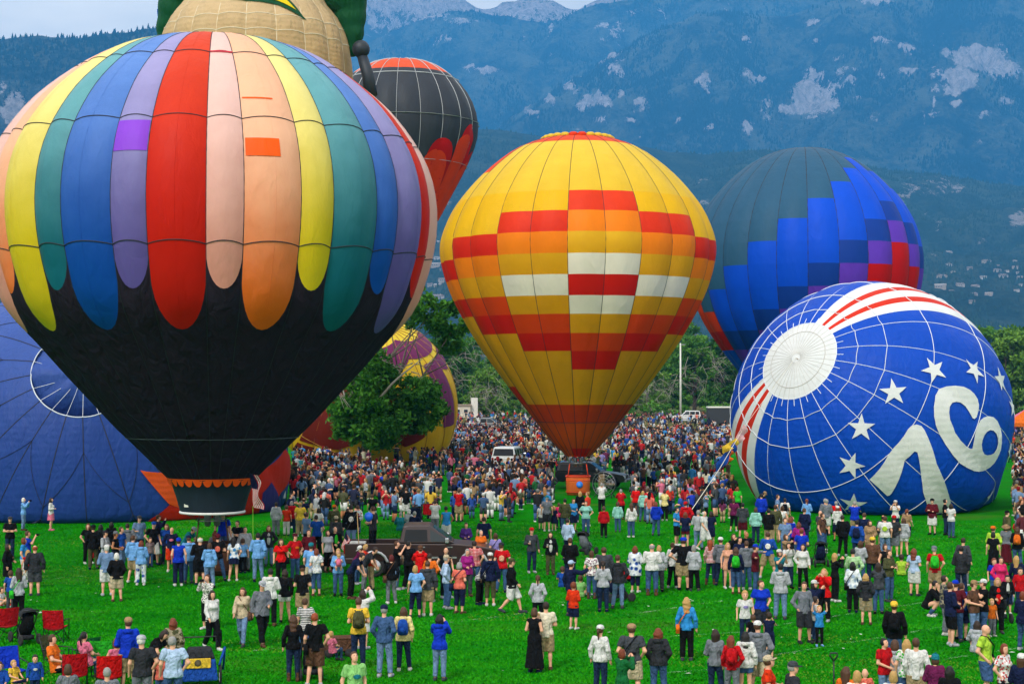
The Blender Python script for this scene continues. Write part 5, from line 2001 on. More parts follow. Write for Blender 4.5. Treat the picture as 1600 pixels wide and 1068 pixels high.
def garment(kind, pose, build, res):
    """Mesh of a piece of clothing that follows the body in this pose."""
    key = (kind, pose, build, res)
    if key in _BODY:
        return _BODY[key]
    J = joints(pose, build)
    T, A, B, Th, Ca, Cb = body_segments(J, build)
    ta = unit(J['chest'] - J['pel'])
    pel = J['pel']
    pad = .013 if res < .025 else .018

    def inflate(segs, e1_, e2_=None):
        e2_ = e1_ if e2_ is None else e2_
        return [(s[0], s[1], s[2] + e1_, s[3] + e2_, *s[4:]) for s in segs]

    if kind in ('tee', 'shirt', 'hoodie', 'jacket', 'tank', 'coat', 'dresstop', 'vest', 'poncho'):
        thick = {'tee': .007, 'tank': .004, 'shirt': .005, 'hoodie': .013, 'jacket': .015, 'coat': .017, 'dresstop': .005, 'vest': .012, 'poncho': .03}[kind] + pad
        hem = {'tee': -.10, 'tank': -.08, 'shirt': -.10, 'hoodie': -.11, 'jacket': -.13, 'coat': -.42, 'dresstop': -.02, 'vest': -.09, 'poncho': -.3}[kind]
        long_ = kind in ('shirt', 'hoodie', 'jacket', 'coat', 'poncho')
        short = kind in ('tee', 'dresstop')
        Ts = inflate(T, thick)
        low = pel - ta * .10
        Ts.append((pel, low, .114 + thick, .121 + thick, np.array([1.0, 0, 0]), 1.50))
        if kind in ('coat', 'poncho') and pose not in TOPH:
            Ts.append((pel, pel - [0, 0, -hem], .125 + thick, .15 + thick, np.array([1.0, 0, 0]), 1.3))

        def f(P):
            r = fan(lambda *s: seg_d(P, *s), Ts, .04)
            r = np.maximum(r, -((P - pel) @ ta - hem))
            r = np.maximum(r, (P - J['neck']) @ ta - .025)
            for i, s in enumerate('LR'):
                if long_ or short:
                    a = A[i]
                    if short:
                        u = unit(a[1] - a[0])
                        d = seg_d(P, a[0], a[0] + (a[1] - a[0]) * .75, .056 + thick, .055 + thick)
                        d = np.maximum(d, (P - a[0]) @ u - np.linalg.norm(a[1] - a[0]) * .66)
                    else:
                        d = seg_d(P, a[0], a[1], .053 + thick, .046 + thick)
                        b_ = B[i]
                        u = unit(b_[1] - b_[0])
                        L_ = np.linalg.norm(b_[1] - b_[0])
                        d2 = seg_d(P, b_[0], b_[1], .046 + thick, .034 + thick)
                        d2 = np.maximum(d2, (P - b_[0]) @ u - L_ * .97)
                        d = smin(d, d2, .02)
                    r = smin(r, d, .010)
            if kind in ('hoodie',):
                r = smin(r, seg_d(P, J['neck'] + [.06, .075, -.02], J['neck'] + [-.06, .075, -.02], .06, .06), .02)
            return r
        segs = Ts + A + (B if long_ else [])
    else:
        ln = {'pants': .93, 'jeans': .95, 'capri': .55, 'shorts': .06, 'shortshorts': -.5, 'leggings': .93}.get(kind)
        if ln is not None:
            e = {'pants': .015, 'jeans': .007, 'capri': .012, 'shorts': .030, 'shortshorts': .016, 'leggings': .0}[kind] + pad * .8
            Ts = inflate([T[0]], min(e, pad * .8 + .002))
            up = .0 if kind != 'leggings' else .02

            def f(P):
                r = fan(lambda *s: seg_d(P, *s), Ts, .04)
                for i in range(2):
                    a = Th[i]
                    if ln < 0:
                        u = unit(a[1] - a[0])
                        d = np.maximum(seg_d(P, a[0], a[1], a[2] + e, a[3] + e + .02), (P - a[0]) @ u - np.linalg.norm(a[1] - a[0]) * (1 + ln))
                    else:
                        d = seg_d(P, a[0], a[1], a[2] + e, a[3] + e)
                        if kind == 'shorts':
                            d = smin(d, seg_d(P, a[0] + (a[1] - a[0]) * .3, a[1], .08 + e, .076 + e), .02)
                        c = Ca[i]
                        u = unit(c[1] - c[0])
                        L_ = np.linalg.norm(c[1] - c[0])
                        d2 = seg_d(P, c[0], c[1], c[2] + e, (c[3] + e + (.018 if kind == 'pants' else .008)))
                        d2 = smin(d2, seg_d(P, *[q for q in Cb[i][:2]], Cb[i][2] + e * .7, Cb[i][3] + e), .02)
                        d = smin(d, d2, .02)
                        d = np.where((P - c[0]) @ u > 0, np.maximum(d, (P - c[0]) @ u - L_ * ln), d)
                    r = smin(r, np.maximum(d, (P - pel) @ ta + .02 + .0 * up), .02)
                return np.maximum(r, (P - pel) @ ta - up)
            segs = Ts + Th + (Ca if ln > 0 else [])
        else:      # skirts
            lenz = {'skirt': .40, 'longskirt': .80, 'miniskirt': .26}[kind]
            bot = .20 if kind != 'longskirt' else .24
            if pose in TOPH:
                mid = (J['knL'] + J['knR']) / 2
                Ts = [(pel, mid, .14, .14, np.array([1.0, 0, 0]), 1.3)]
                u, L_ = unit(mid - pel), np.linalg.norm(mid - pel) * .9
            else:
                end = pel - [0, 0, lenz + .12]
                Ts = [(pel + ta * .03, pel - [0, 0, .06], .098 + pad, .135 + pad, np.array([1.0, 0, 0]), 1.35), (pel - [0, 0, .06], end, .135 + pad, bot, np.array([1.0, 0, 0]), 1.2)]
                u, L_ = np.array([0, 0, -1.0]), lenz

            def f(P):
                r = fan(lambda *s: seg_d(P, *s), Ts, .04)
                ang = np.arctan2(P[:, 1] - pel[1], P[:, 0])
                r = r + .008 * np.sin(ang * 9) * np.clip(((P - pel) @ u) * 4, 0, 1)
                r = np.maximum(r, (P - pel) @ u - L_)
                return np.maximum(r, (P - pel) @ ta - .01)
            segs = Ts
    lo, hi_ = bounds(segs, .27)
    V, F = surfnet(f, lo, hi_, res)
    V[:, 2] = np.maximum(V[:, 2], .012)
    me = mesh_data(kind, V, F, True, [SKINS[0]])
    _BODY[key] = me
    return me


def shoe_mesh(pose, build, side, boot):
    key = ('shoe', pose, build, side, boot)
    if key in _BODY:
        return _BODY[key]
    J = joints(pose, build)
    an, ft = J['an' + side], J['ft' + side]
    toe = an + np.array([.02 if side == 'L' else -.02, -.165 * math.cos(ft), -.045 - .08 * math.sin(ft)])
    toe[2] = max(toe[2], .04)
    heel = an + [0, .038, -.045 + .04 * ft]

    def f(P):
        r = seg_d(P, heel, toe, .05, .046)
        r = smin(r, seg_d(P, an + [0, .01, -.04], an + [0, .008, .13 if boot else .0], .05, .054), .02)
        r = np.maximum(r, P[:, 2] - an[2] - (.17 if boot else .012))
        return np.maximum(r, .004 - P[:, 2])
    lo, hi_ = bounds([(heel, toe), (an, an + [0, 0, .15])], .09)
    V, F = surfnet(f, lo, hi_, .02)
    V[:, 2] = np.maximum(V[:, 2], .0)
    me = mesh_data('shoe', V, F, True, [SKINS[0]])
    _BODY[key] = me
    return me


def hair_mesh(style, res=.017):
    key = ('hair', style)
    if key in _BODY:
        return _BODY[key]

    def el(P, c, r):
        return (np.sqrt((((P - c) / r) ** 2).sum(1)) - 1) * min(r)

    def f(P):
        r = el(P, [0, .012, .020], [.092, .108, .122])
        line = .05 if style in ('short', 'thin') else .045
        face = np.maximum(P[:, 1] + line + .35 * (P[:, 2] - .05) * 0, P[:, 2] - .062)      # in front of the ears, below the hairline
        face_cut = np.maximum(P[:, 1] + .022, P[:, 2] - .066)
        if style in ('short', 'thin'):
            r = np.maximum(r, -face_cut)
            r = np.maximum(r, -(P[:, 2] + .055))
            if style == 'thin':
                r = np.maximum(r, P[:, 2] - .075)
        elif style == 'bob':
            r = smin(r, el(P, [0, .03, -.05], [.105, .095, .10]), .03)
            r = np.maximum(r, -np.maximum(P[:, 1] + .035, P[:, 2] - .066))
        elif style in ('long', 'wavy'):
            q = P + (np.stack([.010 * np.sin(P[:, 2] * 60), .008 * np.sin(P[:, 2] * 47), 0 * P[:, 0]], 1) if style == 'wavy' else 0)
            r = smin(r, seg_d(q, (0, .05, -.02), (0, .085, -.30), .085, .065, np.array([1.0, 0, 0]), 1.45), .04)
            r = smin(r, el(P, [0, .02, -.06], [.102, .09, .11]), .03)
            r = np.maximum(r, -np.maximum(P[:, 1] + .03, P[:, 2] - .066))
        elif style == 'pony':
            r = np.maximum(r, -face_cut)
            r = np.maximum(r, -(P[:, 2] + .06))
            r = np.minimum(r, seg_d(P, (0, .10, .05), (0, .155, -.02), .03, .035))
            r = smin(r, seg_d(P, (0, .155, -.02), (0, .13, -.22), .035, .018), .02)
        elif style == 'bun':
            r = np.maximum(r, -face_cut)
            r = np.maximum(r, -(P[:, 2] + .06))
            r = smin(r, el(P, [0, .09, .09], [.05, .05, .045]), .01)
        return r
    V, F = surfnet(f, np.array([-.18, -.17, -.42]), np.array([.18, .25, .19]), res)
    nz = fbm(V * [60, 60, 18], 3, 3) - .5
    V = V + nz[:, None] * .010 * np.sign(V) * [1, 1, .3]
    me = mesh_data('hair', V, F, True, [SKINS[0]])
    _BODY[key] = me
    return me


def hat_mesh(style):
    key = ('hat', style)
    if key in _BODY:
        return _BODY[key]
    b = MB()
    if style in ('cap', 'capback'):
        b.lathe([(.097, .045), (.102, .07), (.098, .10), (.080, .128), (.045, .146), (.0, .152)], 14, (0, .008, 0), cap=False)
        sg = -1 if style == 'cap' else 1
        top, bot = [], []
        for k in range(9):
            a = math.radians(-65 + 130 * k / 8)
            rr = .095 + .085 * math.cos(a) ** .7
            for lst, dz in ((top, .0), (bot, -.012)):
                lst.append((.105 * math.sin(a) * .92, .008 + sg * rr * math.cos(a) ** .9, .058 + dz - .018 * math.cos(a)))
        inn = [(.092 * math.sin(math.radians(-65 + 130 * k / 8)), .008 + sg * .085 * math.cos(math.radians(-65 + 130 * k / 8)), .058) for k in range(9)]
        vs = top + bot + inn
        fs = [(k, k + 1, 9 + k + 1, 9 + k) for k in range(8)] + [(18 + k, 18 + k + 1, k + 1, k) for k in range(8)] + [(9 + k, 9 + k + 1, 18 + k + 1, 18 + k) for k in range(8)]
        b.add(vs, fs)
    elif style == 'sunhat':
        b.lathe([(.19, .035), (.20, .045), (.10, .062), (.10, .10), (.085, .135), (.0, .145)], 18, (0, .008, 0), cap=False)
        b.lathe([(.19, .033), (.098, .05)], 18, (0, .008, 0), cap=False)
    else:    # beanie
        b.lathe([(.098, .02), (.106, .025), (.106, .055), (.100, .06), (.098, .10), (.075, .14), (.03, .16), (0, .163)], 14, (0, .01, 0), cap=False)
        b.sphere((0, .01, .175), .022, 8, 5)
    me = b.data('hat', SKINS[0])
    _BODY[key] = me
    return me


def face_meshes():
    if 'eyes' in _BODY:
        return _BODY['eyes'], _BODY['mouth']
    e = MB()
    for sx in (-1, 1):
        e.sphere((sx * .031, -.089, .012), (.0125, .006, .0065), 8, 5)
        e.box((sx * .031, -.093, .031), (.026, .006, .005))
    m_ = MB().sphere((0, -.081, -.062), (.021, .010, .0055), 8, 4)
    _BODY['eyes'] = e.data('eyes', plain('eye_dark', (.02, .015, .012), .3))
    _BODY['mouth'] = m_.data('mouth', plain('lips', (.30, .10, .08), .5))
    return _BODY['eyes'], _BODY['mouth']


# ---- cloth, skin and hair colours
SKINS = [plain('skin_%d' % i, c, .55, vary=.08, scale=6, spec=.3) for i, c in enumerate((H('d8a284'), H('c98c6c'), H('e0b096'), H('a8704c'), H('7a4a30')))]
CLOTH = {
    'black': '101114', 'charcoal': '2c2e33', 'dark grey': '3f4248', 'grey': '6f747c', 'light grey': 'a7abb0', 'white': 'd2d2ce', 'cream': 'd6cdb4', 'navy': '141c3c', 'blue': '1c4aa0', 'royal blue': '1034b4',
    'light blue': '6fa4dc', 'pale blue': 'a6bcd8', 'sky blue': '2f86c8', 'teal': '1c7380', 'mint': '8fcabd', 'green': '146030', 'bright green': '2cb428', 'light green': '86c070', 'olive': '4a4c30', 'lime': 'a4c83c',
    'yellow': 'e0b83a', 'pale yellow': 'e2d08a', 'orange': 'dc6a1c', 'orange red': 'd23410', 'red': 'b8121a', 'bright red': 'd21414', 'maroon': '561420', 'pink': 'd8708c', 'hot pink': 'd02a64', 'coral': 'd86a58', 'peach': 'dca082',
    'purple': '4c2c78', 'lavender': '8a80bc', 'plum': '641c48', 'magenta': '962078', 'brown': '5c4030', 'tan': '9c7e5c', 'khaki': 'a08c68', 'beige': 'bfae90', 'denim': '3a567e', 'light denim': '6a86aa', 'dark denim': '1c2c4a'}


def cloth(color, pattern=None):
    key = 'cloth_%s_%s' % (color, pattern)
    if key in _MATS:
        return _MATS[key]
    m, N, L, out = new_mat(key.replace(' ', '_'))
    p = N.new('ShaderNodeBsdfPrincipled')
    p.inputs['Roughness'].default_value = .85
    p.inputs['Specular IOR Level'].default_value = .12
    tc = N.new('ShaderNodeTexCoord')
    nz = N.new('ShaderNodeTexNoise')
    nz.inputs['Scale'].default_value = 7
    nz.inputs['Detail'].default_value = 4
    L.new(tc.outputs['Object'], nz.inputs['Vector'])
    base = (*H(CLOTH[color]), 1)
    src = None
    if pattern in ('floral', 'tiedye', 'camo', 'leopard'):
        n2 = N.new('ShaderNodeTexVoronoi' if pattern != 'camo' else 'ShaderNodeTexNoise')
        n2.inputs['Scale'].default_value = {'floral': 16, 'tiedye': 6, 'camo': 9, 'leopard': 26}[pattern]
        L.new(tc.outputs['Object'], n2.inputs['Vector'])
        r = N.new('ShaderNodeValToRGB')
        r.color_ramp.interpolation = 'CONSTANT' if pattern == 'camo' else 'LINEAR'
        second = {'floral': (.75, .72, .7, 1), 'tiedye': (.75, .8, .82, 1), 'camo': (.30, .26, .17, 1), 'leopard': (.78, .76, .7, 1)}[pattern]
        r.color_ramp.elements[0].position = .3
        r.color_ramp.elements[0].color = base
        r.color_ramp.elements[1].position = .52 if pattern != 'camo' else .5
        r.color_ramp.elements[1].color = second
        L.new(n2.outputs['Distance' if pattern != 'camo' else 'Fac'], r.inputs['Fac'])
        src = r.outputs['Color']
    elif pattern in ('stripes', 'plaid'):
        ws = []
        for d in (['Z'] if pattern == 'stripes' else ['Z', 'X']):
            w = N.new('ShaderNodeTexWave')
            w.bands_direction = d
            w.inputs['Scale'].default_value = 6.5
            L.new(tc.outputs['Object'], w.inputs['Vector'])
            ws.append(w)
        mx = N.new('ShaderNodeMix')
        mx.data_type = 'RGBA'
        mx.inputs['A'].default_value = base
        mx.inputs['B'].default_value = (.72, .70, .68, 1)
        if len(ws) == 2:
            a = N.new('ShaderNodeMath')
            a.operation = 'MULTIPLY'
            L.new(ws[0].outputs['Fac'], a.inputs[0])
            L.new(ws[1].outputs['Fac'], a.inputs[1])
            L.new(a.outputs[0], mx.inputs['Factor'])
        else:
            g = N.new('ShaderNodeMath')
            g.operation = 'GREATER_THAN'
            g.inputs[1].default_value = .5
            L.new(ws[0].outputs['Fac'], g.inputs[0])
            L.new(g.outputs[0], mx.inputs['Factor'])
        src = mx.outputs['Result']
    mr = N.new('ShaderNodeMapRange')
    mr.inputs['To Min'].default_value = .75
    mr.inputs['To Max'].default_value = 1.2
    L.new(nz.outputs['Fac'], mr.inputs['Value'])
    hs = N.new('ShaderNodeHueSaturation')
    if src is not None:
        L.new(src, hs.inputs['Color'])
    else:
        hs.inputs['Color'].default_value = base
    L.new(mr.outputs['Result'], hs.inputs['Value'])
    L.new(hs.outputs['Color'], p.inputs['Base Color'])
    mp = N.new('ShaderNodeMapping')
    mp.inputs['Scale'].default_value = (1, 1, .55)
    L.new(tc.outputs['Object'], mp.inputs['Vector'])
    nb = N.new('ShaderNodeTexNoise')
    nb.inputs['Scale'].default_value = 9
    nb.inputs['Detail'].default_value = 3
    nb.inputs['Distortion'].default_value = 1.2
    L.new(mp.outputs['Vector'], nb.inputs['Vector'])
    b = N.new('ShaderNodeBump')
    b.inputs['Strength'].default_value = 1.0
    b.inputs['Distance'].default_value = .11
    L.new(nb.outputs['Fac'], b.inputs['Height'])
    L.new(b.outputs['Normal'], p.inputs['Normal'])
    L.new(p.outputs['BSDF'], out.inputs['Surface'])
    _MATS[key] = m
    return m


HAIRC = {'black': '14100e', 'dark brown': '281910', 'brown': '4a2e1a', 'auburn': '6e3014', 'red': '8c3c14', 'blond': 'b08a50', 'grey': '8c8a86', 'white': 'cfccc4', 'maroon': '5a1010'}


def hairm(c):
    return plain('hair_' + c.replace(' ', '_'), H(HAIRC[c]), .55, vary=.35, scale=30, bump=.5, bscale=80)
# ------------------------------------------------------------------ people: placing, labels
GR_PEOPLE = 'spectators on the field'
PLACED = []
USED_LABELS = set()
OBST = []          # (x, y, radius) of big things on the field
for e_, rad in ((e5, 7.2), (e6, 10.8), (e7, 7.0)):
    OBST.append((e_.c[0], e_.c[1], rad))

# ------------------------------------------------------------------ vehicles
TYRE = plain('tyre_rubber', (.018, .018, .019), .85, bump=.3)
RIM = plain('alloy_rim', H('b4b6b8'), .3, .85)
CHROME = plain('chrome_trim', H('b9bcc0'), .25, .7)
LAMPW = plain('headlamp_glass', H('d0d4d6'), .15)
LAMPR = plain('tail_lamp_glass', H('8a0c0c'), .2)
DARKTRIM = plain('dark_plastic', (.02, .02, .022), .6)
TINT = glass('tinted_glass', (.008, .010, .012))
WGL = glass('clear_car_glass', (.035, .045, .05))


def paint(name, c, metal=.1):
    if name in _MATS:
        return _MATS[name]
    m, N, L, out = new_mat(name)
    p = N.new('ShaderNodeBsdfPrincipled')
    p.inputs['Metallic'].default_value = metal
    p.inputs['Roughness'].default_value = .32
    p.inputs['Coat Weight'].default_value = .2
    p.inputs['Coat Roughness'].default_value = .08
    tc, nz, mr = N.new('ShaderNodeTexCoord'), N.new('ShaderNodeTexNoise'), N.new('ShaderNodeMapRange')
    nz.inputs['Scale'].default_value = 2.5
    nz.inputs['Detail'].default_value = 5
    L.new(tc.outputs['Object'], nz.inputs['Vector'])
    mr.inputs['To Min'].default_value, mr.inputs['To Max'].default_value = .8, 1.15
    L.new(nz.outputs['Fac'], mr.inputs['Value'])
    hs = N.new('ShaderNodeHueSaturation')
    hs.inputs['Color'].default_value = (*c, 1)
    L.new(mr.outputs['Result'], hs.inputs['Value'])
    L.new(hs.outputs['Color'], p.inputs['Base Color'])
    L.new(p.outputs['BSDF'], out.inputs['Surface'])
    _MATS[name] = m
    return m


def prism(pts, wid):
    """A side outline (x, z) given half widths per point: closed solid across the vehicle."""
    b = MB()
    n = len(pts)
    vs = [(p[0], -w, p[1]) for p, w in zip(pts, wid)] + [(p[0], w, p[1]) for p, w in zip(pts, wid)]
    b.add(vs, [tuple(range(n)), tuple(range(2 * n - 1, n - 1, -1))] + [(i, n + i, n + (i + 1) % n, (i + 1) % n) for i in range(n)])
    return b


def bevel(o, w=.05, seg=2):
    m = o.modifiers.new('bevel', 'BEVEL')
    m.width, m.segments, m.limit_method, m.angle_limit = w, seg, 'ANGLE', math.radians(25)
    return o


def arch(cx, r, z0, n=7):
    return [(cx + r * math.cos(a), z0 + r * math.sin(a)) for a in np.linspace(math.pi, 0, n)] if False else [(cx - r * math.cos(a), z0 + r * math.sin(a)) for a in np.linspace(0, math.pi, n)]


def vehicle(name, label, cat, x, y, rz, col, kind, L_=5.6, W=.96, roof=1.85, rimmat=None, arch_trim=None):
    v = tag(empty(name, (x, y, 0), rz), label, cat, 'vehicles parked among the crowd')
    h = L_ / 2
    wf, wr, R = h - .98, -h + 1.12, .41
    bonnet = roof * .62
    sill, deck = .46, (.74 if kind == 'pickup' else bonnet * .98)
    belt = roof * .655
    rear = -h
    body = [(rear, .52), (rear, deck)]
    if kind == 'pickup':
        body += [(rear + 2.05, deck), (rear + 2.06, belt)]
    else:
        body += [(rear + .03, belt)]
    body += [(h - 1.75, belt - .01), (h - .9, bonnet - .02), (h - .12, bonnet - .16), (h, bonnet - .34), (h - .02, .5)]
    low = arch(wf, R + .10, sill)[::-1] + arch(wr, R + .10, sill)[::-1]
    pts = body + low
    o = prism(pts, [W] * len(pts)).build('body', col, v, False)
    bevel(o, .045)
    # cab
    if kind == 'pickup':
        cab = [(rear + 2.08, belt), (rear + 2.22, roof - .04), (rear + 2.4, roof), (h - 2.65, roof), (h - 1.72, belt)]
    else:
        cab = [(rear + .05, belt), (rear + .22, roof - .05), (rear + .45, roof), (h - 2.5, roof), (h - 1.65, belt)]
    wb, wt = W - .03, W - .17

    def wz(z):
        return wb + (wt - wb) * (z - belt) / (roof - belt)
    o = prism(cab, [wz(p[1]) for p in cab]).build('cab', col, v, False)
    bevel(o, .05)
    # side windows
    x0, x1 = cab[0][0], cab[-1][0]
    zb, zt = belt + .07, roof - .16
    if kind == 'pickup':
        wins = [[(x0 + .17, zb), (x0 + .24, zt), (x0 + 1.05, zt), (x0 + 1.08, zb)], [(x0 + 1.2, zb), (x0 + 1.17, zt), (cab[3][0] + .02, zt), (x1 - .30, zb + .1), (x1 - .25, zb)]]
    else:
        s = (x1 - x0 - .6) / 3
        wins = [[(x0 + .22, zb), (x0 + .30, zt), (x0 + s - .05, zt), (x0 + s, zb)], [(x0 + s + .1, zb), (x0 + s + .06, zt), (x0 + 2 * s, zt), (x0 + 2 * s + .05, zb)],
                [(x0 + 2 * s + .15, zb), (x0 + 2 * s + .11, zt), (cab[3][0], zt), (x1 - .3, zb + .1), (x1 - .25, zb)]]
    for i, wpts in enumerate(wins):
        for sg in (-1, 1):
            vs = [(p[0], sg * (wz(p[1]) + .008), p[1]) for p in wpts] + [(p[0], sg * (wz(p[1]) - .02), p[1]) for p in wpts]
            n = len(wpts)
            MB().add(vs, [tuple(range(n)) if sg < 0 else tuple(range(n - 1, -1, -1))] + [(k, (k + 1) % n, n + (k + 1) % n, n + k) for k in range(n)]).build('side_window', TINT if i < len(wins) - 1 else WGL, v, False)
    for (a, b, nm) in ((cab[3], cab[4], 'windscreen'), (cab[1] if kind != 'pickup' else cab[1], cab[0], 'rear_window')):
        d = np.array([b[0] - a[0], b[1] - a[1]])
        nn = np.array([d[1], -d[0]]) / np.linalg.norm(d)
        nn = nn if (nn[0] > 0) == (nm == 'windscreen') else -nn
        A, B = np.array(a) + d * .12 + nn * .012, np.array(a) + d * .88 + nn * .012
        MB().add([(A[0], -wz(A[1]) + .1, A[1]), (A[0], wz(A[1]) - .1, A[1]), (B[0], wz(B[1]) - .1, B[1]), (B[0], -wz(B[1]) + .1, B[1])], [(0, 1, 2, 3)]).build(nm, WGL if nm == 'windscreen' else TINT, v, False)
    if kind == 'pickup':
        for sg in (-1, 1):
            bevel(MB().box((rear + 1.03, sg * (W - .05), (deck + belt) / 2 - .01), (2.06, .10, belt - deck + .02)).build('bed_side', col, v, False), .03)
        MB().box((rear + 2.02, 0, (deck + belt) / 2), (.08, 2 * W - .2, belt - deck)).build('bed_front', col, v, False)
        MB().box((rear + 1.0, 0, deck + .012), (2.0, 2 * W - .22, .02)).build('bed_liner', DARKTRIM, v, False)
        bevel(MB().box((rear - .30, 0, deck - .02), (.58, 2 * W - .12, .07)).build('tailgate', col, v, False), .02)
    # wheels
    for wx in (wf, wr):
        for sg in (-1, 1):
            wv = MB().lathe([(R * .62, -.11), (R * .93, -.12), (R, -.08), (R, .08), (R * .93, .12), (R * .62, .11)], 20, (wx, sg * (W - .12), R), 'y').build('wheel', TYRE, v)
            q = MB().lathe([(0, -.02), (R * .63, -.02), (R * .66, .0), (R * .63, .02), (0, .02)], 16, (wx, sg * (W - .0), R), 'y')
            for k in range(5):
                a = 2 * math.pi * k / 5
                q.tube([(wx + .06 * math.cos(a), sg * (W + .02), R + .06 * math.sin(a)), (wx + R * .58 * math.cos(a), sg * (W + .015), R + R * .58 * math.sin(a))], .04, 5)
            q.build('rim', rimmat or RIM, wv)
            if arch_trim:
                MB().tube([(p[0], sg * (W + .012), p[1] - .01) for p in arch(wx, R + .12, sill, 10)], .055, 6).build('arch_trim', arch_trim, v)
    for sg in (-1, 1):
        bevel(MB().box((h - .03, sg * (W - .25), bonnet - .30), (.12, .38, .20)).build('headlight', LAMPW, v, False), .03)
        bevel(MB().box((rear - .005, sg * (W - .12), belt - .22), (.07, .16, .34)).build('tail_light', LAMPR, v, False), .02)
        bevel(MB().box((x1 - .28, sg * (W + .12), belt + .12), (.14, .22, .20)).build('wing_mirror', CHROME, v, False), .03)
        for dx in ([x0 + 1.0, x0 + 2.05] if kind == 'pickup' else [x0 + 1.9, x0 + 2.9]):
            MB().box((dx - .12, sg * (W + .012), belt - .14), (.20, .03, .045)).build('door_handle', CHROME, v, False)
        for dx in ([x0 + .1, x0 + 1.13, x1 - .15] if kind == 'pickup' else [x0 + 1.0, x0 + 2.0, x1 - .2]):
            MB().box((dx, sg * (W + .001), (sill + belt) / 2 + .04), (.014, .008, belt - sill - .12)).build('door_seam', DARKTRIM, v, False)
        MB().box(((wf + wr) / 2, sg * (W + .008), .74), (wf - wr - 1.3, .02, .07)).build('side_moulding', CHROME if arch_trim else DARKTRIM, v, False)
    bevel(MB().box((h + .03, 0, .58), (.16, 2 * W - .06, .22)).build('front_bumper', CHROME, v, False), .04)
    bevel(MB().box((rear - .05, 0, .56), (.14, 2 * W - .06, .18)).build('rear_bumper', CHROME, v, False), .04)
    MB().box((h - .01, 0, bonnet - .30), (.10, W * 1.0, .22)).build('grille', DARKTRIM, v, False)
    for q in np.linspace(-.8, .8, 3):
        OBST.append((x + math.cos(rz) * q * h, y + math.sin(rz) * q * h, .9))
    return v


def gpx(px, D):
    return (px - 800) / FPX * D


SILVER = plain('silver_trim', H('a9abae'), .35, .5)
vehicle('pickup_truck', 'dark brown pickup truck with silver wheel arches and open tailgate on the lawn', 'pickup truck', gpx(661, 62.3), 62.3, .03, paint('brown_paint', (.030, .014, .013)), 'pickup', 5.9, 1.0, 1.95, arch_trim=SILVER)
vehicle('off_road_vehicle', 'dark blue-grey off-road vehicle parked beside the yellow balloon basket', 'car', gpx(925, 113), 113.0, -.22, paint('slate_paint', (.022, .028, .036)), 'suv', 4.9, .98, 1.85)
vehicle('pickup_truck', 'silver grey crew pickup in the far crowd under the trees', 'pickup truck', gpx(762, 238), 238.0, -.12, paint('grey_paint', (.16, .17, .18)), 'pickup', 6.4, 1.05, 2.25)
vehicle('off_road_vehicle', 'white estate car parked beyond the crowd near the white pole', 'car', gpx(1072, 296), 296.0, math.pi, paint('white_paint_car', (.62, .63, .63), .0), 'suv', 5.2, 1.0, 2.3)
vehicle('van', 'white high roofed van seen from behind in the crowd', 'van', gpx(797, 131), 131.0, 1.35, paint('white_paint_car', (.62, .63, .63), .0), 'suv', 5.0, 1.0, 2.25)


def trailer(label, x, y, rz, L_, W, Hh, wallm, roofm):
    t = tag(empty('trailer', (x, y, 0), rz), label, 'trailer', 'vehicles parked among the crowd')
    bevel(MB().box((0, 0, .55 + Hh / 2), (L_, W, Hh)).build('body', wallm, t, False), .08)
    bevel(MB().box((0, 0, .55 + Hh + .09), (L_ + .08, W + .08, .26)).build('roof', roofm, t, False), .1)
    for sg in (-1, 1):
        w = MB().lathe([(.2, -.1), (.34, -.11), (.37, 0), (.34, .11), (.2, .1)], 18, (-.2, sg * (W / 2 + .03), .37), 'y').build('wheel', TYRE, t)
        MB().lathe([(0, -.02), (.22, -.02), (.22, .1), (0, .1)], 14, (-.2, sg * (W / 2 + .07), .37), 'y').build('rim', plain('white_paint', H('cfcfc4'), .5), w)
        MB().box((-.2, sg * (W / 2 + .10), .80), (1.0, .24, .05)).build('mudguard', DARKTRIM, t, False)
    MB().tube([(L_ / 2, 0, .5), (L_ / 2 + 1.0, 0, .5)], .06, 6).build('tow_bar', DARKTRIM, t)
    MB().box((-L_ / 2 - .012, 0, .6 + Hh / 2), (.02, W - .2, Hh - .2)).build('rear_door', wallm, t, False)
    for zz in (.3, .65):
        MB().box((-L_ / 2 - .03, W * .3, .55 + Hh * zz), (.03, .3, .06)).build('door_latch', DARKTRIM, t, False)
    OBST.append((x, y, max(L_, W) * .55))
    return t


trailer('dark box trailer with a white roof beside the starred balloon', gpx(1126, 268), 268.0, math.pi, 4.6, 2.2, 2.7, plain('dark_trailer_side', (.025, .03, .036), .45, bump=.1, bscale=3), plain('white_paint', H('cfcfc4'), .5))
trailer('white trailer behind the dusty blue balloon, left of the far crowd', gpx(420, 97), 97.0, 1.75, 4.5, 1.9, 1.7, plain('white_trailer_side', H('c4c8cc'), .45), plain('white_paint', H('cfcfc4'), .5))
OBST.append((r2.location[0], r2.location[1], 1.1))
OBST.append((r1.location[0], r1.location[1], 1.1))
NOUN = {'tee': 't-shirt', 'shirt': 'long-sleeved top', 'hoodie': 'hoodie', 'jacket': 'jacket', 'coat': 'long coat', 'tank': 'sleeveless top', 'vest': 'vest', 'dresstop': 'dress', 'poncho': 'wrap',
        'pants': 'trousers', 'jeans': 'jeans', 'capri': 'cropped trousers', 'shorts': 'shorts', 'shortshorts': 'short shorts', 'leggings': 'leggings', 'skirt': 'skirt', 'longskirt': 'long skirt', 'miniskirt': 'miniskirt'}
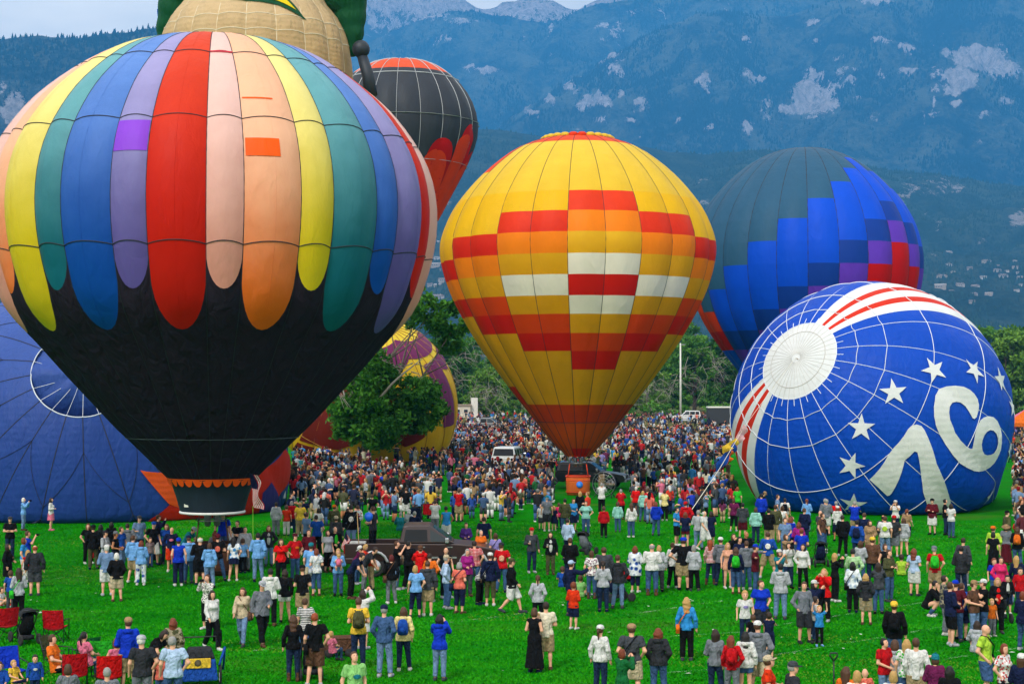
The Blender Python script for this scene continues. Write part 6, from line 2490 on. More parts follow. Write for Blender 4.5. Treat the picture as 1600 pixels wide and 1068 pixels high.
POSEP = {'photo': 'taking a photo', 'photo_up': 'raising a camera', 'folded': 'arms folded', 'hips': 'hands on hips', 'walk': 'walking', 'stride': 'walking', 'point': 'pointing', 'holding': 'hands in front', 'sit': 'sitting in a chair',
         'sit_ground': 'sitting on the grass', 'crouch': 'crouching', 'bend': 'bending over', 'wide': 'feet apart', 'shade': 'shading the eyes', 'around': 'one arm stretched out', 'armsup': 'arms raised', 'lookup': 'looking up', 'pockets': 'hands at waist', 'cup': 'holding a cup', 'stand': 'standing'}
PATN = {'floral': 'flowered', 'tiedye': 'tie-dyed', 'camo': 'camouflage', 'leopard': 'spotted', 'stripes': 'striped', 'plaid': 'plaid'}


def colp(c, pat, noun):
    c = c.replace('light denim', 'faded blue').replace('dark denim', 'dark blue')
    if c == 'denim':
        c = 'blue denim' if noun != 'jeans' else 'blue'
    return (c + ' ' + (PATN[pat] + ' ' if pat else '') + noun)


def place_phrase(px, py, D):
    if D < 46.5:
        return 'in the front row'
    if px < 95 and py < 800:
        return 'beside the dusty blue balloon'
    if 225 < px < 425 and py < 862:
        return 'by the striped balloon basket'
    if 430 < px < 560 and py < 905:
        return 'behind the pickup tailgate'
    if 560 <= px < 790 and 815 < py < 905:
        return 'beside the brown pickup'
    if 455 < px < 700 and py <= 815:
        return 'between the shade tree and pickup'
    if 840 < px < 985 and py < 790:
        return 'near the yellow balloon basket'
    if px > 1140 and py < 815:
        return 'close to the starred balloon'
    if px > 1540:
        return 'by the right border'
    if 985 <= px <= 1140 and py < 830:
        return 'left of the starred balloon'
    if px < 120:
        return 'by the left border'
    if 700 <= px <= 985 and py < 860:
        return 'in front of the yellow balloon'
    if px > 1140:
        return 'on the lawn before the starred balloon'
    return 'on the open lawn'


def unique_label(base, bits, place, P, short):
    """The first wording that no other person has."""
    near = sorted((math.hypot(q[0] - P[0], q[1] - P[1]), q[2], q[0] - P[0], q[1] - P[1]) for q in PLACED if q[2])[:6]
    cands = []
    b = [x for x in bits if x]
    for k in range(len(b), -1, -1):
        cands.append(', '.join([base] + b[:k]))
    tail = [place] + ['%s person in %s' % ('left of' if n[2] > .4 else ('right of' if n[2] < -.4 else ('behind' if n[3] < 0 else 'in front of')), n[1]) for n in near]
    for t in tail:
        for k in (2, 1, 0):
            cands.append(', '.join([base] + b[:k]) + ' ' + t if k == 0 else ', '.join([base] + b[:k] + [t]))
    for c in cands:
        if len(c.split()) <= 16 and c not in USED_LABELS:
            USED_LABELS.add(c)
            return c
    raise_ = cands[-1]
    LABEL_FAIL.append(raise_)
    return raise_


LABEL_FAIL = []
VAR_ST = ['stand', 'standb', 'standc', 'standd', 'lookup', 'standc', 'standb']


def slot(o, mat):
    o.material_slots[0].link = 'OBJECT'
    o.material_slots[0].material = mat
    return o


def free_spot(x, y, r=.42):
    for _ in range(14):
        hit = None
        for q in PLACED:
            if (q[0] - x) ** 2 + (q[1] - y) ** 2 < r * r:
                hit = q
                break
        if hit is None:
            return x, y
        dx, dy = x - hit[0], y - hit[1]
        n = math.hypot(dx, dy) + 1e-6
        k = (r - n) + .05
        x, y = x + dx / n * k * .5, y + (1 if dy >= 0 else -1) * k * .9
    return x, y


def attach_world(root, M, mesh, name, mat, label, cat):
    """Something carried: a top-level thing set at the carrier."""
    o = link(name, mesh)
    o.matrix_world = Matrix.Translation(root.location) @ root.rotation_euler.to_matrix().to_4x4() @ Matrix.Diagonal((*root.scale, 1)) @ M
    if mat:
        slot(o, mat)
    return tag(o, label, cat)


def pack_mesh():
    if 'pack' in _BODY:
        return _BODY['pack']
    b = MB()
    n = 12
    rows = []
    for z, w, d in ((-.02, .02, .02), (0, .13, .07), (.06, .15, .10), (.26, .145, .095), (.36, .12, .07), (.41, .05, .03)):
        rows.append([(w * math.copysign(abs(math.cos(a)) ** .5, math.cos(a)), d * math.copysign(abs(math.sin(a)) ** .5, math.sin(a)), z) for a in np.linspace(0, 2 * math.pi, n, endpoint=False)])
    b.add([p for r in rows for p in r], [(i * n + j, i * n + (j + 1) % n, (i + 1) * n + (j + 1) % n, (i + 1) * n + j) for i in range(5) for j in range(n)] + [tuple(range(n - 1, -1, -1)), tuple(5 * n + j for j in range(n))])
    b.box((0, .10, .12), (.2, .06, .17), taper=.9)
    for sx in (-1, 1):
        b.tube([(sx * .08, -.09, .40), (sx * .12, -.24, .42), (sx * .13, -.30, .30), (sx * .15, -.22, .12), (sx * .12, -.09, .06)], .018, 5)
    _BODY['pack'] = b.data('backpack', SKINS[0])
    return _BODY['pack']


def bag_mesh(kind):
    if kind in _BODY:
        return _BODY[kind]
    b = MB()
    if kind == 'shoulderbag':
        b.box((.24, .02, -.10), (.11, .30, .24), taper=.85)
        b.tube([(.24, .12, .0), (.05, .17, .30), (-.11, .05, .50), (-.10, -.08, .47), (.08, -.17, .25), (.24, -.09, 0)], .014, 5)
    elif kind == 'tote':
        b.box((.0, .02, -.10), (.26, .10, .32), taper=.9)
        b.tube([(-.08, .02, .05), (-.06, -.02, .45), (.06, -.02, .46), (.08, .02, .05)], .012, 5)
    elif kind == 'camera':
        b.box((0, 0, 0), (.13, .06, .085))
        b.lathe([(.035, -.10), (.035, -.03), (.03, 0)], 10, (0, 0, 0), 'y')
    elif kind == 'phone':
        b.box((0, 0, 0), (.075, .012, .15))
    elif kind == 'cupm':
        b.lathe([(.03, -.06), (.04, .06), (.042, .062), (.0, .07)], 10)
    _BODY[kind] = b.data({'shoulderbag': 'shoulder_bag', 'tote': 'handbag', 'camera': 'camera', 'phone': 'phone', 'cupm': 'paper_cup'}[kind], SKINS[0])
    return _BODY[kind]


def baby_meshes():
    if 'baby' in _BODY:
        return _BODY['baby']
    b = MB()
    b.sphere((0, 0, .30), (.075, .085, .09), 10, 7)
    b.tube([(0, 0, -.04), (0, 0, .10), (0, 0, .21)], [.085, .095, .06], 10)
    for sx in (-1, 1):
        b.tube([(sx * .05, -.02, -.02), (sx * .09, -.08, -.10), (sx * .08, -.06, -.22)], [.05, .042, .03], 7)
        b.tube([(sx * .08, 0, .18), (sx * .13, -.06, .10), (sx * .08, -.13, .09)], [.035, .03, .024], 7)
    s = MB().tube([(0, 0, -.06), (0, 0, .10), (0, 0, .22)], [.098, .106, .07], 10)
    h_ = MB().sphere((0, .012, .33), (.08, .088, .075), 10, 6)
    _BODY['baby'] = (b.data('baby', SKINS[0]), s.data('romper', SKINS[0]), h_.data('baby_hair', SKINS[0]))
    return _BODY['baby']


def scene_person(px, py, build='m', pose='stand', face=180, top=('tee', 'grey', None), bottom=('jeans', 'denim', None), hair=('short', 'brown'), hat=None, skin=0, h=None, w=1.0, z=0.0, D=None,
                 extras=(), shoes=None, note=None, fixed=False):
    h = h or {'m': 1.77, 'f': 1.66, 'c': 1.2}[build]
    bb = 'm' if build == 'c' and pose in () else build
    k = h / (1.735 if build != 'c' else 1.76)
    ht = TOPH.get(pose, 1.735) * k + z
    if D is None:
        D = FPX * (CAMH - ht) / max(py - 598, 20)
    x, y = (px - 800) / FPX * D, D
    if not fixed:
        x, y = free_spot(x, y)
    shown = pose
    if pose == 'stand' and build != 'c':
        pose = VAR_ST[int(x * 37 + y * 11) % 7]
    res = .0205 if D < 66 else .030
    root = link('person', body_mesh(pose, bb, res))
    slot(root, SKINS[skin])
    root.location = (x, y, z)
    root.rotation_euler = (0, 0, math.radians(face) + math.atan2(-x, y) * 1.0)
    w = 1 + (w - 1) * .7 - .02
    root.scale = (k * w, k * w, k)
    J = joints(pose, bb)
    tk, tc_, tp_ = top
    bk, bc, bp = bottom
    o = link({'tee': 't_shirt', 'tank': 'tank_top', 'shirt': 'long_sleeved_shirt', 'poncho': 'wrap', 'dresstop': 'dress_bodice'}.get(tk, tk), garment(tk, pose, bb, res), root)
    slot(o, cloth(tc_, tp_))
    if bk:
        o = link({'pants': 'trousers', 'jeans': 'jeans', 'capri': 'cropped_trousers'}.get(bk, 'shorts' if 'shorts' in bk else ('leggings' if bk == 'leggings' else 'skirt')), garment(bk, pose, bb, res), root)
        slot(o, cloth(bc, bp))
    HM = head_matrix(J, bb)
    if hair and hair[0] != 'bald':
        o = link('hair', hair_mesh(hair[0]), root)
        o.matrix_local = HM
        slot(o, hairm(hair[1]))
    if hat:
        o = link('hat', hat_mesh(hat[0]), root)
        o.matrix_local = HM @ Matrix.Scale(1.04, 4)
        slot(o, cloth(hat[1]))
    if D < 62 and abs((face + 180) % 360 - 180) < 120:
        e_, m_ = face_meshes()
        o = link('eyes', e_, root)
        o.matrix_local = HM
        o = link('mouth', m_, root)
        o.matrix_local = HM
    sc = shoes or random.choice(['white', 'dark grey', 'black', 'brown', 'light grey', 'navy'])
    if D < 130:
        for s in 'LR':
            o = link('shoe', shoe_mesh(pose, bb, s, bk in ('leggings', 'jeans') and sc == 'brown'), root)
            slot(o, cloth(sc))
    # words
    tn = colp(tc_, tp_, NOUN[tk])
    who = 'child' if build == 'c' else 'person'
    if tk == 'dresstop':
        base = '%s in %s' % (who, tn)
    elif bk and bc == tc_ and bp == tp_:
        base = '%s in %s and matching %s' % (who, tn, NOUN[bk])
    else:
        base = '%s in %s and %s' % (who, tn, colp(bc, bp, NOUN[bk])) if bk else '%s in %s' % (who, tn)
    if hat:
        hp = '%s %s' % (hat[1], {'cap': 'cap', 'capback': 'cap', 'sunhat': 'sun hat', 'beanie': 'beanie'}[hat[0]])
    elif hair and hair[0] == 'bald':
        hp = 'bald'
    elif hair:
        hp = {'short': 'short %s hair', 'thin': 'thin %s hair', 'bob': '%s bobbed hair', 'long': 'long %s hair', 'wavy': 'wavy %s hair', 'pony': '%s ponytail', 'bun': '%s hair in a bun'}[hair[0]] % hair[1]
    else:
        hp = ''
    pp = POSEP[shown] if shown != 'stand' else None
    lab = unique_label(base, [note, hp, pp], place_phrase(px, py, D), (x, y), tn)
    tag(root, lab, who, GR_PEOPLE)
    PLACED.append((x, y, tn, D))
    short = '%s in %s' % (who, tn)
    ta = unit(J['chest'] - J['pel'])
    for ex in extras:
        nm, _, c = ex.partition(':')
        c = c.replace('_', ' ')
        if nm == 'pack':
            p = J['pel'] + (J['chest'] - J['pel']) * .15
            attach_world(root, Matrix.Translation(Vector(p + [0, .195, .03])), pack_mesh(), 'backpack', cloth(c), '%s backpack worn by %s' % (c, short), 'backpack')
        elif nm == 'bag':
            attach_world(root, Matrix.Translation(Vector(J['pel'] + [0, 0, .05])), bag_mesh('shoulderbag'), 'shoulder_bag', cloth(c), '%s shoulder bag on %s' % (c, short), 'bag')
        elif nm == 'tote':
            attach_world(root, Matrix.Translation(Vector(J['wrL'] + [.02, -.02, -.40])), bag_mesh('tote'), 'handbag', cloth(c), '%s bag held by %s' % (c, short), 'bag')
        elif nm in ('camera', 'phone'):
            p = (J['wrL'] + J['wrR']) / 2 + [0, -.05, .07]
            attach_world(root, Matrix.Translation(Vector(p)), bag_mesh(nm), nm, cloth('black' if not c else c), '%s %s held up by %s' % (c or 'black', nm, short), nm)
        elif nm == 'cup':
            p = J['wrR'] + unit(J['wrR'] - J['elR']) * .07 + [0, 0, .04]
            attach_world(root, Matrix.Translation(Vector(p)), bag_mesh('cupm'), 'paper_cup', cloth('white'), 'white paper cup held by %s' % short, 'cup')
        elif nm == 'emblem':
            q = MB()
            q.sphere((0, 0, 0), (.10, .012, .11), 12, 5)
            p = J['chest'] + [0, .168, -.06]
            o = link('emblem', q.data('emblem', cloth(c or 'white', 'leopard' if c == 'white' else None)), root)
            o.location = p
        elif nm == 'frontemblem':
            q = MB()
            q.sphere((0, 0, 0), (.09, .01, .05), 12, 5)
            o = link('emblem', q.data('emblem', cloth(c or 'white')), root)
            o.location = J['chest'] + [0, -.160, -.03]
        elif nm == 'inner':
            q = MB()
            q.sphere((0, 0, 0), (.075, .03, .26), 10, 8)
            o = link('inner_top', q.data('inner_top', cloth(c)), root)
            o.location = J['pel'] + [0, -.145, .24]
        elif nm == 'baby':
            bm_, sm_, hm_ = baby_meshes()
            p = (J['wrL'] + J['wrR']) / 2 + [0.02, -.07, .06]
            o = attach_world(root, Matrix.Translation(Vector(p)) @ Matrix.Rotation(math.pi, 4, 'Z'), bm_, 'baby', SKINS[2], 'baby in %s carried by %s' % (c, short), 'baby')
            slot(link('romper', sm_, o), cloth(c))
            slot(link('hair', hm_, o), hairm('blond'))
    return root


CROPS = {'A': (0, 740, 3.257), 'B': (400, 740, 3.257), 'C': (800, 740, 3.257), 'D': (1180, 740, 3.257), 'G': (400, 740, 6.673), 'I': (740, 740, 6.673), 'J': (920, 760, 6.673), 'K': (1090, 760, 6.673), 'L': (1280, 770, 5.0), 'P': (0, 0, 1)}


def parse(line):
    t = line.split()
    cx, cy, s = CROPS[t[0]]
    kw = dict(px=cx + float(t[1]) / s, py=cy + float(t[2]) / s, build=t[3], pose=t[4], face=float(t[5]))
    ex = []

    def gar(q):
        k, c = q.split(':')
        c, _, p = c.partition('/')
        return (k, c.replace('_', ' '), p or None)
    kw['top'] = gar(t[6])
    kw['bottom'] = gar(t[7]) if t[7] != '-' else (None, None, None)
    hk, _, hc = t[8].partition(':')
    kw['hair'] = (hk, hc.replace('_', ' ')) if hk != 'none' else None
    for q in t[9:]:
        if q[0] in 'hwzD' and q[1:].replace('.', '', 1).isdigit():
            kw[q[0]] = float(q[1:])
        elif q.split(':')[0] in ('cap', 'capback', 'sunhat', 'beanie'):
            a, _, c = q.partition(':')
            kw['hat'] = (a, c.replace('_', ' '))
        elif q.startswith('skin'):
            kw['skin'] = int(q[4:])
        elif q.startswith('shoes:'):
            kw['shoes'] = q[6:].replace('_', ' ')
        elif q == 'fixed':
            kw['fixed'] = True
        elif q.startswith('note:'):
            kw['note'] = q[5:].replace('_', ' ')
        else:
            ex.append(q)
    kw['extras'] = ex
    return kw


LINES = '''
A 125 118 f photo 75 shirt:light_blue jeans:light_denim bob:white camera
A 265 118 f cup 80 shirt:white skirt:pink long:dark_brown shoes:pink
A 58 215 m folded 0 tee:black jeans:dark_denim short:brown cap:dark_grey
A 147 285 m photo 90 tee:royal_blue pants:navy short:brown camera
A 128 320 f stand 80 tee:sky_blue shorts:white bob:auburn
A 47 350 f stand 70 coat:black pants:black long:dark_brown
A 150 387 c stand 175 vest:red shorts:navy/leopard bob:blond h1.38
A 185 357 m stand 180 jacket:charcoal shorts:dark_grey thin:red w1.12
A 104 472 f holding 190 shirt:light_grey pants:black long:dark_brown bag:bright_green
A 63 490 c stand 160 tee:blue pants:dark_grey short:brown h1.3
A 20 575 c sit_ground 60 tee:white pants:bright_red short:brown h1.2
A 452 248 f stand 20 tee:black pants:black wavy:auburn tote:red
A 480 256 m stand 180 jacket:black pants:olive short:dark_brown cap:black
A 518 252 f stand 150 jacket:black pants:black long:black
A 570 240 f stand 200 tee:black jeans:dark_denim long:black
A 541 283 m folded 60 shirt:light_grey jeans:denim short:dark_brown cap:charcoal
A 594 288 m holding 70 tank:black pants:black short:brown cap:grey skin3
A 622 265 m stand 50 tee:blue jeans:light_denim short:brown
A 657 247 m stand 180 hoodie:grey jeans:denim short:dark_brown
A 714 210 m cup 20 tee:light_denim jeans:dark_denim short:brown cap:dark_grey h1.86
A 548 357 m stand 185 jacket:light_denim shorts:white short:white cap:white
A 600 396 f pockets 180 jacket:black shorts:beige bob:white w1.1
A 685 307 m stand 160 hoodie:light_blue shorts:khaki short:brown
A 724 333 f stand 178 hoodie:light_blue pants:blue/tiedye long:auburn
A 785 240 m stand 25 tee:black shorts:white short:brown cap:blue w1.1
A 770 322 c stand 20 tee:maroon/plaid jeans:denim short:brown h1.2
A 810 205 m photo 80 shirt:navy jeans:dark_denim short:dark_brown cap:brown
A 850 250 f stand 10 jacket:blue jeans:dark_denim wavy:auburn
A 877 265 m stand 0 shirt:navy shorts:orange_red bald:none frontemblem:pink
A 913 320 m stand 185 vest:royal_blue pants:navy short:brown cap:royal_blue shoes:white
A 965 310 m stand 175 hoodie:light_blue jeans:denim short:brown cap:navy
A 1023 316 m holding 180 shirt:black shorts:black thin:white w1.25
A 1112 302 m wide 180 tee:black jeans:denim short:black capback:maroon emblem:coral
A 1195 316 f stand 180 tee:sky_blue/tiedye miniskirt:navy long:black
A 1240 328 c stand 185 tee:light_blue pants:black short:brown h1.35 tote:black
A 1316 294 m stand 178 hoodie:light_blue jeans:light_denim short:black h1.84
A 1070 345 f stand 175 hoodie:light_blue jeans:light_denim bob:brown
A 1138 193 m stand 10 tee:royal_blue jeans:denim short:grey cap:tan z0.55 fixed w1.15
A 1165 262 f holding 20 tee:white jeans:denim bob:brown baby:white
A 1212 233 m folded -30 tee:black jeans:denim short:dark_brown
A 1252 264 m stand 10 hoodie:light_grey pants:grey short:black
A 945 267 m bend 60 tee:teal pants:dark_grey short:brown cap:light_grey
A 1098 285 f stand 170 tee:grey jeans:dark_denim wavy:auburn
A 1060 505 f photo -30 shirt:black/leopard capri:black short:brown camera
A 1086 586 f walk 25 shirt:white pants:black long:dark_brown tote:black
A 1240 570 f walk -15 hoodie:beige jeans:light_denim wavy:brown bag:brown
A 660 723 m stand 178 hoodie:royal_blue shorts:khaki short:brown cap:tan h1.8 shoes:white
A 733 812 m stand 180 tee:charcoal pants:grey thin:white cap:light_grey w1.12
A 886 724 f stand 185 jacket:olive/camo pants:dark_grey wavy:auburn
A 890 816 m stand 182 tee:pale_blue jeans:denim short:grey w1.12
A 772 785 f bend 60 tee:black capri:black bob:dark_brown
A 826 908 c stand 180 tee:coral jeans:denim bob:brown h1.15
A 593 825 f sit 200 tank:pink jeans:denim bob:auburn
A 455 793 f sit 130 tee:pink jeans:denim pony:black
A 300 810 m sit 70 tee:orange pants:black short:brown
A 357 955 f sit 180 tee:grey pants:dark_grey bob:brown
A 555 972 m sit 180 tee:grey pants:khaki short:grey
A 190 915 c stand 5 hoodie:blue jeans:dark_denim short:dark_brown h1.08 frontemblem:white
A 92 945 c sit 40 tee:yellow shorts:navy short:blond h1.05
A 12 955 c sit 10 hoodie:blue jeans:denim short:brown h1.25
B 35 540 m stride 25 jacket:grey pants:black short:dark_brown cap:light_grey h1.82
B 78 474 m folded 170 hoodie:white pants:black short:black
B 150 478 f stand 178 shirt:black shortshorts:white wavy:dark_brown shoes:black
B 240 460 m holding 185 tee:black shorts:khaki short:brown cap:black
B 310 374 f holding 190 tee:pale_blue/leopard capri:denim bob:auburn bag:light_grey
B 283 345 m stand 180 tee:light_blue shorts:beige short:brown cap:teal
B 131 325 f stand 10 tee:bright_red pants:black wavy:brown bag:black w1.12
B 202 300 m hips 30 tee:red jeans:denim short:black cap:maroon frontemblem:orange
B 68 258 f hips 0 jacket:charcoal jeans:light_denim long:auburn inner:white
B 258 624 f stand 170 tee:dark_grey/stripes jeans:denim short:brown
B 195 708 f stand 178 shirt:black jeans:dark_denim wavy:brown shoes:brown
B 308 698 m stand 182 tee:black shorts:brown short:red bag:black h1.8
B 395 796 c sit 140 tee:pink jeans:denim short:blond h1.1
B 525 620 m holding 180 tee:yellow jeans:dark_denim short:brown pack:olive h1.84
B 547 582 f photo_up 150 coat:white - long:dark_brown camera
B 655 660 m pockets 165 shirt:denim jeans:light_denim short:grey cap:navy h1.82
B 752 668 f stand 175 hoodie:pale_yellow jeans:dark_denim long:brown pack:blue
B 936 705 f photo 165 hoodie:royal_blue jeans:light_denim wavy:black phone
B 507 893 m stand 20 tee:light_green jeans:denim short:brown frontemblem:teal
B 690 405 f stand 190 shirt:black jeans:grey bob:maroon bag:brown
B 718 335 m photo 80 tee:black jeans:light_denim short:brown phone
B 780 335 m stand 150 tee:black pants:black short:black w1.1
B 838 360 m photo 180 hoodie:bright_red pants:black short:brown capback:brown
B 888 398 f stand 175 shirt:orange pants:black short:dark_brown
B 816 458 f stand 185 tee:light_blue capri:navy bob:blond
B 866 437 m stand 180 hoodie:dark_grey shorts:khaki short:brown
B 965 367 m stand 20 vest:black jeans:black bald:none
B 970 408 m pockets 100 shirt:pale_blue jeans:denim short:grey cap:beige
B 1036 443 f holding 150 tee:coral capri:navy bob:grey w1.1 bag:navy
B 1076 376 f holding 20 jacket:magenta pants:dark_grey short:grey
B 1115 335 m stand 178 tee:red/plaid jeans:denim short:dark_brown
B 1138 434 f bend 60 shirt:black/stripes pants:black bob:white
B 1170 392 m stand 178 hoodie:navy capri:olive short:brown cap:white bag:black
B 1252 345 m stand 175 tee:red jeans:denim short:brown cap:charcoal emblem:peach
B 1300 425 m walk 80 jacket:black shorts:white short:brown cap:olive w1.1
B 1219 295 f stand 180 tee:lavender pants:khaki bob:brown bag:charcoal
B 1070 243 f holding 10 hoodie:purple jeans:dark_denim short:dark_brown
B 1160 215 m stand 190 tee:navy pants:khaki short:dark_brown w1.15
B 1145 280 f stand 20 tee:orange jeans:denim short:grey
B 970 160 m stand 190 tank:sky_blue shorts:white short:black skin3
B 912 128 m photo 178 tee:white pants:grey short:brown phone
B 1032 74 m photo 178 tee:red shorts:khaki short:brown
B 765 66 m stand 175 tee:black shorts:white short:brown
B 595 100 f stand 185 tee:black pants:light_grey short:brown w1.15
B 486 205 m stand 180 jacket:black jeans:light_denim short:dark_brown emblem:white z0.75 D63.5 fixed h1.85
B 597 197 m holding -120 tee:charcoal pants:black short:brown z0.75 D63.0 fixed h1.82
B 738 192 m sit_ground 170 jacket:teal pants:navy short:grey
B 813 187 m sit 160 jacket:navy jeans:denim short:grey
B 785 178 f sit 150 jacket:light_grey jeans:denim bob:white cap:white
B 890 58 m stand 90 jacket:charcoal pants:black short:black cap:black
B 345 60 f stand 175 hoodie:maroon pants:black long:dark_brown
B 228 141 f stand 180 tee:yellow pants:khaki short:blond w1.2
B 186 134 f stand 178 hoodie:red jeans:dark_denim bob:grey
B 105 140 f stand 180 hoodie:light_grey pants:grey short:dark_brown
B 158 158 c stand 180 tee:orange_red pants:white short:brown h1.5
B 320 170 f stand 170 tee:white pants:cream bob:dark_brown
B 312 205 m stand 180 tee:blue pants:black short:dark_brown
B 262 193 m holding 130 tee:light_denim pants:black short:brown
B 410 210 m stand 178 hoodie:dark_grey jeans:denim short:brown cap:beige
B 400 155 m stand 170 jacket:olive pants:dark_grey short:brown cap:orange
B 245 118 m stand 178 tee:navy pants:black thin:brown
B 180 97 m stand 60 jacket:navy jeans:dark_denim short:black
B 272 280 m stand 10 hoodie:maroon jeans:denim short:brown
B 405 263 m stand 20 jacket:black pants:black thin:grey inner:bright_green
B 370 282 f stand 30 tee:light_grey capri:black bob:brown
B 486 396 m bend 75 tee:navy pants:black short:dark_brown
B 552 368 m bend 80 tee:charcoal jeans:grey short:dark_brown
B 583 364 m bend -80 tee:orange_red pants:khaki short:brown cap:white
B 515 352 f bend 60 shirt:plum jeans:denim bob:blond
B 421 374 f holding 0 shirt:light_blue jeans:denim bob:blond baby:pink
B 470 172 m stand 100 hoodie:blue/plaid jeans:denim short:brown
B 520 160 c stand 180 hoodie:red/tiedye jeans:denim short:brown h1.4
C 172 642 m folded 180 tee:cream shorts:khaki short:dark_brown
C 122 670 f holding 160 tank:black longskirt:black bob:brown baby:light_grey
C 131 508 f pockets 178 shirt:light_grey leggings:black pony:brown h1.6
C 312 549 c holding 150 jacket:orange_red shorts:navy short:auburn h1.42
C 300 436 m point 130 jacket:navy jeans:dark_denim short:brown cap:pale_blue
C 257 470 c sit_ground 170 tee:blue jeans:denim short:brown h1.4
C 350 515 c sit_ground 150 tee:light_green pants:beige short:brown h1.4
C 462 436 f holding 178 shirt:light_grey jeans:dark_denim pony:dark_brown w1.1
C 540 405 m stand 175 hoodie:charcoal jeans:light_denim short:brown h1.78
C 404 385 f stand 170 tee:plum/floral jeans:denim bob:brown
C 460 368 m stand 182 jacket:dark_grey pants:dark_grey short:brown w1.25
C 625 361 f folded 160 poncho:blue/tiedye capri:navy wavy:auburn shoes:white
C 710 349 m holding 178 shirt:white jeans:denim thin:grey w1.25 h1.82
C 746 358 f stand 185 jacket:light_grey pants:dark_grey bob:blond
C 818 344 f stand 175 shirt:white pants:black bun:brown bag:black
C 870 320 m hips 180 tee:black shorts:khaki short:brown cap:royal_blue w1.35 h1.88
C 913 354 f stand 170 jacket:light_grey pants:black bob:grey
C 195 291 f cup 5 jacket:black pants:olive long:dark_brown inner:white shoes:brown cup
C 100 270 m cup 15 shirt:dark_grey jeans:dark_denim short:brown cap:red cup
C 280 322 m stand 180 jacket:black jeans:dark_denim short:brown w1.1
C 285 221 m stand 150 shirt:pale_blue pants:navy short:dark_brown
C 375 135 f hips 0 tee:mint jeans:denim pony:brown shoes:white w1.1
C 312 122 f holding 30 tee:sky_blue shorts:navy pony:brown
C 345 85 f stand 180 shirt:black jeans:dark_denim long:blond
C 177 110 m stand 180 tee:grey shorts:charcoal short:grey cap:teal
C 148 153 c stand 178 tee:white shorts:dark_grey bald:none h1.3
C 210 163 c stand 180 dresstop:navy skirt:navy bob:blond h1.25
C 238 147 c stand 180 jacket:hot_pink leggings:navy short:brown h1.3
C 268 122 m stand 190 jacket:olive jeans:denim short:black
C 455 43 m photo 178 shirt:white/plaid pants:black short:grey
C 553 75 f photo 180 jacket:red pants:black short:grey w1.1
C 630 62 f stand 178 jacket:bright_red pants:dark_grey short:white
C 667 83 f stand 180 hoodie:mint jeans:denim bob:blond
C 690 70 m stand 170 jacket:red pants:khaki short:brown
C 775 80 f photo 180 shirt:pale_yellow pants:black short:dark_brown
C 733 138 f stand 178 hoodie:royal_blue jeans:denim wavy:auburn
C 466 165 c stand 180 hoodie:red pants:black short:brown h1.5
C 537 143 c stand 180 hoodie:mint jeans:denim short:brown h1.5
C 605 145 f stand 200 shirt:white/stripes jeans:denim long:brown
C 836 165 m holding 70 tee:sky_blue shorts:black short:black shoes:white
C 884 138 m stand 180 hoodie:red jeans:denim short:brown capback:red
C 880 190 f stand 175 tee:navy shortshorts:maroon long:auburn
C 976 184 m walk 60 tee:white shorts:white thin:white shoes:white
C 1010 186 f stand 190 dresstop:navy skirt:navy wavy:dark_brown
C 945 180 m stand 180 shirt:light_grey jeans:light_denim short:grey
C 1010 330 f stand 178 shirt:red/stripes jeans:dark_denim long:red
C 1062 318 m stand 175 hoodie:grey jeans:dark_denim short:brown cap:white
C 1095 345 f stand 20 tank:peach shortshorts:peach long:blond shoes:white
C 1136 367 f stand 178 shirt:navy capri:denim wavy:brown pack:bright_green
C 1190 335 m around 175 hoodie:grey jeans:denim short:brown
C 1235 354 m around 80 jacket:maroon jeans:denim short:brown cap:royal_blue shoes:white
C 985 85 f around 90 tee:light_denim pants:black short:black bag:white
C 885 620 f stand 178 shirt:sky_blue pants:black wavy:blond bag:orange h1.7
C 1181 592 c stand 10 tee:white jeans:dark_denim short:blond h1.5 frontemblem:lavender
C 1263 534 f stand 20 tee:royal_blue shorts:charcoal short:brown w1.2 h1.72
C 1222 712 c stand 185 tee:black pants:charcoal short:brown h1.15
C 1303 700 c photo 175 vest:navy shorts:navy short:dark_brown h1.25
C 447 762 f stand 155 shirt:white jeans:dark_denim pony:brown cap:white
C 606 756 m pockets 180 tee:dark_grey shorts:beige short:brown cap:tan w1.2 bag:black
C 558 880 f photo 130 jacket:green pants:khaki bob:auburn h1.5 camera
C 741 775 f pockets 178 hoodie:charcoal jeans:denim wavy:auburn w1.12
C 1030 780 f stand 170 shirt:grey jeans:dark_denim long:dark_brown
C 1086 805 f stand 175 shirt:red pants:grey long:auburn h1.55 pack:red
C 1162 800 f stand 182 hoodie:white shortshorts:denim long:black h1.6
C 1226 749 m stand 175 hoodie:grey shorts:beige short:brown cap:white h1.8
C 1300 914 m stand 90 tee:orange_red jeans:denim short:brown cap:beige w1.12
D 240 540 m stand 25 shirt:grey shorts:charcoal short:brown shoes:charcoal
D 345 475 f photo -20 jacket:bright_red pants:black wavy:blond w1.12
D 320 666 c armsup 10 tee:sky_blue leggings:black short:blond h1.15 shoes:light_blue
D 295 535 f photo 60 jacket:navy jeans:dark_denim long:black cap:white
D 300 622 c stand 120 tee:white jeans:denim short:dark_brown h1.3
D 400 397 f photo 120 shirt:black pants:black long:blond phone
D 490 439 f stand 180 shirt:pale_blue/tiedye pants:black long:black bag:black
D 556 500 f pockets 178 hoodie:charcoal shorts:khaki/camo wavy:blond h1.58
D 620 445 f photo 178 shirt:dark_grey jeans:denim long:dark_brown phone
D 675 380 m folded 50 shirt:olive jeans:denim short:brown
D 590 318 m stand 180 jacket:brown jeans:dark_denim short:brown cap:yellow w1.12
D 655 350 f stand 40 tank:black pants:dark_grey bob:brown
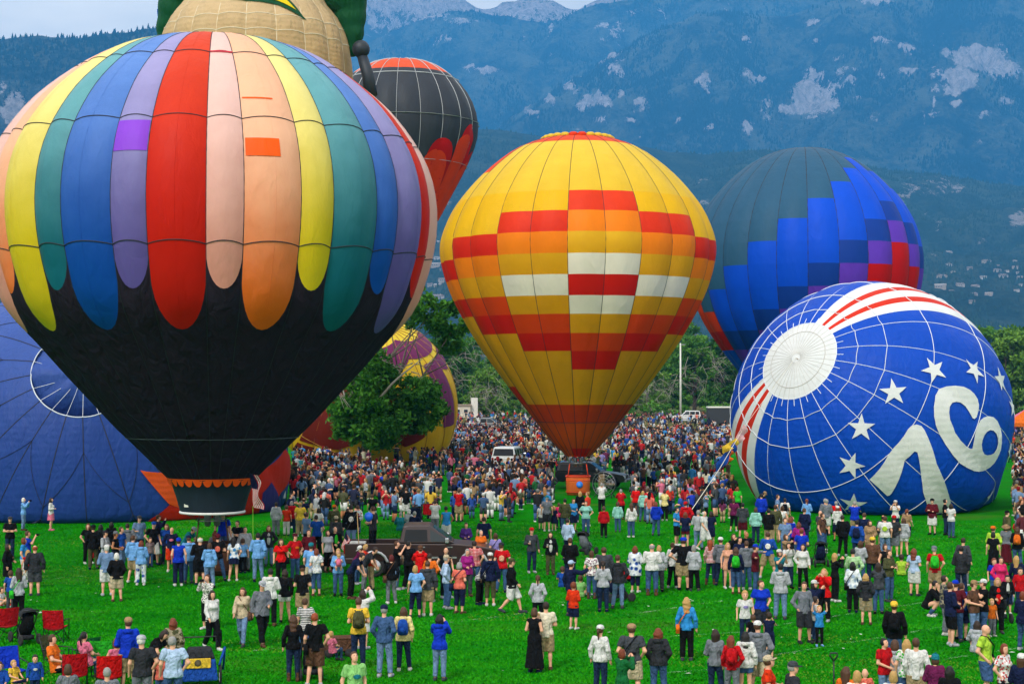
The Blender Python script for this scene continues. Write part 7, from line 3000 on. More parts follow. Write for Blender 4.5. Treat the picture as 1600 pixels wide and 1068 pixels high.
D 530 334 f stand 180 shirt:light_grey jeans:denim long:brown
D 495 374 m stand 180 shirt:light_green/plaid jeans:denim short:black
D 738 410 c sit_ground 180 vest:lime pants:grey short:dark_brown h1.5
D 802 374 f holding 160 tee:pale_blue shorts:white wavy:auburn w1.1
D 908 362 m stand 178 tee:red shorts:khaki short:grey cap:grey pack:bright_green
D 1040 360 m stand 180 jacket:charcoal jeans:dark_denim short:black
D 1052 320 m stand 160 shirt:dark_grey pants:grey short:dark_brown
D 700 640 m stand 178 jacket:black jeans:denim short:brown cap:yellow pack:black
D 648 825 m stand 50 tee:red jeans:light_denim short:black h1.6
D 762 830 f around 175 tee:bright_green/floral jeans:denim long:blond
D 702 842 c stand 170 hoodie:light_grey jeans:denim bob:brown h1.45
D 795 815 m stand 175 shirt:white shorts:khaki short:brown
D 692 990 f stand 180 tee:white jeans:denim bob:blond
D 905 908 f stand 178 coat:plum leggings:navy bob:brown beanie:teal h1.55
D 978 965 f stand 185 jacket:black jeans:denim long:black
D 1160 755 m pockets 75 tee:lime shorts:denim bald:none bag:black w1.15
D 1254 853 f stand 60 tee:red/floral pants:black bob:auburn
D 1120 740 f sit_ground 175 hoodie:light_grey jeans:denim long:dark_brown
D 985 541 m stand 120 jacket:navy shorts:black short:brown h1.82
D 1045 547 f stand 150 dresstop:blue skirt:navy bun:brown
D 1015 535 m stand 170 tee:maroon jeans:denim short:brown cap:royal_blue
D 1088 533 m holding 60 tee:brown jeans:light_denim short:brown cap:tan
D 1150 532 m photo -70 tee:black jeans:denim short:brown cap:white
D 885 537 m crouch 80 jacket:black jeans:denim short:black
D 955 508 m stand 100 jacket:dark_grey/camo pants:grey short:dark_brown
D 1225 521 f holding 10 jacket:black pants:black wavy:blond inner:bright_red
D 1275 513 c stand 10 jacket:black shorts:navy short:black h1.25 inner:white
D 1340 474 c stand 20 hoodie:red jeans:dark_denim short:black h1.45
D 1240 415 f stand 30 hoodie:hot_pink jeans:denim short:dark_brown
D 1208 428 c stand 20 tee:royal_blue jeans:denim short:auburn h1.4
D 1325 410 f stand 178 shirt:navy jeans:light_denim long:blond
D 1270 254 f stand 180 tee:grey longskirt:maroon bob:brown sunhat:tan
D 1326 265 f stand 178 jacket:black jeans:denim wavy:brown pack:orange
D 1207 262 m stand 160 jacket:lime pants:black short:brown cap:orange
D 1204 290 f stand 178 dresstop:black longskirt:black bob:black
D 187 945 m stand 110 tee:charcoal jeans:denim short:grey cap:dark_grey w1.12
D 460 968 f stand 170 tee:orange jeans:denim long:brown
D 497 982 f stand 185 tee:orange_red/floral jeans:denim bob:blond
D 550 985 c stand 190 tee:coral shorts:white bald:none h1.2
K 725 460 m wide 180 shirt:blue shorts:khaki short:brown emblem:white w1.1
D 124 449 m stand 178 hoodie:light_grey jeans:light_denim short:black w1.1
D 118 380 f photo 40 tee:teal jeans:denim bob:brown cap:white
D 165 345 f photo 20 shirt:white jeans:dark_denim bob:dark_brown camera
D 236 350 f stand 10 shirt:white leggings:black long:black
D 360 125 m stand 185 shirt:grey shorts:white short:grey
D 408 135 f stand 170 jacket:bright_red pants:black short:grey
D 338 195 m stand 60 tee:brown shorts:denim short:brown bag:black
D 443 205 m stand 178 jacket:black jeans:black short:dark_brown
D 513 230 m stand 170 jacket:blue jeans:dark_denim short:black pack:navy
D 580 233 f stand 10 poncho:tan jeans:denim long:brown
D 655 210 m stand 178 tee:white jeans:light_denim short:brown w1.15 emblem:lime
D 702 208 m stand 180 tee:charcoal shorts:grey short:brown cap:red
D 750 220 f stand 170 hoodie:light_grey shortshorts:white long:brown
D 502 135 m photo 180 tee:royal_blue pants:khaki short:grey w1.1
D 992 147 f stand 150 tee:white jeans:denim long:dark_brown
D 962 124 m stand 90 tee:black jeans:dark_denim short:black
D 1352 590 f stand 150 jacket:navy jeans:denim bob:auburn
D 1195 632 c stand 30 tee:orange pants:grey short:blond h1.1
D 1342 905 f stand 165 jacket:navy jeans:dark_denim long:brown cap:white
K 465 160 m stand 180 hoodie:dark_grey shorts:maroon short:black
K 375 115 f stand 175 tee:plum capri:black bob:brown
K 600 210 f stand 178 hoodie:mint jeans:dark_denim bob:brown
K 500 455 m stand 30 jacket:black pants:black bald:none skin3
K 430 510 m stand 40 jacket:navy jeans:denim short:black
K 370 480 f photo 20 shirt:black jeans:denim wavy:brown
K 805 180 m stand 180 shirt:olive pants:khaki short:brown
K 735 220 m stand 175 jacket:black pants:khaki short:black
K 880 190 f stand 170 tank:white shorts:khaki bob:brown
K 905 315 m stand 10 tee:light_denim jeans:denim short:brown
K 1075 425 m stand 178 tee:royal_blue shorts:khaki short:auburn
K 1045 360 f stand 185 jacket:magenta jeans:denim wavy:auburn
K 910 485 f point 60 shirt:tan jeans:denim bob:brown
K 1110 215 m stand 150 jacket:navy jeans:dark_denim short:brown
K 1335 120 m stand 178 shirt:grey pants:beige short:grey
K 1270 240 m stand 120 tee:dark_grey jeans:denim bald:none w1.1
K 830 75 m stand 100 tee:light_denim jeans:denim short:brown
K 625 45 m bend 60 jacket:charcoal jeans:denim short:brown cap:tan
K 660 65 m stand 170 jacket:royal_blue pants:navy short:black
K 410 -5 f stand 180 tee:bright_green pants:black bob:red
K 905 110 f stand 178 tee:white pants:khaki short:dark_brown pack:black
'''.strip().splitlines()
_all = [parse(l) for l in LINES]
for kw in _all:
    scene_person(**kw)
N_HAND = len(_all)

# the rest of the 300 people that show largest: further ones in the same clothes one sees on this field
rp = random.Random(11)
TOPS = [('tee', .34), ('shirt', .2), ('hoodie', .26), ('jacket', .2)]
TCOL = ['navy', 'black', 'red', 'bright red', 'white', 'grey', 'light grey', 'royal blue', 'light blue', 'sky blue', 'maroon', 'olive', 'charcoal', 'teal', 'plum', 'orange', 'tan', 'cream', 'yellow', 'bright green', 'brown', 'pink', 'blue', 'light denim', 'lavender', 'coral']
BCOL = [('jeans', 'denim'), ('jeans', 'dark denim'), ('jeans', 'light denim'), ('pants', 'black'), ('pants', 'khaki'), ('pants', 'dark grey'), ('shorts', 'khaki'), ('shorts', 'charcoal'), ('shorts', 'white'), ('capri', 'navy'), ('pants', 'navy'), ('shorts', 'navy')]
ZONES = [((1150, 1590), (776, 818), 26), ((445, 705), (738, 800), 34), ((715, 1140), (742, 812), 52), ((290, 425), (806, 832), 8), ((1500, 1598), (770, 850), 14)]


def blocked(x, y, r=.5):
    return any((x - a) ** 2 + (y - b) ** 2 < (c + r) ** 2 for a, b, c in OBST)


def random_look(rp):
    f = rp.random() < .48
    top = (rp.choices([t[0] for t in TOPS], [t[1] for t in TOPS])[0], rp.choice(TCOL + ['navy', 'black', 'charcoal', 'dark grey', 'grey', 'black', 'navy', 'white']), rp.choices([None, 'plaid', 'stripes', 'floral'], [.86, .06, .05, .03])[0])
    b = rp.choice(BCOL)
    hair = (rp.choice(['long', 'bob', 'wavy', 'pony', 'short']), rp.choice(['dark brown', 'brown', 'auburn', 'blond', 'black', 'grey'])) if f else (rp.choice(['short', 'short', 'thin']), rp.choice(['dark brown', 'brown', 'black', 'grey', 'brown']))
    hat = (('cap', rp.choice(['white', 'black', 'navy', 'red', 'tan', 'grey'])) if rp.random() < .3 else None)
    return f, top, (b[0], b[1], None), hair, hat


for (xr, yr, n) in ZONES:
    k = 0
    tries = 0
    while k < n and tries < n * 40 and len(PLACED) < 300:
        tries += 1
        px, py = rp.uniform(*xr), rp.uniform(*yr)
        f, top, bot, hair, hat = random_look(rp)
        D = FPX * (CAMH - 1.7) / (py - 598)
        x = (px - 800) / FPX * D
        if 862 < px < 985 and 84 < D < 122:
            continue
        if blocked(x, D, .4) or any((q[0] - x) ** 2 + (q[1] - D) ** 2 < .6 for q in PLACED):
            continue
        scene_person(px, py, 'f' if f else 'm', rp.choices(['stand', 'stand', 'pockets', 'lookup', 'photo', 'folded', 'holding', 'hips', 'walk'], k=1)[0], 180 + rp.gauss(0, 45) if rp.random() < .75 else rp.uniform(-60, 60), top, bot, hair, hat, rp.choice([0, 0, 1, 2, 2, 3]),
                     w=rp.uniform(.96, 1.1))
        k += 1

# ---- everybody further away: one crowd, each figure with head, hair, trunk, arms and legs of its own
MUTED = ['navy'] * 6 + ['black'] * 8 + ['charcoal'] * 7 + ['dark grey'] * 5 + ['grey'] * 3 + ['light grey'] * 2 + ['white'] * 3 + ['maroon'] * 2 + ['red'] * 3 + ['brown'] * 2 + ['olive'] * 2 + ['blue'] * 2 + ['light denim'] * 2 + ['denim'] * 2 + ['teal', 'plum', 'tan', 'cream', 'royal blue', 'sky blue', 'light blue', 'lavender', 'coral', 'orange red', 'pink', 'green', 'yellow']


def crowd():
    rg = np.random.default_rng(9)
    V, F, Cc = [], [], []
    protos = []
    for v in range(6):
        b = MB()
        part = []

        def mark(c, n0):
            part.extend([c] * (len(b.v) - n0))
        n0 = 0
        b.sphere((0, -.01, 1.60), (.085, .10, .12), 7, 5); mark(0, n0)
        n0 = len(b.v); b.tube([(0, 0, 1.42), (0, 0, 1.52)], [.06, .055], 5, False); mark(0, n0)
        n0 = len(b.v); b.sphere((0, .025, 1.635), (.097, .10, .115), 7, 5); mark(3, n0)
        if v % 2:
            n0 = len(b.v); b.tube([(0, .06, 1.62), (0, .09, 1.35)], [.09, .08], 6); mark(3, n0)
        n0 = len(b.v)
        for z, w, d in ((.84, .185, .125), (1.05, .165, .115), (1.28, .20, .135), (1.42, .185, .10), (1.47, .07, .06)):
            b.v.extend([(w * math.cos(a), d * math.sin(a), z) for a in np.linspace(0, 2 * math.pi, 8, endpoint=False)])
        for i in range(4):
            for k in range(8):
                b.f.append((n0 + i * 8 + k, n0 + i * 8 + (k + 1) % 8, n0 + (i + 1) * 8 + (k + 1) % 8, n0 + (i + 1) * 8 + k)); b.m.append(0)
        mark(1, n0)
        arms = {0: ((.25, .03, 1.12), (.24, -.05, .88)), 1: ((.26, .03, 1.13), (.12, -.2, 1.1)), 2: ((.24, -.16, 1.27), (.07, -.28, 1.5)), 3: ((.33, .06, 1.14), (.19, 0, .98)), 4: ((.25, 0, 1.12), (.1, -.2, 1.15)), 5: ((.25, .05, 1.12), (.25, 0, .88))}[v]
        for sx in (-1, 1):
            e, w = arms
            n0 = len(b.v); b.tube([(sx * .19, .01, 1.39), (sx * e[0], e[1], e[2])], [.072, .062], 5); mark(1, n0)
            n0 = len(b.v); b.tube([(sx * e[0], e[1], e[2]), (sx * w[0], w[1], w[2])], [.06, .045], 5); mark(1 if v in (0, 3, 5) else 0, n0)
            n0 = len(b.v); b.sphere((sx * w[0], w[1] - .02, w[2] - .03), .045, 5, 4); mark(0, n0)
            n0 = len(b.v); b.tube([(sx * .09, 0, .93), (sx * .105, -.02, .49)], [.115, .09], 6); mark(2, n0)
            n0 = len(b.v); b.tube([(sx * .105, -.02, .49), (sx * .11, .02, .06)], [.085, .065], 6); mark(2 if v != 4 else 0, n0)
            n0 = len(b.v); b.box((sx * .12, -.04, .04), (.09, .25, .08)); mark(4, n0)
        protos.append((np.array(b.v), [f for f in b.f], np.array(part)))
    zones = [((458, 1145), (655, 770), 2300), ((712, 1140), (640, 690), 600), ((1572, 1640), (650, 690), 160), ((1585, 1640), (690, 800), 240), ((945, 1135), (644, 664), 90), ((455, 705), (696, 745), 260), ((715, 862), (702, 745), 170), ((760, 835), (706, 735), 60)]
    placed = {}
    n = 0
    for (xr, yr, cnt) in zones:
        D0, D1_ = FPX * 5.7 / (yr[1] - 598), FPX * 5.7 / (yr[0] - 598)
        for _ in range(cnt):
            D = math.sqrt(rg.uniform(D0 ** 2, min(D1_, 330) ** 2)) if rg.random() < .55 else rg.uniform(D0, min(D1_, 330))
            px = rg.uniform(*xr)
            x = (px - 800) / FPX * D
            if 228 < D < 262 and 940 < px < 1150 and rg.random() < .93:
                continue
            if D < 150 and px < 1500 and vnoise(np.array([[x / 5.0, D / 7.0, 3.3]]), 5)[0] < rg.uniform(.1, .5):
                continue
            if 862 < px < 985 and 84 < D < 122:
                continue
            if D < 118 and 700 < px < 1000 and rg.random() < .25:
                continue
            if blocked(x, D, .4) or any(abs(q[0] - x) < .5 and abs(q[1] - D) < .5 for q in PLACED if q[3] > 80):
                continue
            c = (round(x / .52), round(D / .52))
            if c in placed:
                continue
            placed[c] = 1
            v, f, part = protos[int(rg.integers(6))]
            s = rg.uniform(.9, 1.06) if rg.random() > .12 else rg.uniform(.62, .8)
            a = math.pi + rg.normal() * .7 if rg.random() < .7 else rg.uniform(0, 6.28)
            w = s * rg.uniform(.95, 1.2)
            q = np.stack([x + w * (v[:, 0] * math.cos(a) - v[:, 1] * math.sin(a)), D + w * (v[:, 0] * math.sin(a) + v[:, 1] * math.cos(a)), v[:, 2] * s], 1)
            cols = np.array([(*H(rg.choice(['d8a284', 'c98c6c', 'e0b096', 'a8704c'])),), (*[c_ * .85 + .012 for c_ in H(CLOTH[MUTED[int(rg.integers(len(MUTED)))]])],), (*H(CLOTH[BCOL[int(rg.integers(len(BCOL)))][1]]),),
                             (*H(rg.choice(['281910', '4a2e1a', '4a2e1a', '281910', '8a6a40', '14100e', '14100e', '6c6a66', 'c4c4c0', '7a1218', '141c3c'])),), (*H(rg.choice(['dcdcda', '2c2e33', '14100e'])),)])
            off = len(V) * 0
            V.append(q)
            F.append((f, len(q)))
            Cc.append(cols[part])
            n += 1
    off = 0
    faces = []
    for f, k in F:
        faces.extend([tuple(i + off for i in t) for t in f])
        off += k
    m, N, L, out = new_mat('crowd_clothes')
    p = N.new('ShaderNodeBsdfPrincipled')
    p.inputs['Roughness'].default_value = .85
    p.inputs['Specular IOR Level'].default_value = .12
    a_ = N.new('ShaderNodeAttribute')
    a_.attribute_name = 'cloth'
    L.new(a_.outputs['Color'], p.inputs['Base Color'])
    L.new(p.outputs['BSDF'], out.inputs['Surface'])
    me = mesh_data('crowd', np.concatenate(V), faces, True, [m])
    at_ = me.attributes.new('cloth', 'FLOAT_COLOR', 'POINT')
    cc = np.concatenate(Cc)
    at_.data.foreach_set('color', np.concatenate([cc, np.ones((len(cc), 1))], 1).astype(np.float32).ravel())
    tag(link('crowd', me), 'dense far crowd of spectators in many colours filling the back of the field', kind='stuff')
    return n


N_CROWD = crowd()
print('PEOPLE', len(PLACED), 'hand', N_HAND, 'crowd', N_CROWD, 'label fails', LABEL_FAIL[:5])
# ------------------------------------------------------------------ chairs, prams, flags, ropes, field lines, grass
rq = random.Random(5)
FRAME = plain('dark_tube', (.03, .03, .032), .5, .5)


def ground_at(px, py):
    p = at(px, py)
    return float(p[0]), float(p[1])


CH = {}


def camp_chair(px, py, face, c, label, group='folding camp chairs'):
    x, y = ground_at(px, py)
    t = tag(empty('folding_chair', (x, y, 0), math.radians(face) + math.atan2(-x, y)), label, 'folding chair', group)
    if 'seat' not in CH:
        s = MB()
        g = [[(-.27 + .54 * i / 4, -.24 + .5 * j / 4, .44 - .05 * math.sin(math.pi * i / 4) - .03 * j / 4) for i in range(5)] for j in range(5)]
        vs = [p for r in g for p in r]
        fs = [(j * 5 + i, j * 5 + i + 1, j * 5 + 6 + i, j * 5 + 5 + i) for j in range(4) for i in range(4)]
        s.add(vs, fs)
        s.add([(p[0], p[1], p[2] - .02) for p in vs], [f[::-1] for f in fs])
        CH['seat'] = s.data('seat', SKINS[0])
        b = MB()
        g = [[(-.29 + .58 * i / 4, .26 + .13 * j / 4 + .05 * math.sin(math.pi * i / 4), .42 + .52 * j / 4) for i in range(5)] for j in range(5)]
        vs = [p for r in g for p in r]
        b.add(vs, fs)
        b.add([(p[0], p[1] + .02, p[2]) for p in vs], [f[::-1] for f in fs])
        CH['back'] = b.data('backrest', SKINS[0])
        legs = []
        for p in (((-.28, -.26, .42), (.28, .26, .02)), ((.28, -.26, .42), (-.28, .26, .02)), ((-.28, -.26, .02), (-.28, .26, .42)), ((.28, -.26, .02), (.28, .26, .42))):
            legs.append(MB().tube(p, .013, 6).data('leg', FRAME))
        posts = [MB().tube([(sx * .29, .26, .02), (sx * .29, .27, .5), (sx * .29, .40, .95)], .013, 6).data('back_post', FRAME) for sx in (-1, 1)]
        arms = [MB().tube([(sx * .30, -.26, .02), (sx * .30, -.26, .62), (sx * .31, .28, .64)], [.013, .014, .022], 6).data('armrest', FRAME) for sx in (-1, 1)]
        CH['fr'] = legs + posts + arms
    slot(link('seat', CH['seat'], t), cloth(c))
    slot(link('backrest', CH['back'], t), cloth(c))
    for m_ in CH['fr']:
        link(m_.name.split('.')[0], m_, t)
    return t


Ac = lambda zx, zy: (zx / 3.257, 740 + zy / 3.257)
camp_chair(*Ac(20, 838), 200, 'red', 'red folding chair at the left border, empty')
camp_chair(*Ac(285, 850), 165, 'red', 'empty red folding chair behind the camouflage chair')
camp_chair(*Ac(296, 1012), 70, 'olive', 'olive folding chair under the person in orange')
camp_chair(*Ac(425, 1010), 200, 'green', 'dark green folding chair beside the person in pink')
camp_chair(*Ac(540, 1025), 160, 'bright green', 'bright green folding chair left of the blue hoodie')
camp_chair(*Ac(380, 1100), 180, 'red', 'red folding chair at the bottom edge under the brown bob')
camp_chair(*Ac(555, 1110), 180, 'bright red', 'bright red folding chair at the bottom edge under grey hair')
camp_chair(*Ac(60, 1085), 20, 'royal blue', 'blue folding chair in the bottom left corner')
Bc = lambda zx, zy: (400 + zx / 3.257, 740 + zy / 3.257)
camp_chair(*Bc(872, 240), 190, 'red', 'red folding chair on the lawn behind the pickup')
camp_chair(*Bc(815, 262), 170, 'navy', 'navy folding chair on the lawn behind the pickup')


def pushchair(px, py, face, c, label):
    x, y = ground_at(px, py)
    t = tag(empty('pushchair', (x, y, 0), math.radians(face) + math.atan2(-x, y)), label, 'pushchair', 'pushchairs in the crowd')
    MB().tube([(0, -.28, .38), (0, .0, .36), (0, .14, .50), (0, .24, .85)], [.17, .19, .2, .16], 8).build('seat', cloth(c), t)
    vs, fs = [], []
    for j in range(5):
        a = math.radians(20 + 30 * j)
        for i in range(7):
            b_ = math.pi * i / 6
            vs.append((.24 * math.cos(b_), .20 - .34 * math.cos(a) * math.sin(b_) ** .5 * .9, .78 + .26 * math.sin(a) * math.sin(b_) ** .5))
    fs = [(j * 7 + i, j * 7 + i + 1, j * 7 + 8 + i, j * 7 + 7 + i) for j in range(4) for i in range(6)]
    MB().add(vs, fs).build('canopy', cloth('black' if c != 'black' else 'charcoal'), t)
    for sx in (-1, 1):
        MB().tube([(sx * .23, -.46, .18), (sx * .23, 0, .42), (sx * .23, .42, .98)], .018, 6).build('frame', FRAME, t)
        MB().tube([(sx * .23, .06, .48), (sx * .25, .34, .16)], .018, 6).build('frame', FRAME, t)
        for wy in (-.46, .36):
            MB().lathe([(.08, -.025), (.15, -.028), (.16, 0), (.15, .028), (.08, .025)], 14, (sx * .26, wy, .16), 'x').build('wheel', TYRE, t)
    MB().tube([(-.23, .42, .98), (0, .46, 1.0), (.23, .42, .98)], .02, 6).build('handle', FRAME, t)
    MB().box((0, .05, .20), (.34, .42, .12)).build('basket', cloth('charcoal'), t)
    return t


pushchair(*Ac(128, 862), 200, 'black', 'black pushchair standing beside the left red chair')
pushchair(*Bc(275, 1040), 185, 'charcoal', 'dark pushchair beside the person with red hair')
pushchair(800 + 530 / 3.257, 740 + 650 / 3.257, 120, 'navy', 'dark pushchair in front of the grey hoodie')
pushchair(1180 + 1240 / 3.257, 740 + 752 / 3.257, 200, 'charcoal', 'pushchair with pale frame near the right border')
pushchair(1180 + 330 / 3.257, 740 + 470 / 3.257, 190, 'navy', 'navy pushchair on the lawn before the starred balloon')
pushchair(800 + 375 / 3.257, 740 + 410 / 3.257, 150, 'grey', 'grey pushchair left of the crowded group')
pushchair(*Ac(775, 455), 10, 'navy', 'navy pushchair in front of the striped balloon basket')

# blue bicycle trailer
x, y = ground_at(*Ac(1015, 1075))
bt = tag(empty('bicycle_trailer', (x, y, 0), .25), 'blue and yellow child bicycle trailer with a push bar', 'bicycle trailer')
BLC, YLC = cloth('blue'), cloth('yellow')
bevel(MB().box((0, 0, .42), (.86, .74, .52), taper=.86).build('cabin', BLC, bt, False), .05)
bevel(MB().box((-.06, -.36, .60), (.62, .04, .24)).build('rear_panel', YLC, bt, False), .02)
bevel(MB().box((0, 0, .80), (.74, .62, .26), taper=.75).build('mesh_top', cloth('charcoal'), bt, False), .06)
for sx in (-1, 1):
    w = MB().lathe([(.22, -.02), (.26, -.025), (.275, 0), (.26, .025), (.22, .02)], 24, (sx * .50, 0, .275), 'x', cap=False).build('wheel', TYRE, bt)
    q = MB()
    for k in range(10):
        a = math.pi * 2 * k / 10
        q.tube([(sx * .50, 0, .275), (sx * .50, .23 * math.cos(a), .275 + .23 * math.sin(a))], .006, 3)
    q.lathe([(.225, -.012), (.235, 0), (.225, .012)], 24, (sx * .5, 0, .275), 'x', cap=False)
    q.build('spokes', RIM, w)
    MB().tube([(sx * .60, .42, .3), (sx * .62, .3, .66), (sx * .6, -.1, .92), (sx * .45, -.4, .55)], .03, 6).build('side_guard', BLC, bt)
MB().tube([(-.42, .30, .8), (-.42, .42, 1.12), (.42, .42, 1.12), (.42, .30, .8)], .018, 6).build('push_bar', FRAME, bt)
MB().lathe([(.0, 0), (.075, 0), (.085, .004), (.0, .006)], 16, (-.06, -.386, .61), 'y').build('round_emblem', plain('badge_dark', (.06, .05, .02), .6), bt)

# wagons and cool boxes
for (px, py, w_, l_, c, lab, nm, cat) in ((*Bc(418, 925), .75, .5, 'brown', 'brown garden wagon with wheels and a child sitting in it', 'garden_wagon', 'wagon'), (800 + 585 / 3.257, 740 + 553 / 3.257, .5, .4, 'red', 'red wheeled cool box on the grass behind the group', 'cool_box', 'cool box'),
                                       (400 + 765 / 6.673, 740 + 1010 / 6.673, .55, .4, 'maroon', 'dark red cool box with a grey lid behind the pickup', 'cool_box', 'cool box')):
    x, y = ground_at(px, py)
    t = tag(empty(nm, (x, y, 0), .2), lab, cat)
    bevel(MB().box((0, 0, .32), (w_, l_, .32)).build('box', cloth(c), t, False), .03)
    bevel(MB().box((0, 0, .50), (w_ + .03, l_ + .03, .05)).build('lid' if nm == 'cool_box' else 'rim', cloth(c if nm != 'cool_box' else 'light grey'), t, False), .02)
    for sx in (-1, 1):
        for sy in (-1, 1):
            MB().lathe([(.0, -.02), (.11, -.025), (.12, 0), (.11, .025), (0, .02)], 12, (sx * w_ * .36, sy * (l_ / 2 + .03), .12), 'y').build('wheel', TYRE, t)
    MB().tube([(w_ / 2, 0, .3), (w_ / 2 + .35, 0, .75)], .015, 5).build('handle', FRAME, t)

# shirts, toolbox in the pickup bed: a cool box and a mesh crate
bx, by = gpx(560, 62.6), 62.6
t = tag(empty('cool_box', (bx, by, .765)), 'white and red cool box standing in the pickup bed', 'cool box')
bevel(MB().box((0, 0, .2), (.6, .4, .36)).build('box', cloth('red'), t, False), .03)
bevel(MB().box((0, 0, .42), (.62, .42, .10)).build('lid', cloth('white'), t, False), .03)

# inflation fan beside the yellow balloon basket
fx, fy = gpx(944, 103.5), 103.5
fan = tag(empty('inflation_fan', (fx, fy, 0), -.4), 'round caged inflation fan right of the yellow balloon basket', 'fan')
q = MB()
for r_ in (.2, .4, .6, .78):
    q.tube([(r_ * math.cos(a), -.12, .9 + r_ * math.sin(a)) for a in np.linspace(0, 2 * math.pi, 24)], .012, 4, False)
for k in range(12):
    a = 2 * math.pi * k / 12
    q.tube([(0, -.14, .9), (.78 * math.cos(a), -.12, .9 + .78 * math.sin(a))], .01, 4)
q.build('cage', RIM, fan)
MB().lathe([(.78, -.12), (.82, 0), (.78, .15)], 24, (0, 0, .9), 'y', cap=False).build('shroud', DARKTRIM, fan)
for k in range(3):
    a = 2 * math.pi * k / 3
    MB().box((.36 * math.cos(a), 0, .9 + .36 * math.sin(a)), (.6 * abs(math.cos(a)) + .12, .03, .6 * abs(math.sin(a)) + .12)).build('fan_blade', plain('wood_blade', (.25, .16, .08), .5), fan, False)
for sx in (-1, 1):
    MB().tube([(sx * .5, 0, .4), (sx * .6, .35, .02)], .03, 6).build('leg', FRAME, fan)
    MB().tube([(sx * .5, 0, .4), (sx * .6, -.35, .02)], .03, 6).build('leg', FRAME, fan)


def cloth_strip(name, P0, P1, drop, mat, nx=14, nz=10, amp=.08, parent=None, rows=None):
    """Fabric between two points that hangs or flutters with soft folds."""
    P0, P1, drop = np.array(P0, float), np.array(P1, float), np.array(drop, float)
    side = np.cross(P1 - P0, drop)
    side /= np.linalg.norm(side) + 1e-9
    vs = []
    for j in range(nz + 1):
        for i in range(nx + 1):
            u, v = i / nx, j / nz
            vs.append(P0 + (P1 - P0) * u + drop * v + side * amp * math.sin(u * 9 + v * 3) * (v + .2))
    fs = [(j * (nx + 1) + i, j * (nx + 1) + i + 1, (j + 1) * (nx + 1) + i + 1, (j + 1) * (nx + 1) + i) for j in range(nz) for i in range(nx)]
    me = mesh_data(name, vs, fs, True, mat if isinstance(mat, list) else [mat], [rows(j / nz, i / nx) for j in range(nz) for i in range(nx)] if rows else None)
    return link(name, me, parent)


# striped flag hanging beside the skirt of the big balloon, and one on the pickup
FR, FW, FB = cloth('red'), cloth('white'), cloth('navy')
stripes = lambda v, u: 2 if (u < .42 and v < .54) else int(v * 13) % 2
fl = tag(empty('flag', (0, 0, 0)), 'red white and blue striped flag hanging beside the balloon skirt', 'flag')
p0, p1 = at_depth(390, 738, 60.6), at_depth(402, 742, 60.3)
cloth_strip('flag_cloth', p0, at_depth(396, 792, 60.6), np.array(at_depth(404, 742, 60.3)) - p0, [FR, FW, FB], 20, 13, .10, fl, stripes)
MB().tube([p0 + [0, 0, .02], at_depth(386, 736, 61.0)], .01, 4).build('flag_cord', CABLE, fl)
f2 = tag(empty('flag', (0, 0, 0)), 'striped flag drooping from a wooden stick behind the pickup', 'flag')
a0, a1 = at_depth(562, 872, 61.6), at_depth(558, 800, 61.8)
MB().tube([a0, a1], .018, 6).build('flag_pole', plain('ash_stick', H('a8895c'), .7), f2)
pa = at_depth(541, 828, 61.7)
cloth_strip('flag_cloth', pa, at_depth(533, 855, 61.7), np.array(at_depth(546, 838, 61.5)) - pa, [FR, FW, FB], 14, 13, .08, f2, stripes)
MB().tube([at_depth(541, 828, 61.7), a1], .012, 4).build('flag_cord', CABLE, f2)

# crown rope of the starred balloon with streamers, pulled tight by a person
rp_ = tag(empty('crown_rope', (0, 0, 0)), 'long pale rope running from the starred balloon crown down to the grass', 'rope')
s0, s1 = at_depth(1078, 800, 78.0), at_depth(1166, 662, 87.5)
mid = (s0 + s1) / 2 - [0, 0, .15]
MB().tube([s0, (s0 * .75 + s1 * .25) - [0, 0, .08], mid, (s0 * .25 + s1 * .75) - [0, 0, .06], s1, e5.pos(np.array([0.0]), np.array([0.0]), .05)[0] + e5.base], [.022, .02, .018, .016, .012, .010], 5).build('rope', plain('pale_rope', H('cfcabb'), .8), rp_)
bn = tag(empty('streamer', (0, 0, 0)), 'red white blue and yellow streamer flying from the crown rope', 'streamer')
for (A, B, Cc_, mt, nm) in (((1162, 662), (1148, 685), (6, 12), cloth('red', 'stripes'), 'striped_streamer'), ((1150, 684), (1128, 698), (4, 10), cloth('yellow'), 'yellow_streamer'), ((1147, 690), (1118, 724), (4, 14), cloth('blue'), 'blue_streamer'), ((1143, 702), (1138, 718), (2, 7), cloth('orange'), 'orange_streamer')):
    dA = 87.0 - (1162 - A[0]) * .1
    q0 = at_depth(*A, dA)
    cloth_strip(nm, q0, at_depth(*B, dA - 1.0), np.array(at_depth(A[0] + Cc_[0], A[1] + Cc_[1], dA)) - q0, mt, 12, 4, .12, bn)

# tether lines of the big balloon
for (px, py, D, top) in ((386, 893, 60.0, (395, 790)),):
    t = tag(empty('tether_line', (0, 0, 0)), ('green' if px > 380 else 'pale') + ' tether line from the striped balloon skirt to the grass', 'rope')
    g_ = at_depth(px + 10, py, D)
    g_[2] = .02
    MB().tube([g_, at_depth(*top, 61.2)], .011, 4).build('line', plain('green_cord' if px > 380 else 'pale_rope', H('7fae2c') if px > 380 else H('cfcabb'), .8), t)

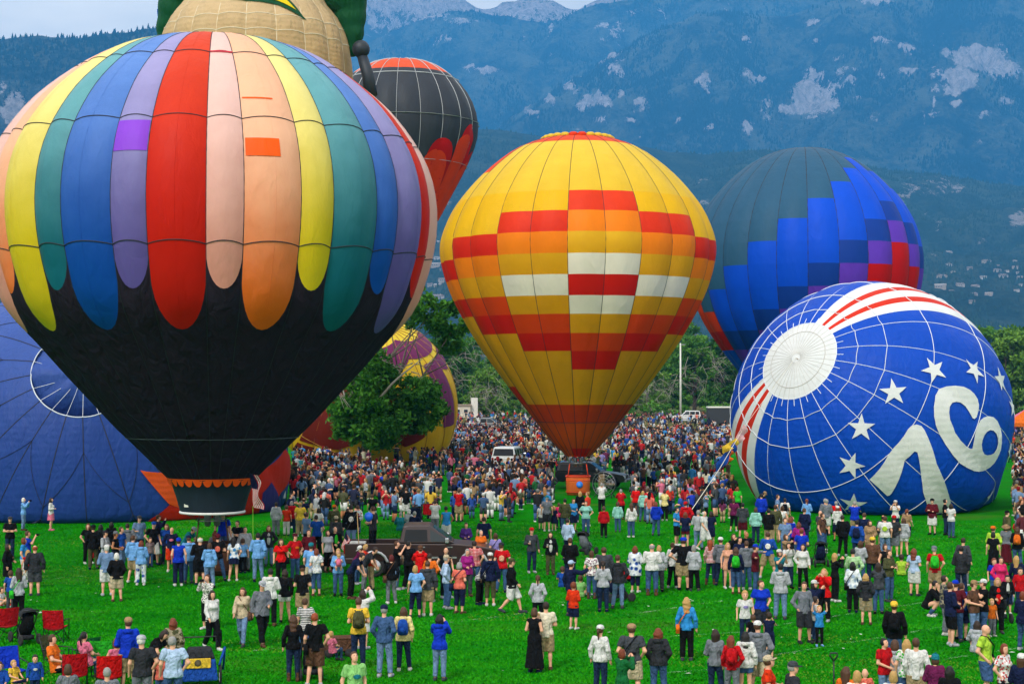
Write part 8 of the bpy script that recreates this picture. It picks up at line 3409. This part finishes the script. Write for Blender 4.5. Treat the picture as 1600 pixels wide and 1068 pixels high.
# orange and black canopy at the right border
cx, cy = gpx(1606, 150), 150.0
cn = tag(empty('canopy_tent', (cx, cy, 0)), 'orange and black striped canopy tent at the right border', 'canopy tent')
OC, KC, RC, YC = cloth('orange'), cloth('black'), cloth('pink'), cloth('yellow')
n = 8
for k in range(n):
    a0_, a1_ = 2 * math.pi * k / n + .39, 2 * math.pi * (k + 1) / n + .39
    mt = [OC, KC, OC, RC, OC, KC, YC, KC][k]
    MB().add([(0, 0, 5.1), (2.4 * math.cos(a0_), 2.4 * math.sin(a0_), 3.7), (2.4 * math.cos(a1_), 2.4 * math.sin(a1_), 3.7), (2.4 * math.cos(a0_), 2.4 * math.sin(a0_), 3.35), (2.4 * math.cos(a1_), 2.4 * math.sin(a1_), 3.35)], [(0, 1, 2), (1, 3, 4, 2)]).build('roof_panel', mt, cn, False)
    if k % 2 == 0:
        MB().tube([(2.3 * math.cos(a0_), 2.3 * math.sin(a0_), 0), (2.3 * math.cos(a0_), 2.3 * math.sin(a0_), 3.6)], .05, 6).build('leg', FRAME, cn)

# blue ground sheets by the bank, yellow balloon bag, tripod
for (px, D, w_, l_, c, lab) in ((1030, 165, 4.6, 7.5, 'purple', 'long violet blue ground sheet behind the crowd, left of starred balloon'), (1078, 163, 4.2, 6.0, 'blue', 'blue ground sheet behind the crowd beside the violet one'), (1022, 236, 3.0, 4.0, 'blue', 'small blue sheet on the dry bank')):
    t = MB()
    vs = [(i * w_ / 6 - w_ / 2, j * l_ / 6 - l_ / 2, .05 + .04 * rq.random()) for j in range(7) for i in range(7)]
    t.add(vs, [(j * 7 + i, j * 7 + i + 1, j * 7 + 8 + i, j * 7 + 7 + i) for j in range(6) for i in range(6)])
    o = t.build('ground_sheet', cloth(c), None, loc=(gpx(px, D), D, 0))
    tag(o, lab, 'ground sheet')
o = MB().sphere((0, 0, .35), (.5, .35, .36), 12, 8).build('envelope_bag', cloth('red'), None, loc=(*ground_at(1120, 779), 0))
tag(o, 'red cloth bag lying on the grass left of the starred balloon', 'bag')
bl = tag(MB().lathe([(.0, -.19), (.08, -.17), (.16, -.05), (.17, .05), (.12, .15), (0, .19)], 14).build('party_balloon', plain('blue_rubber', H('1c64d8'), .3), None, loc=at_depth(576, 807, 62.4)), 'small blue toy balloon held in the pickup bed', 'toy balloon')
MB().tube([(0, 0, -.19), (.05, 0, -.5), (.12, 0, -.75)], .006, 3).build('string', CABLE, bl)

# fork handle at the bottom edge
x, y = ground_at(1303, 1095)
t = tag(empty('garden_fork', (x, y, 0)), 'dark D shaped tool handle standing at the bottom edge', 'tool')
MB().tube([(0, 0, 0), (0, 0, .95)], .02, 6).build('shaft', FRAME, t)
MB().tube([(0, 0, .93), (-.09, 0, 1.06), (-.08, 0, 1.12), (.08, 0, 1.12), (.09, 0, 1.06), (0, 0, .93)], .02, 6).build('handle', FRAME, t)

# ---- worn white field lines
lm, N, L, out = new_mat('worn_line_paint')
p = N.new('ShaderNodeBsdfPrincipled')
p.inputs['Base Color'].default_value = (.55, .62, .50, 1)
p.inputs['Roughness'].default_value = .9
tr = N.new('ShaderNodeBsdfTransparent')
ms = N.new('ShaderNodeMixShader')
tc, nz, rr_ = N.new('ShaderNodeTexCoord'), N.new('ShaderNodeTexNoise'), N.new('ShaderNodeMapRange')
nz.inputs['Scale'].default_value = 2.2
nz.inputs['Detail'].default_value = 8
nz.inputs['Roughness'].default_value = .85
L.new(tc.outputs['Object'], nz.inputs['Vector'])
L.new(nz.outputs['Fac'], rr_.inputs['Value'])
rr_.inputs['From Min'].default_value, rr_.inputs['From Max'].default_value, rr_.inputs['To Max'].default_value = .47, .68, .55
L.new(rr_.outputs['Result'], ms.inputs['Fac'])
L.new(tr.outputs['BSDF'], ms.inputs[1])
L.new(p.outputs['BSDF'], ms.inputs[2])
L.new(ms.outputs['Shader'], out.inputs['Surface'])
fm = MB()
for (a, b) in (((1180, 1028), (1480, 978)), ((1460, 1032), (1640, 1004)), ((1205, 978), (1330, 958)), ((1330, 958), (1460, 938)), ((690, 974), (830, 956)), ((395, 1016), (470, 1009)), ((980, 960), (1130, 938)), ((870, 942), (1000, 925)), ((60, 800), (240, 822)), ((980, 997), (1200, 985)), ((1240, 905), (1480, 880)), ((60, 905), (260, 890)), ((620, 930), (760, 915)), ((1040, 1050), (1180, 1042))):
    A, B = np.array(at(*a)), np.array(at(*b))
    d = (B - A) / np.linalg.norm(B - A)
    n_ = np.array([-d[1], d[0], 0]) * .06
    fm.add([A - n_ + [0, 0, .012], B - n_ + [0, 0, .012], B + n_ + [0, 0, .012], A + n_ + [0, 0, .012]], [(0, 1, 2, 3)])
tag(fm.build('field_lines', lm, smooth=False), 'worn white field lines on the grass', kind='stuff')

# ---- scraps dropped on the lawn
lt = MB()
for _ in range(70):
    sx, sy = rq.uniform(-10, 1610), rq.uniform(830, 1065)
    q = at(sx, sy)
    s_ = rq.uniform(.03, .09)
    a = rq.uniform(0, 6.28)
    lt.add([(q[0] + s_ * math.cos(a + k * 1.57) * (1 if k % 2 else .6), q[1] + s_ * math.sin(a + k * 1.57), .05 + .03 * rq.random()) for k in range(4)], [(0, 1, 2, 3)])
tag(lt.build('litter', plain('paper_scrap', (.45, .45, .42), .8), smooth=False), 'scraps of paper dropped on the lawn', kind='stuff')

# ---- short grass blades on the near lawn
rg = np.random.default_rng(3)
n = 230000
D = 37.0 + (86 - 37.0) * rg.random(n) ** 1.5
X = (rg.uniform(-60, 1660, n) - 800) / FPX * D
patch = fbm(np.stack([X * .55, D * .9, D * 0], 1), 3, 77)
hgt = rg.uniform(.03, .06, n) * (.7 + .5 * patch)
a = rg.random(n) * 6.28
w = .018 + D * .0002
t = np.stack([np.cos(a), np.sin(a)], 1) * w[:, None]
lean = rg.normal(size=(n, 2)) * .03
V = np.stack([np.stack([X - t[:, 0], D - t[:, 1], np.zeros(n)], 1), np.stack([X + t[:, 0], D + t[:, 1], np.zeros(n)], 1), np.stack([X + lean[:, 0], D + lean[:, 1], hgt], 1)], 1).reshape(-1, 3)
gm, N, L, out = new_mat('grass_blades')
p = N.new('ShaderNodeBsdfPrincipled')
p.inputs['Roughness'].default_value = .8
p.inputs['Specular IOR Level'].default_value = .05
at_ = N.new('ShaderNodeAttribute')
at_.attribute_name = 'tone'
r = N.new('ShaderNodeValToRGB')
r.color_ramp.elements[0].color = (.0022, .15, .0009, 1)
r.color_ramp.elements[1].color = (.012, .32, .002, 1)
e_ = r.color_ramp.elements.new(.92)
e_.color = (.03, .30, .004, 1)
r.color_ramp.elements[2].color = (.11, .25, .015, 1)
L.new(at_.outputs['Fac'], r.inputs['Fac'])
L.new(r.outputs['Color'], p.inputs['Base Color'])
L.new(p.outputs['BSDF'], out.inputs['Surface'])
me = mesh_data('grass', V, np.arange(n * 3).reshape(-1, 3), False, [gm])
tn_ = me.attributes.new('tone', 'FLOAT', 'POINT')
tone = np.clip((patch - .5) * 1.4 + .5 + rg.normal(size=n) * .16, 0, 1)
tn_.data.foreach_set('value', np.repeat(np.where((fbm(np.stack([X * .16, D * .45, D * 0], 1), 4, 91) > .62) & (rg.random(n) < .28), 1.0, tone * .88), 3).astype(np.float32))
tag(link('grass', me), 'short green grass blades on the near lawn', kind='stuff')
